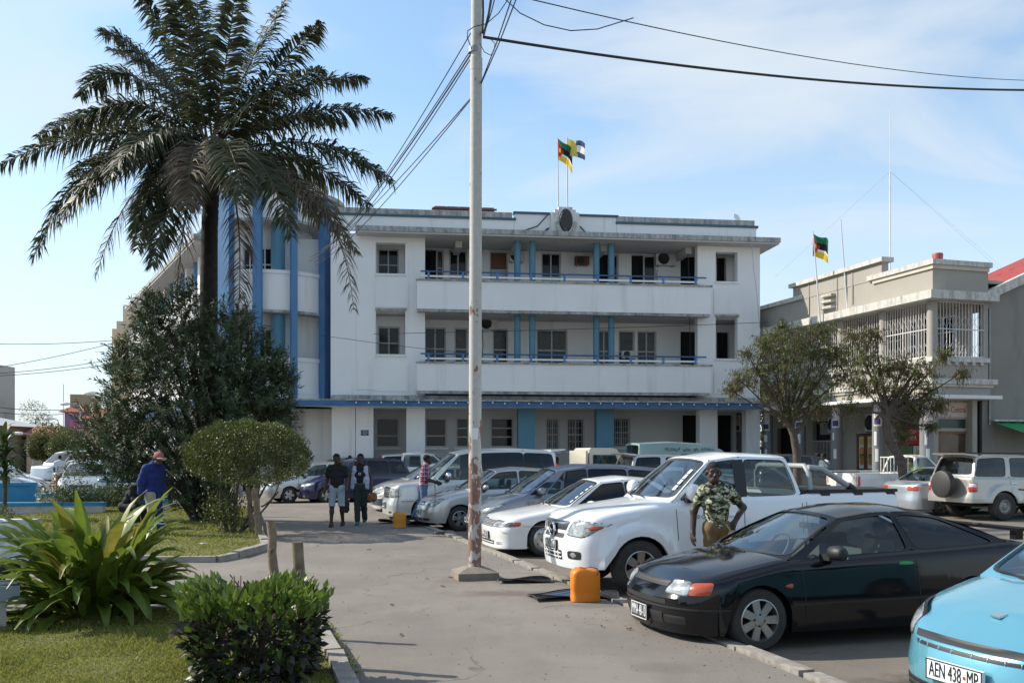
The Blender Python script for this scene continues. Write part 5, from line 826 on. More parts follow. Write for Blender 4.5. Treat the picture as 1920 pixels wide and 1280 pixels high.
def rosette(loc, label, n, L, w, H, m, name='dracaena', stem=True):
    t = thing(name, label, 'plant', loc)
    for i in range(n):
        a = i*2.4; h = .2+H*(.35+.65*(i/n)); el = random.uniform(-.2, 1.2)+.4*(i/n); p = Vector((math.cos(a)*.05, math.sin(a)*.05, h)); hh = el; vs = []
        for j in range(7): S = Vector((-math.sin(a), math.cos(a), 0)); ww = w*max(.05, math.sin(math.pi*min(1, j/6*.85+.15))); vs += [p+S*ww/2, p-S*ww/2+Vector((0, 0, .01))]; p = p+Vector((math.cos(a)*math.cos(hh), math.sin(a)*math.cos(hh), math.sin(hh)))*L/6; hh -= .28
        link('leaf', MB().add(vs, [(j*2, j*2+1, j*2+3, j*2+2) for j in range(6)]).mesh('leaf', 60), m, t)
    if stem: MB().tube([(0, 0, 0), (.03, 0, H*.5), (0, 0, H)], [.06, .05, .04], 8).build('stem', BARK, t)
DRA = mat('dracaena_leaf', (.07, .115, .03), .4, var=.4, vs_=4, transl=.3); g = WP(8, HZ, 24); rosette((g.x, g.y, .3), 'broad leaved dracaena standing in the blue planter', 90, .62, .10, 1.7, DRA)
for px, py, Y, lab in ((135, 925, 27, 'straggly rose bush growing over the planter wall'), (105, 935, 26.6, 'low green bedding bush beside the blue planter end'), (175, 938, 27.2, 'low bedding plants at the foot of the silver hatchback'), (215, 942, 27.4, 'small green bedding clump at the planter end')):
    g = WP(px, HZ, Y); leafball('planter_bush', lab, 'bush', (g.x, g.y, .3), [(0, 0, .25, .55, .3), (.3, 0, .2, .4, .22)]+([(0, 0, .7, .5, .5)] if px == 135 else []), 900 if px != 135 else 1300, (.05, .1), .04, DG, None, 'foliage')
g = WP(10, HZ, 22.5); leafball('planter_bush', 'small round tuft growing before the long planter wall', 'bush', (g.x, g.y, 0), [(0, 0, .25, .2, .25)], 400, (.05, .1), .03, DG, None, 'foliage')
# weeds creeping over the kerb of the near lawn
n = 500; s = RNG.random(n); P = np.stack([-1.30-.72*s+RNG.normal(.05, .05, n), 7.2+2.4*s, np.full(n, .03)], 1); V, F = leaves(P, RNG.normal(0, .6, (n, 3))+np.array([0, 0, 1]), RNG.uniform(.05, .12, n), .012, .1, droop=.3); tag(npmesh('weeds', V, F, GRASS), 'weeds sprouting along the kerb below the posts', 'weeds', kind='stuff')

# grit and sand gathered along the kerbs
n = 5200; tt = RNG.uniform(-9, 20, n); off = np.where(RNG.random(n) < .6, RNG.normal(.16, .12, n), RNG.normal(-.25, .3, n)); side = RNG.random(n) < .25; off = np.where(side, RNG.normal(-3.3, 1.6, n), off)
P = np.array([K0.x, K0.y, 0])+np.outer(tt, np.array(UD))+np.outer(off, np.array(VD)); P[:, 2] = np.where(off > .075, ROAD, 0)+.001; V, F = leaves(P, RNG.normal(size=(n, 3))*np.array([1, 1, .15]), RNG.uniform(.006, .022, n), RNG.uniform(.005, .016, n), .5); tag(npmesh('grit', V, F, mat('grit_stone', (.20, .17, .14), .95, island=1, col2=(.07, .058, .048))), 'grit and small crumbs gathered along the pavement kerb', 'grit', kind='stuff')
# ------------------------------------------------------------------ vehicles
def paint(name, c, metal=0., rough=.3, var=0.):
    return mat('paint_'+name, c, rough, metal=metal, coat=.8, spec=.5, var=var, vs_=2.2)
RUB = mat('tyre_rubber', (.022, .021, .020), .85, var=.4, vs_=5, col2=(.05, .045, .04)); ALLOY = mat('alloy', (.50, .50, .50), .32, metal=.85, var=.25, vs_=6); STEEL = mat('steel_wheel', (.30, .28, .25), .5, metal=.5)
CHROME = mat('chrome', (.72, .72, .72), .12, metal=1); LENS = mat('headlight_lens', (.55, .57, .57), .15, metal=.35, coat=1, var=.5, vs_=16, col2=(.20, .21, .22)); AMBER = mat('amber_lens', (.38, .05, .008), .25, coat=1); REDL = mat('red_lens', (.42, .02, .02), .2, coat=1); CLEARL = mat('clear_lens', (.75, .72, .70), .15, coat=1)
SEAT = mat('seat_fabric', (.05, .05, .052), .9); SEATL = mat('seat_fabric_grey', (.13, .13, .13), .9); UNDER = mat('underbody', (.012, .012, .012), .95)
GLASS = glassmat('tinted_glass', (.50, .57, .56), .05); GLASSD = glassmat('privacy_glass', (.10, .105, .11), .045); GLASSC = glassmat('windscreen_glass', (.66, .74, .74), .06)
PLW = mat('plate_white', (.75, .78, .78), .4); PLT = mat('plate_ink', (.01, .01, .012), .5); PLK = mat('plate_black', (.012, .012, .013), .4); PLL = mat('plate_silver', (.75, .75, .75), .4); PLB = mat('plate_pale_blue', (.45, .68, .74), .4)
def interp(pts, x): return float(np.interp(x, [p[0] for p in pts], [p[1] for p in pts]))
def spl(pts):
    X = np.array([p[0] for p in pts], float); Y = np.array([p[1] for p in pts], float); xs = np.linspace(X[0], X[-1], 161); ys = np.interp(xs, X, Y)
    k = np.array([1, 2, 3, 4, 3, 2, 1.]); k /= k.sum(); yp = np.concatenate([ys[:1]*np.ones(3)*1-(ys[1]-ys[0])*np.array([3, 2, 1]), ys, ys[-1]+(ys[-1]-ys[-2])*np.array([1, 2, 3])]); ys = np.convolve(yp, k, 'valid')
    return lambda x: float(np.interp(x, xs, ys))
def ringfill(P, corners, rad=.25, N=32, rings=3, off=lambda p, n: p):
    """rounded quad in a parameter plane mapped by P(s,t); returns rim points (params) list"""
    c = [np.array(q, float) for q in corners]; k = N//4; loop = []
    for i in range(4):
        a, b, d = c[i-1], c[i], c[(i+1) % 4]; p0 = b+(a-b)*rad*.5; p1 = b+(d-b)*rad*.5; na = max(2, k//2)
        for j in range(na): t = j/(na-1); loop.append((1-t)**2*p0+2*t*(1-t)*b+t*t*p1)
        nx = b+(d-b)*(1-rad*.5)
        for j in range(1, k-na+1): t = j/(k-na+1); loop.append(p1+(nx-p1)*t)
    return loop
class Car:
    def __init__(s, name, label, cat, spec, paintm, loc, rz, group=None, near=True):
        s.S = S = dict(rf=.55, rr=.45, pf=3.0, pr=3.6, gc=.2, crown=.045, bow=.14, inF=[(0, .06), (.3, .0), (.55, .0), (.62, .05), (1.2, .10)], inR=[(0, .06), (.3, .0), (.55, .0), (.6, .03), (1.6, .08)], inS=[(0, .03), (.35, .005), (.6, 0), (.8, .015), (1.3, .05)], hatch=False, arch=1.13, flare=0, yr=.58, fmar=(.03, .03, .10, .06), rmar=(.05, .05, .10, .08)); S.update(spec)
        s.t = thing(name, label, cat, loc, rz, group); s.p = paintm; s.near = near
        s.L, s.W2 = S['L'], S['W']/2; s.zs = spl(S['sh']); s.zr = spl(S['roof'])
        pts = []; rf, rr, L, W2 = S['rf'], S['rr'], s.L, s.W2
        fr = [0, .12, .25, .38, .5, .6, .68, .75, .81, .86, .90, .935, .96, .98, .992, 1]
        for q in fr: pts.append((rf*(1-(1-q**S['pf'])**(1/S['pf'])), q*W2))
        xs = list(np.arange(rf+.07, L-rr-.05, .10 if near else .2)); R = S['r']*S['arch']
        for w in S['wheels']: xs += [w+R*math.cos(a) for a in np.linspace(0, math.pi, 15 if near else 9)]+[w-R-.004, w+R+.004]
        xs = sorted(x for x in xs if rf+.01 < x < L-rr-.01)
        pts += [(x, W2) for x in xs]
        for q in fr[::-1]: pts.append((L-rr*(1-(1-q**S['pr'])**(1/S['pr'])), q*W2))
        s.pl = np.array(pts); d = np.gradient(s.pl, axis=0); d /= np.linalg.norm(d, axis=1)[:, None]; s.nr = np.column_stack([-d[:, 1], d[:, 0]])
        s.nr[0] = (-1, 0); s.nr[-1] = (1, 0); s.q = np.arange(len(pts)).astype(float); s.nf = len(fr)
        s.build()
    def zb(s, x):
        S = s.S; z = interp(S.get('bot', [(0, S['gc']), (s.L, S['gc'])]), x); R = S['r']*S['arch']
        for w in S['wheels']:
            if abs(x-w) < R: z = max(z, S['r']+math.sqrt(R*R-(x-w)**2))
        return z
    def qx(s, x, rear=False): return float(np.interp(x, s.pl[:, 0], s.q))
    def qy(s, y, rear=False):
        n = s.nf
        return float(np.interp(y, s.pl[:n, 1], s.q[:n])) if not rear else float(np.interp(-y, -s.pl[-n:, 1], s.q[-n:]))
    def pt(s, q, z, off=0., sd=1):
        x = float(np.interp(q, s.q, s.pl[:, 0])); y = float(np.interp(q, s.q, s.pl[:, 1])); nx = float(np.interp(q, s.q, s.nr[:, 0])); ny = float(np.interp(q, s.q, s.nr[:, 1]))
        wf, wr, ws = max(0, -nx)**2, max(0, nx)**2, ny*ny; zs = s.zs(x); S = s.S
        ins = wf*interp(S['inF'], z)+wr*interp(S['inR'], z)+ws*interp(S['inS'], z); e = max(0, (z-(zs-.085))/.085); ins += .05*min(e, 1.)**2.2*(1 if not S.get('boxy') else .4)
        fl = S['flare']
        if fl and ws > .5:
            for w in S['wheels']:
                dd = math.hypot(x-w, z-S['r'])/(S['r']*S['arch'])
                if dd < 1.42: ins -= fl*max(0, min(1, (1.42-dd)/.10))
        return Vector((x-nx*ins+nx*off, (y-ny*ins+ny*off)*sd, z))
    def P(s, name, mb, m, par=None, sm=38): return mb.build(name, m, par or s.t, smooth=sm)
    def patch(s, name, m, cor, sides=(1,), off=.006, rad=.3, par=None, N=24, rings=3, skirt=.02):
        """rounded patch lying on the body; cor: four (q,z) corners"""
        out = []
        for sd in sides:
            loop = ringfill(None, cor, rad, N); c = sum(loop)/len(loop); mb = MB(); n = len(loop); vs = [s.pt(p[0], p[1], -skirt, sd) for p in loop]
            for r in range(rings): vs += [s.pt(*(c+(p-c)*(1-r/rings)), off if r else off*.6, sd) for p in loop]
            vs.append(s.pt(*c, off, sd)); fs = [(r*n+j, r*n+(j+1) % n, (r+1)*n+(j+1) % n, (r+1)*n+j) for r in range(rings) for j in range(n)]+[(rings*n+j, rings*n+(j+1) % n, (rings+1)*n) for j in range(n)]
            out.append(s.P(name, MB().add(vs, fs), m, par, 50))
        return out
    def strip(s, name, m, path, w=.006, off=.002, sides=(1, -1), par=None):
        for sd in sides:
            mb = MB(); pts = [s.pt(q, z, off, sd) for q, z in path]
            for a, b in zip(pts, pts[1:]):
                d = (b-a).normalized(); nn = Vector((0, sd, 0)) if abs(d.y) < .8 else Vector((-1, 0, 0)); u = d.cross(nn).normalized()*w/2; mb.quad(a-u, b-u, b+u, a+u)
            s.P(name, mb, m, par, 0)
    def belt(s, x): return s.pt(s.qx(x), s.zs(x)-.001)
    def build(s):
        S, L = s.S, s.L; mb = MB(); T = [0, .02, .12, .25, .4, .55, .7, .82, .9, .95, .98, 1.] if s.near else [0, .03, .2, .45, .7, .88, .96, 1.]
        n = len(s.q); k = len(T); xa, xc = S['A'][0], S['C'][0]
        for sd in (1, -1):
            vs = []
            for i in range(n):
                x = s.pl[i, 0]; b = s.zb(x); z = s.zs(x); vs += [s.pt(i, b+(z-b)*t, 0, sd) for t in T]
            mb.add(vs, [(i*k+j, (i+1)*k+j, (i+1)*k+j+1, i*k+j+1) if sd > 0 else (i*k+j, i*k+j+1, (i+1)*k+j+1, (i+1)*k+j) for i in range(n-1) for j in range(k-1)])
            lip = [];  # inner return of the lower edge so the shell has thickness
            for i in range(n): x = s.pl[i, 0]; b = s.zb(x); lip += [s.pt(i, b, 0, sd), s.pt(i, b, -.05, sd)]
            mb.add(lip, [(i*2, i*2+1, i*2+3, i*2+2) for i in range(n-1)])
        def deck(idx, cr):
            F = [j/5-1 for j in range(11)]; vs = []
            for i in idx:
                x = s.pl[i, 0]; p = s.pt(i, s.zs(x)); c = cr(x)
                vs += [Vector((p.x-.0*f, f*p.y, p.z+c*(1-abs(f)**2.4))) for f in F]
            mb.add(vs, [(a*11+j, a*11+j+1, (a+1)*11+j+1, (a+1)*11+j) for a in range(len(idx)-1) for j in range(10)])
        cr = S['crown']
        deck([i for i in range(n) if s.pl[i, 0] < xa+.12], lambda x: cr*min(1, x/.35))
        if S.get('deck', True): deck([i for i in range(n) if s.pl[i, 0] > xc-.10 and (not S['hatch'] or s.pl[i, 0] > L-.12)], lambda x: cr*.5*min(1, max(0, (L-x)/.3)))
        # greenhouse: boundary pairs (x at belt, x at roof)
        bnd = S['cells']; yr = S['yr']; bul = .035
        redge = lambda x: Vector((x, yr-.02*abs(x-(S['A'][1]+S['C'][1])/2), s.zr(x)))
        glass = []
        def cell(Pf, mar, m, name, rad, N=32):
            l, r, b_, t_ = mar; loop = ringfill(None, [(l, b_), (1-r, b_), (1-r, 1-t_), (l, 1-t_)], rad, N); nn = len(loop); cc = np.array([.5, .5])
            outer = []
            for p in loop:
                d = p-np.array([(1+l-r)/2, (1+b_-t_)/2]); sx = (1-r-l)/2; sy = (1-t_-b_)/2; dx, dy = d[0]/sx, d[1]/sy; mxx = max(abs(dx), abs(dy)); outer.append(np.array([.5, .5])+np.array([dx, dy])/mxx*.5)
            inn = lambda p, o: Pf(p[0], p[1], o)
            mid = [o*.5+p*.5 for o, p in zip(outer, loop)]
            vs = [inn(p, 0) for p in outer]+[inn(p, 0) for p in mid]+[inn(p, 0) for p in loop]+[inn(p, -.016) for p in loop]
            mb.add(vs, [(a*nn+j, a*nn+(j+1) % nn, (a+1)*nn+(j+1) % nn, (a+1)*nn+j) for a in range(3) for j in range(nn)])
            g = MB(); c = sum(loop)/nn; vs = []
            for r_ in range(4): vs += [inn(c+(p-c)*(1-r_/4), -.012) for p in loop]
            vs.append(inn(c, -.012)); g.add(vs, [(a*nn+j, a*nn+(j+1) % nn, (a+1)*nn+(j+1) % nn, (a+1)*nn+j) for a in range(3) for j in range(nn)]+[(3*nn+j, 3*nn+(j+1) % nn, 4*nn) for j in range(nn)])
            glass.append((name, g, m))
            if s.near:
                q = MB(); vs = [inn(p+(p-c)*0, .003) for p in loop]+[inn(p+(p-c)/max(np.linalg.norm(p-c), .01)*.018, .003) for p in loop]; q.add(vs, [(j, (j+1) % nn, nn+(j+1) % nn, nn+j) for j in range(nn)]); glass.append(('window_seal', q, BLACK))
        for sd in (1, -1):
            for ci, c in enumerate(S['win']):
                (b0, t0), (b1, t1) = bnd[ci], bnd[ci+1]
                def Pf(u, v, o, b0=b0, t0=t0, b1=b1, t1=t1, sd=sd):
                    p = s.belt(b0+(b1-b0)*u); r = redge(t0+(t1-t0)*u); w = p.lerp(r, v); w.y += bul*math.sin(math.pi*v)*.6+o; return Vector((w.x, w.y*sd, w.z))
                cell(Pf, c[0], c[1], 'side_window', c[2] if len(c) > 2 else .28)
        for name, (xb, xt), mar, m, sg in (('windshield', S['A'], S['fmar'], S.get('fg', GLASSC), -1), ('rear_window', S['C'], S['rmar'], S.get('rg', GLASS), 1)):
            pb, pt_ = s.belt(xb), redge(xt); bow = S['bow']*(1 if sg < 0 else .5)
            def Pf(u, v, o, pb=pb, pt_=pt_, sg=sg, bow=bow):
                w = pb.lerp(pt_, v); f = 2*u-1; zc_ = (pt_.z-pb.z); rc = .05*v
                return Vector((w.x+sg*bow*(1-f*f)*(1-.45*v)+sg*o, f*w.y, w.z+rc*(1-abs(f)**2.2)+(-.02 if v == 0 else 0)+o*.5+.02*math.sin(math.pi*v)))
            cell(Pf, mar, m, name, .22, 48)
            if sg < 0: s.wind = Pf
            else: s.rwind = Pf
        # roof skin
        xf, xr = S['A'][1], S['C'][1]
        def Pr(u, v):
            f = 2*v-1; bf, br = S['bow']*.55, S['bow']*.5*.55; x0 = xf-bf*(1-f*f); x1 = xr+br*(1-f*f); x = x0+(x1-x0)*u; xx = xf+(xr-xf)*u; e = redge(xx)
            return Vector((x, f*e.y, e.z+.05*(1-abs(f)**2.2)+.012*math.sin(math.pi*u)*(1-abs(f)**4)))
        mb.grid(Pr, 16 if s.near else 8, 12)
        s.body = s.P('body', mb, s.p, None, 32)
        for nm, g, m in glass: s.P(nm, g, m, None, 60)
        # underbody, cabin tub
        mb = MB(); mb.box(.3, L-.3, -(s.W2-.29), s.W2-.29, S['gc']+.02, S['r']*2+.02); s.P('underbody', mb, UNDER, None, 0)  # underbody box, its near-black colour also standing in for wheel-well shade
        mb = MB(); mb.box(S['A'][0]-.1, min(S['C'][0]+.1, L-.2), -(s.W2-.13), s.W2-.13, S['r']*2+.021, s.zs(S['A'][0]+.6)-.30); s.P('cabin_floor', mb, SEAT, None, 0)
        mb = MB(); zd = s.zs(S['A'][0]); mb.box(S['A'][0]+.0, S['A'][0]+.42, -(s.W2-.16), s.W2-.16, zd-.3, zd-.035); s.P('dashboard', mb, BLACK, None, 0)
        sx = (S['A'][0]+S['A'][1])/2+S.get('seatdx', .62); zt = min(s.zr(sx)-.14, s.zs(sx)+.30)
        rows = [sx] if S['C'][0]-sx < 1.2 else [sx, sx+.85]
        for x in rows:
            for sd in (1, -1):
                sb = SEATL if S.get('lseat') else SEAT; y0 = sd*.36; mb = MB(); zz = s.zs(sx)
                mb.prism([(-.24, -.5), (.24, -.5), (.25, -.05), (.2, .05), (-.2, .05), (-.25, -.05)], 0, .13, Matrix.Translation((x, y0, zz-.02)) @ Matrix.Rotation(.22, 4, 'Y') @ Matrix.Rotation(math.pi/2, 4, 'Z') @ Matrix.Rotation(math.pi/2, 4, 'X'))
                st = s.P('seat', mb, sb, None, 30); M = Matrix.Translation((x+.1, y0, zz+.13)) @ Matrix.Rotation(.2, 4, 'Y')
                s.P('headrest', MB().lathe([(0, -.09), (.08, -.085), (.11, -.04), (.11, .04), (.08, .085), (0, .09)], 12, M @ Matrix.Diagonal((.45, 1.15, 1, 1))), sb, st, 50)
        if s.near:
            M = Matrix.Translation((S['A'][0]+.62, .36, s.zs(S['A'][0])-.0)) @ Matrix.Rotation(-1.05, 4, 'Y'); s.P('steering_wheel', MB().tube([M @ Vector((.18*math.cos(a), .18*math.sin(a), 0)) for a in np.linspace(0, 2*math.pi, 21)], .014, 6), BLACK)
        s.wheels()
    def wheels(s):
        S = s.S; r = S['r']; w = S.get('tw', .2); rim = S.get('rim', .62)*r; kind = S.get('wk', 'spoke5')
        tm = MB().lathe([(rim, -w/2+.01), (r*.9, -w/2), (r*.975, -w/2+.02), (r, -w/2+.045), (r, w/2-.045), (r*.975, w/2-.02), (r*.9, w/2), (rim, w/2-.01)], 40 if s.near else 24).mesh('tyre', 50)
        mb = MB(); mb.lathe([(rim, .0), (rim*1.0, w/2-.012), (rim*.94, w/2-.008), (rim*.90, w/2-.05), (rim*.88, 0)], 40 if s.near else 24)
        ns = {'spoke5': 5, 'spoke6': 6, 'spoke7': 7, 'disc': 0, 'steel': 0}[kind]; zf = w/2-.025
        if ns:
            for i in range(ns):
                M = Matrix.Rotation(2*math.pi*i/ns, 4, 'Z'); hw_ = rim*(.20 if ns == 7 else .25 if ns == 6 else .28); mb.prism([(rim*.18, -hw_*.8), (rim*.93, -hw_*1.0), (rim*.93, hw_*1.0), (rim*.18, hw_*.8)], zf-.03, zf+.002, M)
        else: mb.lathe([(rim*.9, zf-.01), (rim*.78, zf), (rim*.6, zf-.028 if kind == 'steel' else zf+.004), (rim*.3, zf-.012), (rim*.18, zf), (0, zf)], 32)
        mb.lathe([(rim*.30, zf-.02), (rim*.28, zf+.006), (rim*.12, zf+.012), (0, zf+.012)], 20)
        rm = mb.mesh('rim', 35); bk = MB().lathe([(rim*.9, -.01), (rim*.5, .0), (0, .0)], 24).mesh('brake_disc', 50)
        nutm = MB(); nn = 4 if kind == 'spoke7' else 6 if kind == 'spoke6' else 5
        for i in range(nn): a = 2*math.pi*(i+.5)/nn; nutm.lathe([(rim*.06, zf-.01), (rim*.06, zf+.008), (0, zf+.009)], 8, Matrix.Translation((rim*.23*math.cos(a)*1.1, rim*.23*math.sin(a)*1.1, 0)))
        if kind == 'disc':
            for i in range(5): a = 2*math.pi*i/5; nutm.prism([(rim*(.72+.06*math.cos(t))*math.cos(a+.16*math.sin(t)), rim*(.72+.06*math.cos(t))*math.sin(a+.16*math.sin(t))) for t in np.linspace(0, 2*math.pi, 9)[:-1]], zf-.01, zf+.006)
        nm = nutm.mesh('wheel_nuts', 0)
        for x in S['wheels']:
            for sd in (1, -1):
                t = link('wheel', tm, RUB, s.t, (x, sd*(s.W2-w/2-S.get('tuck', .02)), r)); t.rotation_euler = (-sd*math.pi/2, random.uniform(0, 1.2), 0)
                link('rim', rm, STEEL if kind == 'steel' else ALLOY, t); link('brake_disc', bk, UNDER, t); link('wheel_nuts', nm, BLACK, t)
    # --------- details
    def lights(s, head, m=None, sides=(1, -1)):
        c = sum(np.array(h) for h in head)/4; big = [tuple(c+(np.array(h)-c)*1.07+np.sign(np.array(h)-c)*np.array([0, .006])) for h in head]
        s.patch('headlight_surround', BLACK, big, sides, .004, .35)
        return s.patch('headlight', m or LENS, head, sides, .014, .35)
    def plate(s, txt, y=0, z=.5, w=.44, h=.11, style='white', rear=False, sd=1):
        p = s.pt(s.qy(abs(y), rear), z, .02, 1 if y >= 0 else -1); sg = 1 if rear else -1; bgm, fm = {'white': (PLW, PLT), 'black': (PLK, PLL), 'blue': (PLB, PLT)}[style]
        M = Matrix.Translation((p.x, p.y, z)) @ Matrix.Rotation(-sg*math.pi/2, 4, 'Z') if not rear else Matrix.Translation((p.x, p.y, z)) @ Matrix.Rotation(math.pi/2, 4, 'Z')
        # plate local: x across, -y outward
        M = Matrix.Translation((p.x, p.y, z)) @ Matrix.Rotation(-math.pi/2 if not rear else math.pi/2, 4, 'Z')
        o = s.P('license_plate', MB().box(-w/2, w/2, -.008, .02, -h/2, h/2, M), bgm, None, 0); e = MB(); b = .007
        for bx in ((-w/2, w/2, h/2-b, h/2), (-w/2, w/2, -h/2, -h/2+b), (-w/2, -w/2+b, -h/2, h/2), (w/2-b, w/2, -h/2, h/2)): e.box(bx[0], bx[1], -.011, -.0085, bx[2], bx[3], M)
        s.P('plate_rim', e, PLT if style != 'black' else PLL, o, 0)
        me = text_mesh(txt, h*1.02, .001); wd = max(v.co.x for v in me.vertices)-min(v.co.x for v in me.vertices); me.transform(M @ Matrix.Translation((0, -.0105, 0)) @ Matrix.Rotation(math.pi/2, 4, 'X') @ Matrix.Diagonal((w*.88/wd, 1, 1, 1)))
        link('plate_lettering', me, fm, o); return M
    def mirror(s, x, col=None, size=(.10, .21, .14), dz=.06):
        for sd in (1, -1):
            p = s.belt(x); a, b, c = size; M = Matrix.Translation((p.x, sd*(p.y+b/2+.07), p.z+dz)) @ Matrix.Diagonal((1, 1, 1, 1))
            mb = MB(); mb.lathe([(0, -.5), (.30, -.48), (.46, -.38), (.5, 0), (.46, .38), (.3, .48), (0, .5)], 16, M @ Matrix.Diagonal((a*1.25, b, c, 1)) @ Matrix.Rotation(math.pi/2, 4, 'X'))
            o = s.P('wing_mirror', mb, col or s.p, None, 60); s.P('mirror_arm', MB().box(p.x-.05, p.x+.05, sd*(p.y-.02), sd*(p.y+.12), p.z-.02, p.z+.04), BLACK, o, 0)
            s.P('mirror_glass', MB().box(p.x+a*.40, p.x+a*.56, sd*(p.y+.10), sd*(p.y+b+.04), p.z+dz-c*.36, p.z+dz+c*.36), CHROME, o, 0)
    def handles(s, xs, z, m=None, w=.17):
        for x in xs:
            for sd in (1, -1): s.patch('door_handle', m or s.p, [(s.qx(x), z-.018), (s.qx(x+w), z-.018), (s.qx(x+w), z+.018), (s.qx(x), z+.018)], (sd,), .022, .5, N=16, rings=2)
    def seams(s, xs, z0=None):
        for x in xs:
            x0, x1 = (x, x) if not isinstance(x, tuple) else x
            zt = s.zs(x1)-.01; zb = (z0 or s.S['gc']+.08); s.strip('door_seam', BLACK, [(s.qx(x0+(x1-x0)*k/8), max(zb+(zt-zb)*k/8, s.zb(x0+(x1-x0)*k/8)+.01)) for k in range(9)], .009, .0025)
    def hline(s, x0, x1, z0, z1, m=None, w=.012, off=.004, name='side_moulding'): s.strip(name, m or BLACK, [(s.qx(x0+(x1-x0)*k/14), z0+(z1-z0)*k/14) for k in range(15)], w, off)
    def front(s, y0, y1, z0, z1, m, name='grille', off=.004, rad=.3, sides=(1, -1), y0t=None, y1t=None, rear=False):
        cor = [(s.qy(y0, rear), z0), (s.qy(y1, rear), z0), (s.qy(y1t if y1t is not None else y1, rear), z1), (s.qy(y0t if y0t is not None else y0, rear), z1)]
        if y0 == 0 and sides == (1, -1):      # symmetric piece across the middle
            mb = MB(); G = 12; yb, yt = y1, (y1t if y1t is not None else y1)
            def Pp(u, v):
                f = 2*u-1; y = (yb+(yt-yb)*v)*abs(f); p = s.pt(s.qy(y, rear), z0+(z1-z0)*v, off, 1 if f >= 0 else -1); return p
            mb.grid(Pp, G*2, 4); return [s.P(name, mb, m, None, 50)]
        return s.patch(name, m, cor, sides, off, rad)
    def slats(s, y, z0, z1, k, m=None, name='grille_slat', h=.012, off=.012):
        for i in range(k):
            z = z0+(z1-z0)*(i+.5)/k; s.front(0, y, z-h/2, z+h/2, m or CHROME, name, off)
    def wipers(s):
        for c in (-.25, .3):
            a = s.wind((c+1)/2, .05, .018); b = s.wind((c+1)/2+.24, .10, .02); s.P('wiper', MB().tube([a, a.lerp(b, .5)+Vector((-.01, 0, .015)), b], .009, 5), BLACK)
    def tails(s, y0, y1, z0, z1, m=None, wrap=.0, side_m=None):
        q1 = s.qy(y0, True); q0 = s.qx(s.L-wrap) if wrap else s.qy(y1, True)
        return s.patch('tail_light', m or REDL, [(q0, z0), (q1, z0), (q1, z1), (q0, z1)], (1, -1), .012, .25)
def place_by_wheel(spec, px, py, dirv, near=True):
    """front-centre location so that the near-side front wheel touches the road at the measured ground point; dirv: from front to rear"""
    g = GP(px, py, ROAD); side = Vector((dirv.y, -dirv.x, 0))
    if side.y > 0: side = -side
    return g-dirv*spec['wheels'][0]-side*(spec['W']/2-.1)
def heading(d): return math.atan2(d.y, d.x)
def rotv(d, deg): return (Matrix.Rotation(math.radians(deg), 3, 'Z') @ d)
SEDAN = dict(L=4.45, W=1.70, r=.305, wheels=(.86, 3.44), gc=.2, sh=[(0, .66), (.25, .72), (1.25, .90), (2.2, .93), (3.5, .97), (4.2, .99), (4.45, .93)], roof=[(1.9, 1.36), (2.5, 1.42), (3.2, 1.38)], A=(1.28, 2.0), C=(3.9, 3.2), cells=[(1.28, 2.0), (2.42, 2.46), (3.9, 3.2)], win=[((.10, .04, .03, .08), GLASS), ((.04, .20, .03, .08), GLASS)], yr=.56)
ROWD = rotv(VD, 0)     # parked nose-in to the kerb: front to rear runs across the street
# --- black coupe
S1 = dict(L=4.30, W=1.69, r=.30, wheels=(.86, 3.32), gc=.17, rf=.62, pf=2.6, tw=.195, rim=.68, wk='spoke7', sh=[(0, .63), (.2, .66), (.7, .765), (1.15, .85), (2.0, .885), (3.2, .93), (3.9, .965), (4.3, .93)], roof=[(1.85, 1.225), (2.3, 1.285), (2.7, 1.29), (3.1, 1.235)], A=(1.17, 1.92), C=(3.84, 3.06), cells=[(1.17, 1.92), (2.62, 2.52), (3.84, 3.06)], win=[((.13, .03, .02, .09), GLASS, .2), ((.06, .12, .02, .10), GLASSD, .3)], yr=.54, crown=.05, inF=[(0, .08), (.22, .03), (.32, .0), (.52, .0), (.56, .05), (.9, .12)], inS=[(0, .04), (.25, .02), (.4, .0), (.6, .0), (.8, .02), (1., .05)], lseat=True)
BLK = mat('paint_black', (.006, .006, .008), .09, spec=.45)
c = Car('coupe_car', 'black two door coupe with silver spoked wheels and green door handle', 'car', S1, BLK, place_by_wheel(S1, 1418, 1219, ROWD), heading(ROWD))
hd = [(c.qy(.40), .555), (c.qx(.165), .545), (c.qx(.175), .655), (c.qy(.46), .675)]; c.lights(hd); c.patch('indicator_light', AMBER, [(c.qx(.167), .545), (c.qx(.34), .553), (c.qx(.38), .672), (c.qx(.18), .655)], (1, -1), .015, .3)
c.front(0, .40, .60, .655, BLACK); c.front(0, .45, .44, .485, BLACK, 'bumper_slot'); c.front(0, .40, .25, .36, BLACK, 'lower_intake'); c.front(.42, .66, .26, .34, BLACK, 'fog_lamp_vent')
c.strip('bumper_moulding', BLACK, [(c.qy(y), .415) for y in np.linspace(.0, .83, 20)]+[(c.qx(x), .415) for x in np.linspace(.3, .53, 5)], .02, .006)
c.plate('MMA 48-10', .0, .315, .36, .15, 'black'); c.mirror(1.62, BLACK, (.11, .22, .14)); c.seams([(1.36, 1.30), (2.68, 2.62)]); c.hline(1.2, 3.0, .44, .45, BLACK, .02); c.wipers()
c.patch('door_handle', mat('green_handle', (.02, .30, .06), .5), [(c.qx(2.42), .775), (c.qx(2.58), .775), (c.qx(2.58), .81), (c.qx(2.42), .81)], (1, -1), .02, .5, N=16); c.patch('side_repeater', AMBER, [(c.qx(1.12), .60), (c.qx(1.20), .60), (c.qx(1.20), .64), (c.qx(1.12), .64)], (1, -1), .012, .6, N=16)
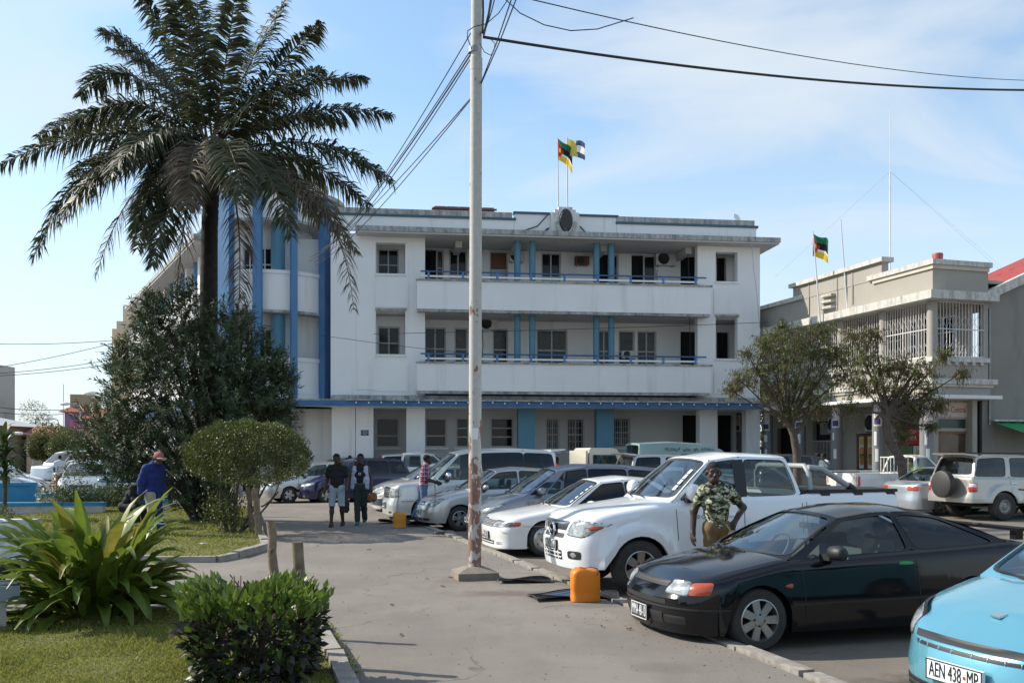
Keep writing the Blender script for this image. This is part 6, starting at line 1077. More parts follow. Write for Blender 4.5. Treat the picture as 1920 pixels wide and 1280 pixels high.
c.tails(.35, .7, .70, .86); sp = c.P('rear_spoiler', MB().box(4.05, 4.25, -.68, .68, 1.06, 1.09), BLK, None, 0); [c.P('spoiler_leg', MB().box(4.1, 4.2, y-.04, y+.04, .96, 1.059), BLK, sp, 0) for y in (-.55, .55)]
c.P('rear_view_mirror', MB().box(1.9, 1.93, -.11, .11, 1.09, 1.15), BLACK, None, 0)
# --- white double cab pickup with open front door gap
S2 = dict(L=5.08, W=1.80, r=.365, wheels=(.93, 3.93), gc=.36, rf=.55, pf=2.8, tw=.25, rim=.62, wk='spoke6', sh=[(0, .97), (.25, 1.04), (.8, 1.13), (1.5, 1.23), (2.4, 1.27), (3.42, 1.29), (3.5, 1.31), (5.08, 1.33)], roof=[(1.95, 1.77), (2.5, 1.84), (3.3, 1.82)], A=(1.42, 2.08), C=(3.44, 3.28), cells=[(1.42, 2.08), (2.48, 2.52), (3.44, 3.28)], win=[((.10, .08, .03, .08), GLASSC, .2), ((.10, .08, .03, .08), GLASSC, .25)], yr=.66, hatch=True, deck=False, rr=.14, pr=5, flare=.055, arch=1.15, inF=[(0, .10), (.42, .02), (.55, .0), (.72, .0), (.80, .04), (1.2, .10)], inR=[(0, .02), (2, .03)], inS=[(0, .05), (.45, .0), (.8, 0), (1.1, .02), (1.4, .05)], tuck=-.03, bot=[(0, .34), (.5, .36), (5.08, .46)], lseat=True)
WHT = paint('white', (.78, .80, .81), 0, .25)
c = Car('pickup_truck', 'white double cab pickup with black bed cover, grey roll bar and orange lit headlights', 'pickup truck', S2, WHT, place_by_wheel(S2, 1195, 1113, ROWD), heading(ROWD)); PKT = c
c.lights([(c.qy(.45), .79), (c.qx(.17), .77), (c.qx(.56), .945), (c.qy(.56), .985)]); c.patch('indicator_light', AMBER, [(c.qx(.22), .855), (c.qx(.40), .885), (c.qx(.42), .93), (c.qx(.22), .92)], (1, -1), .022, .5, N=16)
c.front(0, .36, .74, .80, BLACK, y1t=.38); c.front(0, .40, .84, .915, BLACK, y1t=.44); c.front(0, .44, .925, .965, CHROME, 'chrome_bar', .02); c.front(0, .34, .44, .57, BLACK, 'lower_intake'); c.slats(.34, .45, .56, 2, WHT, 'intake_bar', .02, .012)
for y in (.1, .22): c.patch('intake_rib', WHT, [(c.qy(y), .445), (c.qy(y+.03), .445), (c.qy(y+.03), .565), (c.qy(y), .565)], (1, -1), .012, .1, N=8, rings=2)
c.front(.50, .74, .47, .58, BLACK, 'fog_lamp_recess', .004, .45); c.patch('fog_lamp', LENS, [(c.qy(.56), .49), (c.qy(.67), .49), (c.qy(.67), .56), (c.qy(.56), .56)], (1, -1), .008, .8, N=16)
M = Matrix.Translation((c.pt(0, .83).x-.03, 0, .83)) @ Matrix.Rotation(-math.pi/2, 4, 'Y') @ Matrix.Diagonal((.85, 1, 1, 1)); em = c.P('badge', MB().lathe([(.0, .0), (.085, 0), (.11, .015), (.12, .0)], 24, M), BLACK, None, 40); c.P('badge_ring', MB().tube([M @ Vector((.105*math.cos(a), .105*math.sin(a), .012)) for a in np.linspace(0, 2*math.pi, 25)], .017, 6), CHROME, em, 50); c.P('badge_wing', MB().tube([M @ Vector((.02, -.085, .018)), M @ Vector((-.03, 0, .02)), M @ Vector((.02, .085, .018))], .012, 5), CHROME, em)
c.plate('AAQ 627 MP', .0, .635, .44, .13, 'black'); c.mirror(1.66, WHT, (.13, .20, .24), .12); c.seams([(1.50, 1.46), 2.50, (3.42, 3.42), (3.49, 3.49)], .50); c.handles((2.22, 3.12), 1.03, None, .2); c.wipers()
for sd in (1, -1): c.P('pillar_trim', MB().add([Vector((x, sd*(c.belt(x).lerp(Vector((x, .66, c.zr(x))), v).y+.035*.6*math.sin(math.pi*v)+.006), c.belt(x).z*(1-v)+c.zr(x)*v)) for v in (0.02, .25, .5, .75, .93) for x in (2.40, 2.58)], [(2*i, 2*i+1, 2*i+3, 2*i+2) for i in range(4)]), BLACK, None, 60)
TON = mat('bed_cover_vinyl', (.022, .022, .024), .7, bump=.4, bs=6, var=.2)
c.P('bed_cover', MB().grid(lambda u, v: Vector((3.6+u*1.46, (v-.5)*1.62, 1.335+.035*(1-(2*v-1)**4)+.012*math.sin(u*9)*math.sin(v*7))), 14, 10), TON, None, 40)
for y in (-.80, .80): c.P('bed_rail', MB().box(3.56, 5.05, y-.03, y+.03, 1.32, 1.365), TON, None, 0)
for x in (3.75, 4.3, 4.85): [c.P('cover_clip', MB().box(x, x+.14, sd*.83-.02, sd*.83+.02, 1.28, 1.32), BLACK, None, 0) for sd in (1, -1)]
RB = mat('roll_bar_grey', (.30, .32, .32), .45); c.P('roll_bar', MB().tube([(3.66, -.72, 1.3), (3.64, -.70, 1.60), (3.64, -.60, 1.70), (3.64, .60, 1.70), (3.64, .70, 1.60), (3.66, .72, 1.3)], .038, 10), RB, None, 60)
for sd in (1, -1): c.P('roll_bar_stay', MB().tube([(3.64, sd*.68, 1.68), (3.85, sd*.69, 1.66), (4.0, sd*.70, 1.58), (4.35, sd*.72, 1.37)], .042, 10), RB, None, 60); c.P('roll_bar_boot', MB().tube([(4.28, sd*.716, 1.42), (4.38, sd*.722, 1.35)], .055, 10), BLACK)
c.patch('tail_light', CLEARL, [(c.qx(5.02), .86), (c.qy(.72, True), .86), (c.qy(.72, True), 1.15), (c.qx(5.02), 1.15)], (1, -1), .012, .2); c.P('rear_bumper', MB().box(5.0, 5.14, -.8, .8, .5, .66), CHROME, None, 0)
me = text_mesh('3.0 CRTDi', .075, .002, 'LEFT'); p = c.pt(c.qx(1.72), 1.02, .006, -1); me.transform(Matrix.Translation(p) @ Matrix.Rotation(math.pi/2, 4, 'X')); link('door_lettering', me, CHROME, c.t)
c.patch('windshield_sticker', PLW, [(0, 0)]*4, ()) if 0 else None
for v in (.25, .38, .5, .62): a = [c.wind(.075+.012*k, v+dv, .004) for k, dv in ((0, 0), (3, 0), (3, .10), (0, .10))]; c.P('windshield_sticker', MB().quad(*a), PLW, None, 0)
# --- white coupe/saloon
S3 = dict(SEDAN, L=4.65, W=1.72, wheels=(.88, 3.58), r=.315, gc=.16, rim=.70, wk='disc', rf=.5, sh=[(0, .64), (.2, .69), (1.25, .86), (2.2, .90), (3.6, .94), (4.4, .95), (4.65, .9)], roof=[(1.95, 1.325), (2.6, 1.385), (3.2, 1.35)], A=(1.30, 2.08), C=(3.85, 3.12), cells=[(1.30, 2.08), (2.55, 2.50), (3.85, 3.12)], win=[((.12, .02, .02, .09), GLASSD, .2), ((.02, .24, .02, .09), GLASSD, .25)], inF=[(0, .05), (.18, .0), (.28, .02), (.38, .0), (.52, .0), (.57, .05), (.9, .10)], lseat=False)
PW = paint('pearl_white', (.74, .73, .71), 0, .25)
c = Car('saloon_car', 'pearl white saloon with dished white wheels parked beside the rusty lamp post', 'car', S3, PW, place_by_wheel(S3, 1020, 1043, ROWD), heading(ROWD))
c.lights([(c.qy(.32), .545), (c.qx(.13), .55), (c.qx(.14), .64), (c.qy(.32), .65)]); c.patch('fog_light', mat('smoked_lens', (.12, .12, .13), .15, coat=1), [(c.qx(.12), .55), (c.qx(.27), .555), (c.qx(.27), .64), (c.qx(.13), .64)], (1, -1), .013, .1); c.patch('indicator_light', AMBER, [(c.qx(.27), .555), (c.qx(.40), .57), (c.qx(.42), .64), (c.qx(.28), .64)], (1, -1), .014, .3)
c.front(0, .31, .535, .645, BLACK); c.slats(.31, .54, .64, 4, METAL); c.front(0, .42, .22, .285, BLACK, 'lower_intake'); c.slats(.42, .23, .275, 1, PW, 'intake_bar', .016, .014); c.front(.50, .68, .225, .28, LENS, 'fog_lamp', .006, .6); c.hline(.1, .5, .47, .475, PW, .035, .012, 'bumper_moulding')
c.plate('MMJ 40-10', .0, .375, .40, .13, 'black'); c.mirror(1.72, None, (.12, .23, .15)); c.seams([(1.42, 1.40), (2.62, 2.58)]); c.wipers(); c.hline(.3, 3.2, .56, .57, mat('shadow_line', (.3, .3, .3), .6), .008); c.tails(.3, .75, .68, .86)  # thin grey side strip is a painted shadow line, no moulding
for v in (.2, .34, .48, .62, .74): a = [c.wind(.05+.012*k, v+dv, .004) for k, dv in ((0, 0), (2, 0), (2, .08), (0, .08))]; c.P('windshield_sticker', MB().quad(*a), PLW, None, 0)
# --- grey blue people carrier
MPV = dict(L=4.55, W=1.70, r=.31, wheels=(.84, 3.54), gc=.18, rf=.7, pf=2.3, sh=[(0, .68), (.2, .76), (.6, .90), (1.1, 1.0), (2.0, 1.03), (3.4, 1.06), (4.55, 1.08)], roof=[(1.7, 1.49), (2.4, 1.585), (3.4, 1.57), (4.2, 1.50)], A=(1.0, 1.85), C=(4.50, 4.15), cells=[(1.0, 1.85), (1.45, 1.98), (2.45, 2.45), (3.4, 3.36), (4.50, 4.15)], win=[((.2, .05, .03, .5), GLASS), ((.03, .03, .03, .09), GLASS, .2), ((.03, .03, .03, .09), GLASSD, .2), ((.04, .2, .03, .1), GLASSD, .3)], yr=.60, hatch=True, inR=[(0, .05), (.3, 0), (1.1, .03), (1.6, .06)], wk='spoke5')
GB = paint('grey_blue', (.20, .22, .26), .55, .3)
c = Car('people_carrier', 'grey blue people carrier nosing out behind the rusty lamp post', 'car', MPV, GB, place_by_wheel(MPV, 968, 1019, ROWD), heading(ROWD))
hd = lambda c, y, z0, z1, x: [(c.qy(y), z0), (c.qx(.14), z0), (c.qx(x), z1), (c.qy(y+.06), z1-.04)]
c.lights([(c.qy(.45), .62), (c.qx(.2), .62), (c.qx(.62), .83), (c.qx(.15), .74)]); c.front(0, .42, .62, .69, BLACK); c.slats(.42, .625, .685, 3); c.front(0, .6, .26, .36, BLACK, 'lower_intake'); c.plate('AAB 214 MP', 0, .46, .44, .11, 'white'); c.mirror(1.32, None, (.13, .23, .15), .09); c.seams([(1.12, 1.06), (2.5, 2.46), (3.44, 3.40)]); c.handles((2.2, 3.1), .88); c.wipers(); c.tails(.55, .8, .85, 1.05, wrap=.1)
# --- silver small saloon
S5 = dict(SEDAN, L=4.36, W=1.69, rf=.62, pf=2.5, sh=[(0, .70), (.2, .76), (.6, .87), (1.15, .98), (2.2, 1.0), (3.5, 1.02), (4.1, 1.02), (4.36, .96)], roof=[(1.8, 1.42), (2.4, 1.475), (3.1, 1.44)], A=(1.10, 1.86), C=(3.75, 3.1), cells=[(1.10, 1.86), (2.35, 2.36), (3.75, 3.1)], wk='spoke5')
SIL = paint('silver', (.52, .51, .49), .7, .3); BSIL = paint('blue_silver', (.46, .49, .53), .65, .3); CHAMP = paint('champagne', (.50, .46, .40), .6, .32)
c = Car('saloon_car', 'silver small saloon with pale blue number plate beside the yellow jerrycan', 'car', S5, SIL, place_by_wheel(S5, 862, 995, ROWD), heading(ROWD))
c.lights([(c.qy(.40), .60), (c.qx(.22), .60), (c.qx(.50), .78), (c.qx(.12), .74)]); c.front(0, .34, .61, .70, BLACK, y1t=.37); c.slats(.35, .615, .70, 3); c.front(0, .30, .24, .30, BLACK, 'lower_intake'); c.front(.36, .62, .25, .31, BLACK, 'fog_lamp_vent'); c.plate('AEB 185 MT', .0, .43, .44, .13, 'blue'); c.mirror(1.45); c.seams([(1.22, 1.18), (2.40, 2.36)]); c.wipers(); c.handles((2.1, 3.0), .86); c.tails(.4, .75, .75, .95)
p = c.pt(c.qx(.25), .66, .01, -1); c.P('parking_aerial', MB().tube([p, p+Vector((0, 0, .62))], .006, 5), BLACK)
# --- big silver van
VAN = dict(L=4.9, W=1.80, r=.335, wheels=(.95, 3.85), gc=.24, rf=.42, pf=3.2, sh=[(0, .98), (.15, 1.02), (.9, 1.10), (1.3, 1.14), (4.9, 1.18)], roof=[(1.7, 1.80), (2.3, 1.93), (3.6, 1.95), (4.7, 1.90)], A=(1.08, 1.92), C=(4.86, 4.66), cells=[(1.08, 1.92), (2.35, 2.28), (2.55, 2.48), (3.75, 3.72), (4.86, 4.66)], win=[((.16, .04, .03, .08), GLASS, .2), ((.9, .05, .4, .4), GLASSD), ((.03, .01, .05, .09), GLASSD, .2), ((.02, .12, .05, .09), GLASSD, .25)], yr=.68, hatch=True, inF=[(0, .08), (.24, .0), (.55, .0), (.62, .05), (1.1, .09)], wk='spoke5', rim=.6)
VS = mat('paint_two_tone', (.60, .61, .60), .3, metal=.5, coat=.8)
c = Car('passenger_van', 'large silver passenger van with chrome grille and dark rear windows behind the man in plaid', 'van', VAN, VS, place_by_wheel(VAN, 796, 981, ROWD), heading(ROWD))
c.lights([(c.qy(.40), .70), (c.qx(.10), .70), (c.qx(.10), .92), (c.qy(.42), .93)]); c.patch('fog_light', LENS, [(c.qx(.1), .70), (c.qx(.30), .72), (c.qx(.32), .92), (c.qx(.1), .92)], (1, -1), .012, .1); c.front(0, .38, .66, .92, BLACK); c.slats(.38, .68, .92, 5, CHROME, h=.022); c.front(0, .40, .925, .96, CHROME, 'chrome_bar', .015); c.front(0, .32, .38, .56, BLACK, 'lower_intake'); c.slats(.32, .39, .55, 4, METAL)
c.front(.55, .72, .28, .33, BLACK, 'fog_lamp_vent'); c.plate('AAE 901 MP', 0, .49, .34, .15, 'white'); c.mirror(1.55, CHROME, (.12, .22, .2), .12); c.seams([(1.25, 1.2), (2.42, 2.40), (3.75, 3.75)]); c.hline(.3, 4.6, .6, .62, METAL, .03); c.wipers(); c.P('roof_spoiler', MB().prism([(4.55, 1.90), (4.98, 1.95), (4.95, 1.99), (4.55, 1.97)], -.66, .66, Matrix.Rotation(math.pi/2, 4, 'X')), VS, None, 0)
# --- two cars between the van and the blue people carrier
S7 = dict(SEDAN, wk='steel'); CR = paint('cream', (.62, .59, .51), 0, .35)
c = Car('saloon_car', 'cream saloon with dark blue front bumper squeezed beside the big silver van', 'car', S7, CR, place_by_wheel(S7, 758, 965, ROWD), heading(ROWD), near=False)
c.lights([(c.qy(.45), .56), (c.qx(.14), .56), (c.qx(.2), .67), (c.qy(.47), .67)]); c.front(0, .4, .56, .66, BLACK); c.slats(.4, .57, .66, 3); c.front(0, .78, .30, .50, mat('dark_blue_plastic', (.03, .05, .08), .5), 'bumper_cover', .012); c.plate('MMD 33-17', 0, .40, .36, .13, 'white'); c.mirror(1.65, None); c.seams([(1.4, 1.36)]); c.wipers(); c.tails(.3, .7, .75, .92)
c = Car('saloon_car', 'light silver saloon with white door mirror behind the walking men', 'car', S5, BSIL, place_by_wheel(S5, 742, 957, ROWD)+VD*.25+UD*.6, heading(ROWD), near=False)
c.lights([(c.qy(.40), .60), (c.qx(.22), .60), (c.qx(.50), .78), (c.qx(.12), .74)]); c.front(0, .34, .61, .70, BLACK); c.slats(.35, .615, .70, 3); c.plate('AFA 552 SF', .0, .43, .44, .12, 'blue'); c.mirror(1.45, PLW); c.seams([(1.22, 1.18)]); c.wipers(); c.tails(.4, .75, .75, .95)
# --- navy people carrier and silver car in front of the tower
NAVY = paint('navy', (.018, .02, .075), .3, .25); ND = rotv(VD, 12)
SN = dict(MPV, L=4.3, wheels=(.82, 3.42), roof=[(1.6, 1.50), (2.3, 1.62), (3.3, 1.61), (4.0, 1.53)], C=(4.24, 3.95), cells=[(1.0, 1.8), (1.45, 1.92), (2.4, 2.4), (3.3, 3.26), (4.24, 3.95)], A=(1.0, 1.8))
c = Car('people_carrier', 'navy blue people carrier with roof rails parked before the rounded tower', 'car', SN, NAVY, place_by_wheel(SN, 612, 944, ND), heading(ND))
c.lights([(c.qy(.36), .63), (c.qx(.2), .63), (c.qx(.42), .76), (c.qy(.40), .745)]); c.front(0, .33, .64, .73, METAL, 'grille'); c.front(0, .55, .48, .53, BLACK, 'bumper_slot'); c.plate('MLW 26-48', 0, .36, .36, .13, 'black'); c.front(0, .5, .24, .29, CHROME, 'bumper_bar', .02); c.mirror(1.3); c.seams([(1.12, 1.06), (2.44, 2.42), (3.34, 3.30)]); c.wipers(); c.tails(.55, .8, .85, 1.05, wrap=.12); c.handles((2.15, 3.05), .88)
for sd in (1, -1): c.P('roof_rail', MB().tube([(1.9, sd*.58, 1.57), (2.0, sd*.58, 1.66), (3.7, sd*.57, 1.65), (3.85, sd*.57, 1.56)], .02, 6), BLACK)
c = Car('saloon_car', 'silver saloon half hidden behind the clipped umbrella shaped bush', 'car', S5, SIL, place_by_wheel(S5, 542, 943, ND), heading(ND), near=False); c.lights([(c.qy(.40), .60), (c.qx(.22), .60), (c.qx(.50), .78), (c.qx(.12), .74)]); c.front(0, .5, .64, .68, BLACK); c.plate('ADC 410 SF', 0, .43, .44, .12, 'blue'); c.mirror(1.45); c.seams([(1.22, 1.18)]); c.wipers()
c = Car('hatchback_car', 'dark green hatchback behind the navy people carrier and clipped bush', 'car', SN, paint('dark_green', (.03, .08, .08), .4, .3), WP(560, HZ, 40.2).xy.to_3d()+Vector((0, 0, ROAD))-VD*.4, heading(rotv(VD, 6)), near=False); c.mirror(1.3)
for o in ('',): pass
# --- cyan hatchback in the foreground corner
S0 = dict(SEDAN, L=3.95, W=1.69, r=.30, wheels=(.78, 3.28), rf=.75, pf=2.35, gc=.17, sh=[(0, .66), (.15, .72), (.45, .82), (.95, .96), (1.3, 1.0), (3.0, 1.06), (3.95, 1.10)], roof=[(1.6, 1.43), (2.2, 1.50), (3.0, 1.49), (3.7, 1.40)], A=(.98, 1.72), C=(3.88, 3.55), cells=[(.98, 1.72), (2.25, 2.25), (3.88, 3.55)], win=[((.12, .04, .03, .08), GLASS), ((.04, .2, .03, .08), GLASS)], yr=.60, hatch=True, inF=[(0, .09), (.2, .02), (.36, .0), (.50, .0), (.545, .03), (.64, .045), (.9, .14)], inR=[(0, .05), (1.2, .05)], crown=.055)
CY = paint('cyan', (.12, .35, .45), .35, .25)
CD = rotv(VD, 3); fc = WP(1793, HZ, 6.0); c = Car('hatchback_car', 'bright sky blue hatchback with white number plate reading AEN 438 MP', 'car', S0, CY, Vector((fc.x, fc.y, ROAD)), heading(CD))
c.lights([(c.qy(.58), .63), (c.qx(.30), .61), (c.qx(.74), .85), (c.qx(.24), .795)]); c.front(0, .50, .635, .675, BLACK, y1t=.54); c.front(0, .46, .59, .615, BLACK, 'grille', y1t=.49)
for y in (.08, .2, .32, .42): c.patch('grille_rib', CY, [(c.qy(y), .588), (c.qy(y+.008), .588), (c.qy(y+.008), .617), (c.qy(y), .617)], (1, -1), .008, .1, N=8, rings=2)
c.front(0, .62, .22, .36, BLACK, 'lower_intake', y1t=.66); c.slats(.62, .23, .35, 3, mat('dark_slat', (.05, .05, .05), .5)); M = c.plate('AEN 438  MP', 0, .47, .46, .135, 'white'); c.P('plate_emblem', MB().lathe([(0, .002), (.011, .001), (.012, 0)], 12, M @ Matrix.Translation((.092, -.011, 0)) @ Matrix.Rotation(math.pi/2, 4, 'X')), AMBER, None, 0)
p = c.pt(0, .72); zc_ = .775; c.P('bonnet_badge', MB().prism([(-.045, -.028), (.035, -.034), (.05, .026), (-.03, .034)], 0, .014, Matrix.Translation((.36, 0, c.zs(.36)+.034)) @ Matrix.Rotation(-.30, 4, 'Y') @ Matrix.Rotation(math.pi/2, 4, 'Z')), CHROME, None, 0)
c.mirror(1.72); c.seams([(1.08, 1.03), (2.3, 2.28)]); c.wipers(); c.handles((2.0,), .86); c.P('washer_nozzle', MB().box(.75, .78, -.25, -.22, 1.0, 1.025), BLACK, None, 0)
c.patch('indicator_light', AMBER, [(c.qx(.36), .635), (c.qx(.44), .645), (c.qx(.46), .70), (c.qx(.38), .69)], (1, -1), .016, .4, N=12)
# --- opposite row: noses away from the pavement
BD = -VD
def at(px, Y, z=ROAD): p = WP(px, HZ, Y); return Vector((p.x, p.y, z))
def rear_at(spec, px, py): # near-side rear wheel contact
    g = GP(px, py, ROAD); return g-BD*spec['wheels'][1]+UD*(spec['W']/2-.1)
SUV = dict(L=4.6, W=1.78, r=.385, wheels=(.85, 3.52), gc=.36, rf=.4, pf=3.5, rr=.22, pr=4, sh=[(0, 1.0), (.2, 1.06), (1.2, 1.14), (1.4, 1.16), (4.6, 1.22)], roof=[(1.9, 1.70), (2.4, 1.77), (3.6, 1.78), (4.45, 1.74)], A=(1.32, 1.98), C=(4.52, 4.28), cells=[(1.32, 1.98), (2.35, 2.38), (3.25, 3.2), (4.52, 4.28)], win=[((.12, .05, .03, .08), GLASS, .2), ((.05, .06, .03, .08), GLASSD, .25), ((.12, .08, .03, .08), GLASSD, .25)], yr=.68, hatch=True, flare=.06, arch=1.16, tw=.27, tuck=-.06, wk='steel', rim=.52, inF=[(0, .08), (.4, .0), (.7, 0), (.78, .05), (1.3, .08)], inR=[(0, .0), (.5, -.05), (.72, -.05), (.75, .0), (1.6, .03)], bot=[(0, .42), (.6, .45), (4.6, .5)])
BEI = paint('beige_silver', (.42, .40, .365), .45, .3)
c = Car('off_road_car', 'pale silver off roader with covered spare wheel on its tailgate and wide tyres', 'off roader', SUV, BEI, rear_at(SUV, 1877, 975), heading(BD))
c.seams([(2.42, 2.40), (3.3, 3.24)], .6); c.handles((2.1, 3.05), 1.02, CHROME); c.mirror(1.6, CHROME, (.12, .2, .18), .1); c.patch('tail_light', REDL, [(c.qx(4.40), .80), (c.qy(.72, True), .80), (c.qy(.72, True), 1.05), (c.qx(4.40), 1.05)], (1, -1), .02, .2); c.patch('reverse_light', CLEARL, [(c.qx(4.44), .93), (c.qy(.74, True), .93), (c.qy(.74, True), 1.03), (c.qx(4.44), 1.03)], (1, -1), .03, .2)
for sd in (1, -1): c.hline(2.2, 3.0, .78, .86, mat('gold_stripe', (.30, .20, .08), .5), .05)
sw = c.P('spare_wheel_cover', MB().lathe([(0, .13), (.30, .125), (.375, .09), (.385, .0), (.37, -.09), (.3, -.1), (0, -.1)], 32, Matrix.Translation((4.86, .1, 1.0)) @ Matrix.Rotation(math.pi/2, 4, 'Y')), mat('spare_cover', (.035, .033, .032), .6, var=.3), None, 50); c.P('spare_wheel_bracket', MB().box(4.5, 4.78, .0, .2, .9, 1.06), BLACK, None, 0); c.P('roof_spoiler', MB().prism([(4.2, 1.77), (4.62, 1.83), (4.64, 1.87), (4.2, 1.83)], -.6, .6, Matrix.Rotation(math.pi/2, 4, 'X')), BEI, None, 0)
for sd in (1, -1): c.P('roof_rail', MB().tube([(2.2, sd*.6, 1.78), (2.3, sd*.6, 1.86), (4.0, sd*.6, 1.87), (4.1, sd*.6, 1.80)], .02, 6), BLACK)
PU = dict(S2, L=4.95, r=.35, wheels=(.9, 3.95), A=(1.45, 2.05), C=(2.72, 2.55), cells=[(1.45, 2.05), (2.72, 2.55)], win=[((.12, .08, .03, .08), GLASS, .25)], sh=[(0, .95), (.25, 1.02), (1.4, 1.12), (2.7, 1.15), (2.8, 1.20), (4.95, 1.20)], roof=[(1.9, 1.72), (2.2, 1.76), (2.6, 1.74)], wk='steel', seatdx=.35, flare=.05)
OW = paint('old_white', (.72, .70, .66), 0, .35)
def bed(c, x0, x1, m, tailgate=True):
    mb = MB(); mb.box(x0, x1, -.8, .8, .80, .84); c.P('bed_floor', mb, m, None, 0)
    for sd in (1, -1): c.P('bed_side', MB().box(x0, x1, sd*.80-.02, sd*.80+.02, .84, 1.2), m, None, 0); c.P('bed_rail', MB().tube([(x0+.05, sd*.82, 1.26), (x1-.1, sd*.82, 1.26)], .016, 6), m)
    c.P('bed_front', MB().box(x0, x0+.04, -.8, .8, .84, 1.22), m, None, 0); c.P('tailgate', MB().box(x1-.05, x1-.01, -.8, .8, .84, 1.2), m, None, 0)
c = Car('pickup_truck', 'old white single cab pickup with open bed in front of the burger shop', 'pickup truck', PU, OW, rear_at(PU, 1655, 956)-UD*.0, heading(BD), near=False); bed(c, 2.80, 4.93, OW); c.patch('tail_light', REDL, [(c.qx(4.87), .80), (c.qy(.74, True), .80), (c.qy(.74, True), 1.12), (c.qx(4.87), 1.12)], (1, -1), .014, .15); c.mirror(1.7, BLACK, (.1, .2, .2), .1)
mb = MB(); [mb.tube([(2.86, y, 1.2), (2.86, y, 1.72)], .016, 6) for y in np.linspace(-.68, .68, 9)]; mb.tube([(2.86, -.7, 1.72), (2.86, .7, 1.72)], .02, 6); c.P('headboard_rack', mb, OW)['kind'] = 'stuff'
c.P('driver_vest', MB().lathe([(0, 0), (.2, .02), (.24, .2), (.2, .34), (.08, .4), (0, .41)], 12, Matrix.Translation((2.2, .3, 1.02)) @ Matrix.Diagonal((.6, 1, 1, 1))), mat('hi_vis_yellow', (.45, .85, .05), .7), None, 50)
c = Car('saloon_car', 'silver saloon with orange tail lamp behind the black coupe and pickup bed', 'car', SEDAN, BSIL, rear_at(SEDAN, 1765, 966), heading(BD)); c.patch('tail_light', AMBER, [(c.qx(4.28), .74), (c.qy(.45, True), .74), (c.qy(.45, True), .88), (c.qx(4.28), .88)], (1, -1), .012, .2); c.seams([(2.45, 2.42), (3.3, 3.3)]); c.mirror(1.65); c.hline(.3, 4.3, .52, .52, METAL, .03)
c = Car('estate_car', 'pale silver estate car with roof spoiler in front of the minibus', 'car', SUV, SIL, at(1382, 33.5), heading(BD), near=False); c.patch('tail_light', REDL, [(c.qx(4.45), .90), (c.qy(.7, True), .90), (c.qy(.72, True), 1.25), (c.qx(4.45), 1.25)], (1, -1), .02, .2); c.P('roof_spoiler', MB().prism([(4.2, 1.77), (4.62, 1.83), (4.64, 1.87), (4.2, 1.83)], -.6, .6, Matrix.Rotation(math.pi/2, 4, 'X')), SIL, None, 0)
c = Car('saloon_car', 'silver saloon with red tail lamp just behind the white pickup windscreen', 'car', SEDAN, SIL, at(1405, 27.5), heading(BD), near=False); c.tails(.4, .78, .76, .92, wrap=.12)
c = Car('saloon_car', 'dark saloon showing its windscreen beyond the pickup roll bar', 'car', SUV, paint('charcoal', (.05, .055, .06), .4, .3), at(1604, 35.3), heading(BD), near=False); c.mirror(1.6)
c = Car('pickup_truck', 'white double cab pickup with black roll bar parked under the arcade', 'pickup truck', dict(S2, wk='steel'), OW, at(905, 38.9), FR+math.pi, near=False); c.P('roll_bar', MB().tube([(3.7, -.72, 1.2), (3.62, -.66, 1.62), (3.62, .66, 1.62), (3.7, .72, 1.2)], .05, 8), BLACK); [c.P('roll_bar_stay', MB().tube([(3.62, sd*.66, 1.6), (4.3, sd*.72, 1.2)], .05, 8), BLACK) for sd in (1, -1)]; bed(c, 3.5, 5.05, OW)
c = Car('off_road_car', 'white off roader with tall red tail lamp behind the walking men', 'off roader', SUV, OW, at(905, 40.45), FR+math.pi, near=False); c.patch('tail_light', REDL, [(c.qx(4.45), 1.0), (c.qy(.7, True), 1.0), (c.qy(.7, True), 1.7), (c.qx(4.45), 1.7)], (1, -1), .03, .2) if 0 else None; [c.P('tail_light', MB().box(4.30, 4.50, sd*.70-.06, sd*.70+.06, 1.22, 1.68, Matrix.Translation((0, 0, 0))), REDL, None, 0) for sd in (1, -1)]
# --- minibus and small lorry before the arcade
BUS = dict(VAN, L=4.9, W=1.75, sh=[(0, 1.0), (.1, 1.1), (.5, 1.2), (.7, 1.22), (4.9, 1.25)], roof=[(1.1, 1.95), (1.8, 2.18), (3.4, 2.26), (4.75, 2.2)], A=(.45, 1.2), C=(4.86, 4.70), cells=[(.45, 1.2), (1.55, 1.6), (3.1, 3.1), (4.86, 4.70)], win=[((.14, .05, .03, .42), GLASS, .2), ((.04, .02, .03, .42), GLASSD, .15), ((.02, .06, .03, .42), GLASSD, .15)], yr=.70, gc=.26)
GRN = paint('pale_green', (.30, .42, .40), 0, .4)
c = Car('minibus', 'pale green high roofed minibus with lettering on its roof side', 'minibus', BUS, GRN, at(1388, 37.6), heading(BD), near=False)
Mt = Matrix.Translation((2.7, .752, 2.0)) @ Matrix.Rotation(math.pi, 4, 'Z') @ Matrix.Rotation(math.pi/2-.16, 4, 'X'); mb = MB(); rg_ = random.Random(5)      # hand painted line, unreadable at this distance
for k in range(19):
    if k in (6, 10, 13): continue
    x = -1.0+k*.112; mb.tube([Mt @ Vector((x+dx, rg_.uniform(-.07, .07)*(1.3 if rg_.random() < .2 else 1), 0)) for dx in (0, .02, .045, .065, .09)], .012, 4)
mb.build('roof_lettering', mat('bus_ink', (.05, .12, .14), .6), c.t)['kind'] = 'stuff'
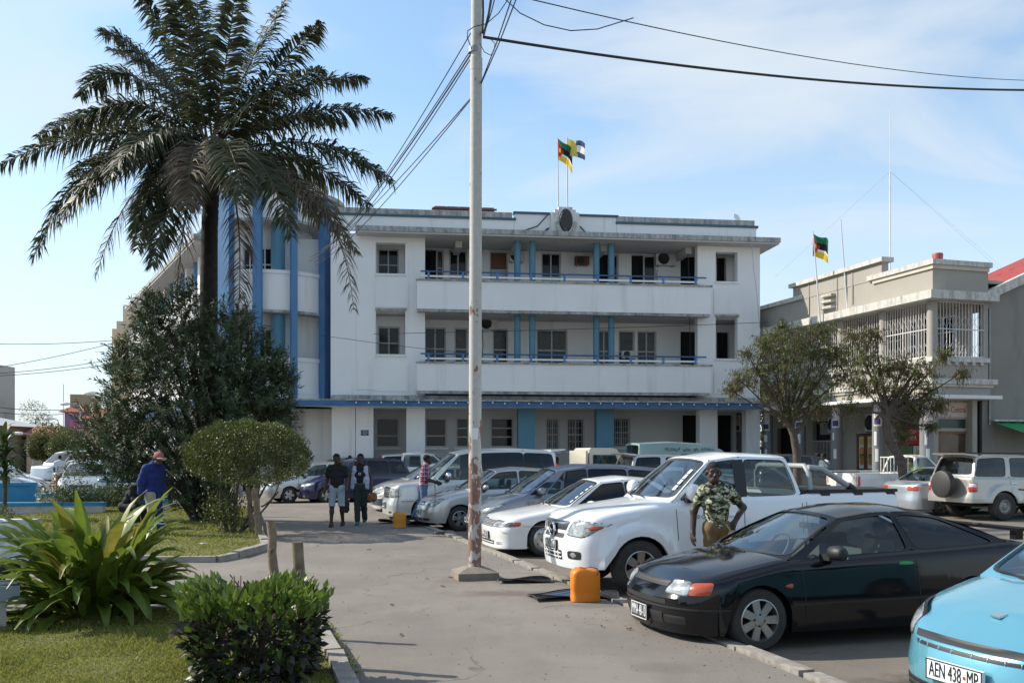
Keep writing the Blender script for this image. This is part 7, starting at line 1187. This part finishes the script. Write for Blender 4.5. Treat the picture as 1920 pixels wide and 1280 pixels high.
def lorry(loc, rz):
    t = thing('small_lorry', 'cream flatbed lorry with forward cab parked by the blue pillar', 'lorry', loc, rz); m = paint('lorry_cream', (.62, .58, .47), 0, .4)
    cab = MB(); poly = [(0, .45), (0, 1.05), (.42, 1.98), (.6, 2.05), (1.45, 2.05), (1.52, 1.98), (1.52, .45)]
    for y0, y1 in ((-.84, -.82), (.82, .84)):
        pass
    def side(y, yy):
        mb2 = MB(); outer = [Vector((x, y-(.06 if z > 1.1 else 0)*math.copysign(1, y), z)) for x, z in poly]; return outer
    Lp, Rp = side(-.84, 0), side(.84, 0); n = len(poly)
    win = [(.22, 1.12), (.50, 1.80), (1.38, 1.80), (1.38, 1.12)]
    for pts, s_ in ((Lp, -1), (Rp, 1)):
        w = [Vector((x, s_*(.84-.06*(1 if z > 1.1 else 0)), z)) for x, z in win]; o = pts
        cab.add(o+w, [(0, 1, 7, 10), (1, 2, 8, 7), (2, 3, 8), (3, 4, 9, 8), (4, 5, 9), (5, 6, 10, 9), (6, 0, 10)]); MB().quad(*[p+Vector((0, -s_*.02, 0)) for p in w]).build('side_window', GLASS, t)
    wa = [Lp[1].lerp(Lp[2], .12), Rp[1].lerp(Rp[2], .12), Rp[1].lerp(Rp[2], .9), Lp[1].lerp(Lp[2], .9)]; wa = [Vector((p.x, p.y*.9, p.z)) for p in wa]
    cab.add([Lp[0], Rp[0], Rp[1], Lp[1]], [(0, 1, 2, 3)]); cab.add([Lp[1], Rp[1], Rp[2], Lp[2]]+wa, [(0, 1, 5, 4), (1, 2, 6, 5), (2, 3, 7, 6), (3, 0, 4, 7)])
    for i in range(2, n-1): cab.quad(Lp[i], Rp[i], Rp[i+1], Lp[i+1])
    cab.build('cab', m, t, smooth=30); MB().quad(*wa).build('windshield', GLASS, t)
    MB().box(1.6, 1.68, -.85, .85, .9, 1.95).build('headboard', m, t); MB().box(1.69, 4.6, -.88, .88, .86, .94).build('bed_floor', METAL, t)
    for y in (-.88, .86): MB().box(1.69, 4.6, y, y+.02, .94, 1.3).build('drop_side', m, t)
    MB().box(.3, 4.5, -.35, .35, .5, .84).build('chassis', UNDER, t)
    for y in (-.98, .98): q = MB().tube([(.15, y*.85, 1.3), (-.05, y*1.02, 1.45), (-.02, y*1.05, 1.7)], .012, 5).build('mirror_arm', BLACK, t); MB().box(-.04, .0, y*1.05-.08, y*1.05+.08, 1.4, 1.72).build('wing_mirror', BLACK, q)
    tm = MB().lathe([(0, -.09), (.2, -.09), (.34, -.08), (.36, -.05), (.36, .05), (.34, .08), (.2, .09), (0, .07)], 24).mesh('tyre', 50)
    for x in (.75, 3.5):
        for y in (-.75, .75): o = link('wheel', tm, RUB, t, (x, y, .36)); o.rotation_euler = (math.pi/2, 0, 0)
    for y in (-.6, .6): MB().box(-.02, 0, y-.15, y+.15, .62, .78).build('headlight', LENS, t)
    return t
lorry(at(1162, 34.8), heading(BD))
# --- cars on the far side of the square (left)
far = [('estate_car', 'silver estate car parked behind the bright blue planter wall', MPV, SIL, 88, 33.5, 200), ('hatchback_car', 'white hatchback parked beyond the silver estate car and broad leaved plant', S0, OW, 98, 38, 205), ('off_road_car', 'grey van seen from behind at the far end of the square', VAN, BSIL, 72, 56, 70), ('hatchback_car', 'silver hatchback with swept headlamps behind the flowering rose bushes', S0, SIL, 150, 33.5, 108), ('off_road_car', 'dark green off roader with chrome grille beside the oleander', SUV, paint('bottle_green', (.03, .09, .09), .35, .3), 232, 29.5, 102),
       ('saloon_car', 'white saloon in the distant street beneath the round trees', SEDAN, OW, 108, 60, 100), ('saloon_car', 'red brown saloon in the distant street by the far wall', SEDAN, paint('maroon', (.15, .04, .04), .2, .3), 98, 70, 100), ('saloon_car', 'white saloon half covered by oleander branches at the square', SEDAN, OW, 165, 46, 100), ('saloon_car', 'blue saloon under the oleander at the far kerb', SEDAN, paint('mid_blue', (.06, .12, .28), .3, .3), 205, 48, 100), ('saloon_car', 'grey saloon behind the leafy dracaena at the left', SEDAN, BSIL, 12, 46, 200), ('saloon_car', 'white saloon behind the distant walking person', SEDAN, OW, 128, 52, 100)]
for nm, lab, sp_, pm, px, Y, deg in far:
    d = Vector((math.cos(math.radians(deg)), math.sin(math.radians(deg)), 0)); near_f = Y < 34
    c = Car(nm, lab, 'van' if sp_ is VAN else 'off roader' if sp_ is SUV else 'car', sp_, pm, at(px, Y), heading(d), near=False)
    c.lights([(c.qy(.42), .66), (c.qx(.2), .66), (c.qx(.45), .80), (c.qx(.12), .77)] if sp_ is not SUV else [(c.qy(.52), .80), (c.qx(.12), .80), (c.qx(.14), .95), (c.qy(.52), .95)]); c.mirror(sp_['A'][0]+.35)
    if near_f: c.front(0, .42, .64 if sp_ is not SUV else .80, .72 if sp_ is not SUV else .93, BLACK if sp_ is not SUV else METAL); (c.slats(.42, .80, .93, 4) if sp_ is SUV else None); c.plate('ABC 207 MP', 0, .45 if sp_ is not SUV else .58, .44, .12, 'white'); c.wipers()
    c.tails(.45, .75, .8, .98)
# ------------------------------------------------------------------ people: one continuous body surface from a distance field, clothes as children
def surfnet(D, o, h):
    nx, ny, nz = D.shape; c = np.zeros((nx-1, ny-1, nz-1, 3), np.float32); n = np.zeros((nx-1, ny-1, nz-1), np.float32)
    for ax in range(3):
        oth = [k for k in range(3) if k != ax]
        for a in (0, 1):
            for b in (0, 1):
                s0 = [slice(0, -1)]*3; s0[oth[0]] = slice(a, D.shape[oth[0]]-1+a); s0[oth[1]] = slice(b, D.shape[oth[1]]-1+b); s1 = list(s0); s1[ax] = slice(1, None)
                u, v = D[tuple(s0)], D[tuple(s1)]; m = (u < 0) != (v < 0); t = np.where(m, u/np.where(m, u-v, 1), 0)
                c[..., ax] += t*m; c[..., oth[0]] += a*m; c[..., oth[1]] += b*m; n += m
    act = n > 0; idx = np.full(act.shape, -1, np.int64); idx[act] = np.arange(act.sum()); V = (c[act]/n[act][:, None]+np.argwhere(act))*h+o; F = []
    for ax in range(3):
        b, c2 = (ax+1) % 3, (ax+2) % 3; s0 = [slice(1, -1)]*3; s0[ax] = slice(0, -1); s1 = list(s0); s1[ax] = slice(1, None); u, v = D[tuple(s0)] < 0, D[tuple(s1)] < 0; e = np.argwhere(u != v); fl = u[u != v]
        e = e.copy(); e[:, b] += 1; e[:, c2] += 1
        def cell(db, dc): q = e.copy(); q[:, b] -= db; q[:, c2] -= dc; return idx[q[:, 0], q[:, 1], q[:, 2]]
        Q = np.stack([cell(1, 1), cell(0, 1), cell(0, 0), cell(1, 0)], 1); Q[~fl] = Q[~fl][:, ::-1]; F.append(Q)
    return V, np.concatenate(F)
def sdf_mesh(prims, h, k=.03, clip=None, noise=0):
    lo = np.min([np.minimum(p[0], p[1])-max(p[2:4])*1.2 for p in prims], 0)-.05; hi = np.max([np.maximum(p[0], p[1])+max(p[2:4])*1.2 for p in prims], 0)+.05
    ax = [np.arange(lo[i], hi[i]+h, h, dtype=np.float32) for i in range(3)]; D = np.full([len(a) for a in ax], 9., np.float32)
    for p in prims:
        a, b, r0, r1 = np.array(p[0], np.float32), np.array(p[1], np.float32), p[2], p[3]; sc = np.array(p[4] if len(p) > 4 else (1, 1, 1), np.float32); kk = p[5] if len(p) > 5 else k; R = max(r0, r1)*max(1, sc.max())+kk*2+.02
        l_, h_ = np.minimum(a, b)-R, np.maximum(a, b)+R; sl = tuple(slice(max(0, int((l_[i]-lo[i])/h)), min(len(ax[i]), int((h_[i]-lo[i])/h)+2)) for i in range(3))
        X, Y, Z = np.meshgrid(ax[0][sl[0]], ax[1][sl[1]], ax[2][sl[2]], indexing='ij', sparse=True); ba = (b-a)/sc; pa = [(X-a[0])/sc[0], (Y-a[1])/sc[1], (Z-a[2])/sc[2]]; bb = max(float(ba@ba), 1e-9)
        t = np.clip((pa[0]*ba[0]+pa[1]*ba[1]+pa[2]*ba[2])/bb, 0, 1); d = (np.sqrt((pa[0]-t*ba[0])**2+(pa[1]-t*ba[1])**2+(pa[2]-t*ba[2])**2)-(r0+(r1-r0)*t))*sc.min()
        o = D[sl]; q = np.clip(.5+.5*(o-d)/kk, 0, 1); D[sl] = o*(1-q)+d*q-kk*q*(1-q)
    X, Y, Z = np.meshgrid(*ax, indexing='ij', sparse=True)
    if noise: D += noise*(np.sin(X*37+Z*23+Y*11)*np.sin(Z*31-X*17)+.6*np.sin(Z*58+X*29)*np.sin(Y*41+X*13))
    if clip: D = np.maximum(D, clip(X, Y, Z)+0*D)
    return surfnet(D, np.array([a[0] for a in ax]), h)
SKIN = mat('dark_skin', (.055, .030, .020), .5, var=.15, vs_=9, spec=.4); HAIR = mat('black_hair', (.008, .007, .007), .9); EYEW = mat('eye_white', (.5, .48, .45), .3)
v3 = lambda *a: np.array(a, float)
def person(label, loc, rz, J, skin=SKIN, top=None, low=None, shoes=None, hair=True, hh=.012, scale=1.0, head_yaw=0., head_dn=0., extras=None, cap=None, low2=None, bareft=False, face=True):
    """J: joint positions (facing -y, z up, feet at 0). top=(mat, sleeve 0..2, hem z, inflate), low=(mat, hem z, inflate)"""
    t = thing('person', label, 'person', loc, rz); t.scale = (scale,)*3
    hp, ch, nk = v3(*J['hip']), v3(*J['chest']), v3(*J['neck']); HB = v3(*J['head']); arm, leg = {}, {}; P = []
    ud = (ch-hp)/np.linalg.norm(ch-hp); lat = v3(*J.get('lat', (1, 0, 0))); lat2 = v3(*J.get('lath', J.get('lat', (1, 0, 0))))
    tors = [(hp-lat2*.075, hp+lat2*.075, .105, .105), (hp+ud*.17-lat*.05, hp+ud*.17+lat*.05, .105, .105), (ch-ud*.07-lat*.07, ch-ud*.07+lat*.07, .112, .112), (ch+ud*.08-lat*.10, ch+ud*.08+lat*.10, .085, .085), (hp, ch, .10, .10), (ch+ud*.12-lat*.12, ch+ud*.17, .055, .06), (ch+ud*.12+lat*.12, ch+ud*.17, .055, .06)]
    neck = [(ch+ud*.15, nk, .058, .055), (nk, HB, .055, .06)]
    c, s = math.cos(head_yaw), math.sin(head_yaw); cd_, sd_ = math.cos(head_dn), math.sin(head_dn)
    def H(x, y, z): y, z = y*cd_-z*sd_*-1*-1, z*cd_+y*sd_; return HB+v3(x*c-y*s, x*s+y*c, z)
    head = [(H(0, .018, .125), H(0, -.005, .125), .092, .088, (.86, 1, 1)), (H(0, -.03, .05), H(0, -.055, .03), .062, .046), (H(0, -.05, .0), H(0, -.072, -.005), .042, .03), (H(-.03, -.06, .0), H(.03, -.06, .0), .025, .025)]
    if face: head += [(H(0, -.088, .10), H(0, -.112, .06), .010, .016, (1, 1, 1), .012), (H(-.012, -.1, .056), H(.012, -.1, .056), .011, .011, (1, 1, 1), .01), (H(-.04, -.078, .118), H(.04, -.078, .118), .018, .018, (1, 1, 1), .012), (H(-.02, -.09, .026), H(.02, -.09, .026), .012, .012, (1, 1, 1), .008), (H(-.018, -.09, .011), H(.018, -.09, .011), .013, .013, (1, 1, 1), .008), (H(.082, .0, .10), H(.088, .012, .065), .018, .012, (1, 1, 1), .01), (H(-.082, .0, .10), H(-.088, .012, .065), .018, .012, (1, 1, 1), .01), (H(.045, -.066, .07), H(.05, -.05, .06), .022, .022), (H(-.045, -.066, .07), H(-.05, -.05, .06), .022, .022)]
    arms, hands, legs, feet = [], [], [], []
    for sd, q in ((-1, 'R'), (1, 'L')):
        S, E, Wr = v3(*J['sh'+q]), v3(*J['el'+q]), v3(*J['wr'+q]); arms += [(S, E, .056, .043), (E, Wr, .044, .030)]; fd = v3(*J.get('hd'+q, Wr-E)); fd /= np.linalg.norm(fd); pn = v3(*J.get('pn'+q, (sd, 0, 0))); pn = pn-fd*(pn@fd); pn /= np.linalg.norm(pn); sx = np.cross(fd, pn)
        hands += [(Wr, Wr+fd*.045, .028, .03), (Wr+fd*.04-sx*.022, Wr+fd*.085-sx*.03, .02, .016), (Wr+fd*.04+sx*.022, Wr+fd*.085+sx*.03, .02, .016)]; cu = J.get('curl', .5)
        for fi, (off, ln) in enumerate(((-.033, .062), (-.011, .074), (.011, .068), (.032, .054))):
            b = Wr+fd*.088+sx*off; m_ = b+fd*ln*.5-pn*ln*.10*cu*2; e = m_+fd*ln*.45*(1-cu*.5)-pn*ln*.5*cu; hands += [(b, m_, .0105, .0098, (1, 1, 1), .006), (m_, e, .0098, .008, (1, 1, 1), .006)]
        tb = Wr+fd*.03-sx*.03; tm = tb+fd*.035-sx*.028-pn*.01; hands += [(tb, tm, .014, .012, (1, 1, 1), .01), (tm, tm+fd*.035-sx*.006-pn*.008, .0115, .009, (1, 1, 1), .006)]
        K, A = v3(*J['kn'+q]), v3(*J['an'+q]); hj = hp+lat2*sd*.085; legs += [(hj, K, .088, .058), (K, K+(A-K)*.35-v3(0, -.012, 0), .056, .055), (K+(A-K)*.3, A, .054, .036)]; td = v3(*J.get('td'+q, (0, -1, 0))); sole = v3(0, 0, A[2]-.035); feet += [(A, A-v3(0, 0, .045)-td*.03, .036, .036), (A-v3(0, 0, .05), A-v3(0, 0, .062)+td*.13, .036, .026)]
    V, F = sdf_mesh(tors+neck+head+arms+hands+legs+feet, hh, .028); npmesh('body', V, F, skin, t, smooth=True)
    if top:
        m, sl, hem, inf = top[:4]; pr = [(p[0], p[1], p[2]+inf, p[3]+inf) for p in tors]
        for i in (0, 2):
            S, E, Wr = np.array(arms[i][0]), np.array(arms[i][1]), np.array(arms[i+1][1])
            if sl > 0: f = min(1, sl); pr.append((S, S+(E-S)*f, .060+inf, .056+inf*1.5-.008*(f > .9)))
            if sl > 1: pr.append((E, E+(Wr-E)*(sl-1), .05+inf, .038+inf))
        V, F = sdf_mesh(pr, hh, .03, lambda X, Y, Z: hem-Z, .004); npmesh('shirt', V, F, m, t, smooth=True)
    if low:
        m, hem, inf = low[:3]; wz = hp[2]+.10; pr = [(tors[0][0], tors[0][1], .105+inf, .105+inf), (hp, hp+ud*.1, .11, .11)]
        lg = [(p[0], p[1], p[2]+inf*1.2, max(p[3], .045)+inf*1.5) for p in legs]
        sets = [(m, lg)] if low2 is None else [(m, lg[:3]), (low2, lg[3:])]
        for mm, ll in sets: V, F = sdf_mesh(pr+ll, hh, .025, lambda X, Y, Z: np.maximum(Z-wz, hem-Z), .003); npmesh('trousers', V, F, mm, t, smooth=True)
    if shoes:
        V, F = sdf_mesh([(p[0], p[1], p[2]+.012, p[3]+.014) for p in feet], hh, .02, lambda X, Y, Z: Z-.10-np.minimum(0, 0)); npmesh('shoes', V, F, shoes, t, smooth=True)
    if hair:
        V, F = sdf_mesh([(H(0, .025, .138), H(0, .0, .140), .096, .092, (.88, 1, 1))], hh*.8, .02, lambda X, Y, Z: -((X-HB[0])*(s)+(Y-HB[1])*c)*1.0-.055-(Z-HB[2]-.125)*.62, .002); npmesh('hair', V, F, HAIR, t, smooth=True)
    if cap:
        V, F = sdf_mesh([(H(0, .015, .140), H(0, -.01, .142), .103, .10, (.9, 1, 1))], hh*.7, .02, lambda X, Y, Z: (HB[2]+.105)-Z); o = npmesh('cap', V, F, cap[0], t, smooth=True); V, F = sdf_mesh([(H(-.05, -.08, .115), H(.05, -.08, .115), .045, .045, (1, 1.7, .35)), (H(0, -.12, .11), H(0, -.15, .10), .06, .045, (1, 1, .3))], hh*.5, .03); npmesh('visor', V, F, cap[1], o, smooth=True)
    if face and J.get('eyes'):
        for x in (-.032, .032): p = Vector(H(x, -.088, .098)); e = MB().lathe([(0, -.004), (.006, -.002), (.008, 0), (.006, .002), (0, .004)], 10, Matrix.Translation(p) @ Matrix.Rotation(head_yaw, 4, 'Z')).build('eye', EYEW, t, smooth=70); MB().lathe([(0, -.005), (.005, 0), (0, .005)], 8, Matrix.Translation(Vector(H(x, -.0945, .098)))).build('iris', HAIR, e)
    if extras: extras(t)
    return t
STAND = dict(hip=(0, 0, .93), chest=(0, .01, 1.30), neck=(0, -.01, 1.50), head=(0, -.03, 1.535), shR=(-.185, .01, 1.405), elR=(-.24, .03, 1.12), wrR=(-.25, -.03, .87), shL=(.185, .01, 1.405), elL=(.24, .03, 1.12), wrL=(.25, -.03, .87), knR=(-.10, -.02, .50), anR=(-.11, .02, .085), knL=(.10, -.02, .50), anL=(.11, .02, .085))
def pose(**k): d = dict(STAND); d.update(k); return d
def camo_mat():
    m = bpy.data.materials.new('camouflage_cloth'); m.use_nodes = True; n, l = m.node_tree.nodes, m.node_tree.links; b = n['Principled BSDF']; t = N(n, 'ShaderNodeTexCoord'); q = N(n, 'ShaderNodeMapping'); q.inputs['Scale'].default_value = (1, 1, 1.7); l.new(t.outputs['Object'], q.inputs[0]); last = None
    for i, (c, lo) in enumerate((((.075, .060, .022), .50), ((.16, .20, .09), .535), ((.012, .013, .010), .545))):
        w = N(n, 'ShaderNodeMapping'); w.inputs['Location'].default_value = (3.1*i, 1.7*i, 5.3*i); l.new(q.outputs[0], w.inputs[0]); z = N(n, 'ShaderNodeTexNoise', i_Scale=13.0, i_Detail=1.5, i_Distortion=.8); l.new(w.outputs[0], z.inputs['Vector']); r = N(n, 'ShaderNodeMapRange'); r.inputs[1].default_value = lo; r.inputs[2].default_value = lo+.012; l.new(z.outputs[0], r.inputs[0])
        x = N(n, 'ShaderNodeMix', data_type='RGBA'); l.new(r.outputs[0], x.inputs['Factor']); x.inputs['B'].default_value = (*c, 1)
        if last is None: x.inputs['A'].default_value = (.52, .50, .36, 1)
        else: l.new(last, x.inputs['A'])
        last = x.outputs['Result']
    l.new(last, b.inputs['Base Color']); b.inputs['Roughness'].default_value = .9; return m
cloth = lambda nm, c, **k: mat('cloth_'+nm, c, .9, var=k.pop('var', .18), vs_=k.pop('vs_', 9), bump=.3, bs=50, **k)
# man in camouflage t-shirt, left hand on hip, looking at the camera
cp = WP(1344, HZ, 11.75)
Jc = pose(eyes=1, lat=(.80, 0, 0), shR=(-.165, .01, 1.375), hip=(0, 0, .92), chest=(-.015, .0, 1.28), neck=(-.04, -.01, 1.47), head=(-.05, -.03, 1.50), elR=(-.27, .06, 1.12), wrR=(-.30, -.0, .85), hdR=(-.05, -.12, -.9), pnR=(-1, 0, 0), shL=(.145, .02, 1.375), elL=(.365, .10, 1.16), wrL=(.215, -.02, .985), hdL=(-.55, -.45, -.5), pnL=(.5, -.6, .4), curl=.6)
def camx(t):
    for x, y in ((.075, -.115),): MB().tube([(x, y-.01, .97), (x+.05, y+.0, .90), (x+.065, y+.02, .80)], .009, 6).build('belt_strap', cloth('pale_strap', (.45, .42, .36)), t)
    MB().tube([(-.10+.0*i, -.02+.0*i, 0) for i in range(2)] if 0 else [Vector((-.035+.068*math.cos(a), -.004+.066*math.sin(a), 1.425+.012*math.sin(a))) for a in np.linspace(0, 2*math.pi, 22)], .011, 6).build('collar', cloth('olive_collar', (.16, .19, .10)), t, smooth=60)
person('man in camouflage t-shirt and brown trousers, hand on hip beside the white pickup', (cp.x, cp.y, ROAD), .10, Jc, top=(camo_mat(), .5, .885, .010), low=(cloth('brown', (.19, .115, .045)), .10, .012), shoes=cloth('dark_shoe', (.02, .02, .02)), hh=.008, head_yaw=-.12, extras=camx, scale=1.03)
# two men walking towards the camera
p = GP(632, 987); J1 = pose(knR=(-.115, -.05, .50), anR=(-.12, -.10, .10), knL=(.115, -.03, .50), anL=(.11, .16, .11), elR=(-.25, .05, 1.13), wrR=(-.28, -.06, .88), elL=(.25, .0, 1.13), wrL=(.25, -.16, .92))
person('walking man in black t-shirt and pale denim shorts', p, .0, J1, top=(cloth('black_tee', (.012, .012, .013)), .6, .93, .012), low=(cloth('denim_pale', (.33, .40, .46)), .50, .012), shoes=cloth('sandal', (.05, .04, .035)), hh=.013, head_yaw=.75)
p = GP(676, 983); J2 = pose(knR=(-.07, -.08, .52), anR=(-.05, -.16, .10), knL=(.08, .0, .50), anL=(.07, .22, .14), elR=(-.26, .03, 1.13), wrR=(-.31, -.05, .90), elL=(.26, .0, 1.13), wrL=(.28, -.10, .90), shR=(-.17, .01, 1.405), shL=(.17, .01, 1.405))
def vest(t):
    m = cloth('light_blue_vest', (.42, .47, .62))
    for sd in (-1, 1):
        V, F = sdf_mesh([(v3(sd*.12, .0, 1.39), v3(sd*.135, -.005, 1.05), .085, .10), (v3(sd*.13, -.01, 1.1), v3(sd*.15, -.01, .93), .10, .095), (v3(sd*.08, .03, 1.38), v3(sd*.08, .03, .95), .09, .11)], .013, .03, lambda X, Y, Z, sd=sd: np.maximum(np.maximum(.88-Z, Z-1.47), .075-X*sd), .004); npmesh('vest_half', V, F, m, t, smooth=True)
    M = Matrix.Translation((0, -.135, 1.26)); MB().tube([M @ Vector((.028*math.cos(a), .0, .028*math.sin(a))) for a in np.linspace(0, 2*math.pi, 15)], .006, 5).build('shirt_print', PLW, t); MB().box(-.13, .13, -.135, -.10, .99, 1.03).build('belt', cloth('belt', (.10, .07, .05)), t)
person('walking man in open sleeveless pale blue shirt and dark trousers', p, .0, J2, top=(cloth('black_vest', (.012, .012, .014)), 0, .95, .01), low=(cloth('dark_green_trousers', (.022, .035, .032)), .09, .016), shoes=cloth('teal_shoe', (.03, .17, .18)), hh=.013, extras=vest)
bgm = mat('black_bag', (.012, .012, .013), .5); bp = p+Vector((-.36, -.07, 0))
t = thing('carried_bag', 'black bag hanging from the hand of the vested walker', 'bag', (bp.x, bp.y, .34)); V, F = sdf_mesh([(v3(0, 0, .05), v3(-.02, 0, .20), .10, .09, (1, .6, 1)), (v3(0, 0, .2), v3(.03, 0, .36), .08, .02, (1, .6, 1))], .012, .05, None, .004); npmesh('sack', V, F, bgm, t, smooth=True); MB().tube([(.03, 0, .34), (.045, .01, .48), (.05, .02, .55)], .016, 6).build('handle', bgm, t)
bp = p+Vector((.31, -.14, 0)); t = thing('carried_bundle', 'brown and orange round bundle held by the vested walker', 'bag', (bp.x, bp.y, .55)); V, F = sdf_mesh([(v3(0, 0, .12), v3(.02, 0, .14), .115, .11, (1, .6, 1))], .012, .04, None, .004); npmesh('bundle', V, F, mat('bundle_cloth', (.35, .16, .03), .8, var=.8, vs_=14, col2=(.09, .02, .02)), t, smooth=True); MB().tube([(0, 0, .22), (0, .03, .30), (-.01, .05, .36)], .012, 6).build('handle', bgm, t)
# man in plaid leaning on the silver saloon
def plaid_mat():
    m = bpy.data.materials.new('plaid_cloth'); m.use_nodes = True; n, l = m.node_tree.nodes, m.node_tree.links; b = n['Principled BSDF']; t = N(n, 'ShaderNodeTexCoord'); s_ = N(n, 'ShaderNodeSeparateXYZ'); l.new(t.outputs['Object'], s_.inputs[0]); last = None
    for ax, c, fq, ph, lo in ((1, (.32, .03, .04), 58, 0, .1), (2, (.32, .03, .04), 58, 1, .1), (2, (.5, .5, .55), 58, 2.6, .86), (1, (.5, .5, .55), 58, 2.4, .86)):
        a = N(n, 'ShaderNodeMath', operation='MULTIPLY_ADD', i_1=float(fq), i_2=float(ph)); l.new(s_.outputs[ax], a.inputs[0]); z = N(n, 'ShaderNodeMath', operation='SINE'); l.new(a.outputs[0], z.inputs[0]); r = N(n, 'ShaderNodeMapRange'); r.inputs[1].default_value = lo; r.inputs[2].default_value = lo+.08; r.inputs[4].default_value = .75; l.new(z.outputs[0], r.inputs[0]); x = N(n, 'ShaderNodeMix', data_type='RGBA'); l.new(r.outputs[0], x.inputs['Factor']); x.inputs['B'].default_value = (*c, 1)
        if last is None: x.inputs['A'].default_value = (.035, .05, .16, 1)
        else: l.new(last, x.inputs['A'])
        last = x.outputs['Result']
    l.new(last, b.inputs['Base Color']); b.inputs['Roughness'].default_value = .9; return m
p = GP(800, 975); Jp = pose(hip=(0, .10, .92), chest=(0, .06, 1.28), neck=(0, .02, 1.47), head=(0, .0, 1.50), elR=(-.22, .10, 1.10), wrR=(-.20, -.16, 1.02), elL=(.22, .02, 1.10), wrL=(.18, -.26, 1.0), knR=(-.09, .10, .50), anR=(-.09, .28, .10), knL=(.09, .16, .50), anL=(.09, .36, .12), shR=(-.175, .06, 1.385), shL=(.175, .06, 1.385))
person('man in red and blue plaid shirt and jeans turned towards the silver van', p+Vector((.02, .0, 0)), math.radians(98), Jp, top=(plaid_mat(), 1.0, .90, .018), low=(cloth('jeans', (.12, .19, .32)), .10, .014), shoes=cloth('dark_shoe2', (.03, .035, .05)), hh=.013)
# man in blue overalls and cap walking on the lawn
p = WP(286, HZ, 19.6); Jo = pose(hip=(0, .0, .94), chest=(0, -.04, 1.30), neck=(0, -.10, 1.49), head=(0, -.16, 1.515), elR=(-.25, .04, 1.12), wrR=(-.26, .05, .87), elL=(.24, .02, 1.12), wrL=(.25, -.04, .88), knR=(-.09, -.10, .51), anR=(-.09, .10, .12), knL=(.09, -.06, .52), anL=(.09, -.16, .10), shR=(-.19, -.03, 1.40), shL=(.19, -.03, 1.40))
REF = mat('reflective_band', (.62, .68, .50), .4); OB = cloth('overall_blue', (.012, .028, .16))
def bands(t):
    for c_, r in (((-.257, .046, .95), .062), ((.09, -.135, .24), .083), ((.09, -.125, .30), .083)): MB().lathe([(r, -.013), (r, .013)], 18, Matrix.Translation(c_)).build('reflective_band', REF, t, smooth=60)
person('man in blue work jacket and faded red cap walking past the lily', (p.x, p.y, .06), math.radians(62), Jo, top=(OB, 1.9, .80, .032), low=(cloth('khaki', (.36, .31, .24)), .10, .025), low2=OB, shoes=cloth('boot', (.06, .05, .045)), hh=.013, cap=(cloth('faded_red_cap', (.42, .13, .12)), cloth('beige_visor', (.42, .34, .28))), extras=bands, head_dn=.25)
# seated / crouching people
def seated(label, loc, rz, tm, lm, sm, lean=.2, hair=True, sc=1.0, hh=.013, sl=.5):
    J = pose(hip=(0, 0, .52), chest=(0, -lean*.8, .86), neck=(0, -lean*1.3, 1.04), head=(0, -lean*1.3-.05, 1.065), shR=(-.18, -lean, .95), elR=(-.24, -lean-.1, .70), wrR=(-.15, -lean-.30, .58), shL=(.18, -lean, .95), elL=(.24, -lean-.1, .70), wrL=(.15, -lean-.30, .58), knR=(-.12, -.42, .52), anR=(-.12, -.44, .09), knL=(.12, -.42, .52), anL=(.12, -.44, .09))
    return person(label, loc, rz, J, top=(tm, sl, .46, .018), low=(lm, .12, .018), shoes=sm, hh=hh, head_dn=.3, scale=sc, hair=hair)
seated('person in white t-shirt bending forward at the left edge behind the lily', (-5.62, 10.6, -.02), -1.9, cloth('white_tee', (.62, .61, .66)), cloth('black_trousers', (.012, .012, .013)), cloth('dark_shoe3', (.02, .02, .02)), .36)
q = WP(236, HZ, 21.5); seated('person in black sitting bent over behind the lily leaves', (q.x, q.y, .02), 1.2, cloth('black_top', (.012, .012, .013)), cloth('black_bottom', (.014, .014, .016)), cloth('dark_shoe4', (.02, .02, .02)), .34)
# distant people
def distant(label, px, Y, rz, c, lc=(.03, .03, .035), z=ROAD, sl=.6): q = WP(px, HZ, Y); return person(label, (q.x, q.y, z), rz, STAND, top=(cloth('d%d' % px, c), sl, .9, .02), low=(cloth('dl%d' % px, lc), .1, .015), shoes=cloth('ds', (.03, .03, .03)), hh=.02, face=False)
distant('person in orange safety vest by the entrance under the tower', 656, 40.3, .2, (.75, .13, .03), sl=0); distant('person in red shirt standing behind the grey people carrier', 1042, 28.5, 2.5, (.55, .02, .02)); distant('person in pale shirt walking in the distant street', 112, 44, 3.3, (.60, .62, .72), (.35, .02, .02))
SHZ = .235
for px, Y, c, lab in ((1462, 39.2, (.30, .05, .05), 'person in dark red top in the shade of the shop arcade'), (1490, 38.4, (.45, .2, .15), 'person in terracotta shirt beside the street tree trunk'), (1533, 36.9, (.05, .05, .06), 'person in black before the barred shop gate'), (1545, 36.4, (.6, .6, .6), 'person in white shirt before the barred shop gate'), (1783, 31.6, (.06, .06, .07), 'person in dark clothes below the shop sign')):
    distant(lab, px, Y, random.uniform(0, 6), c, z=ROAD if px in (1783,) else .0)
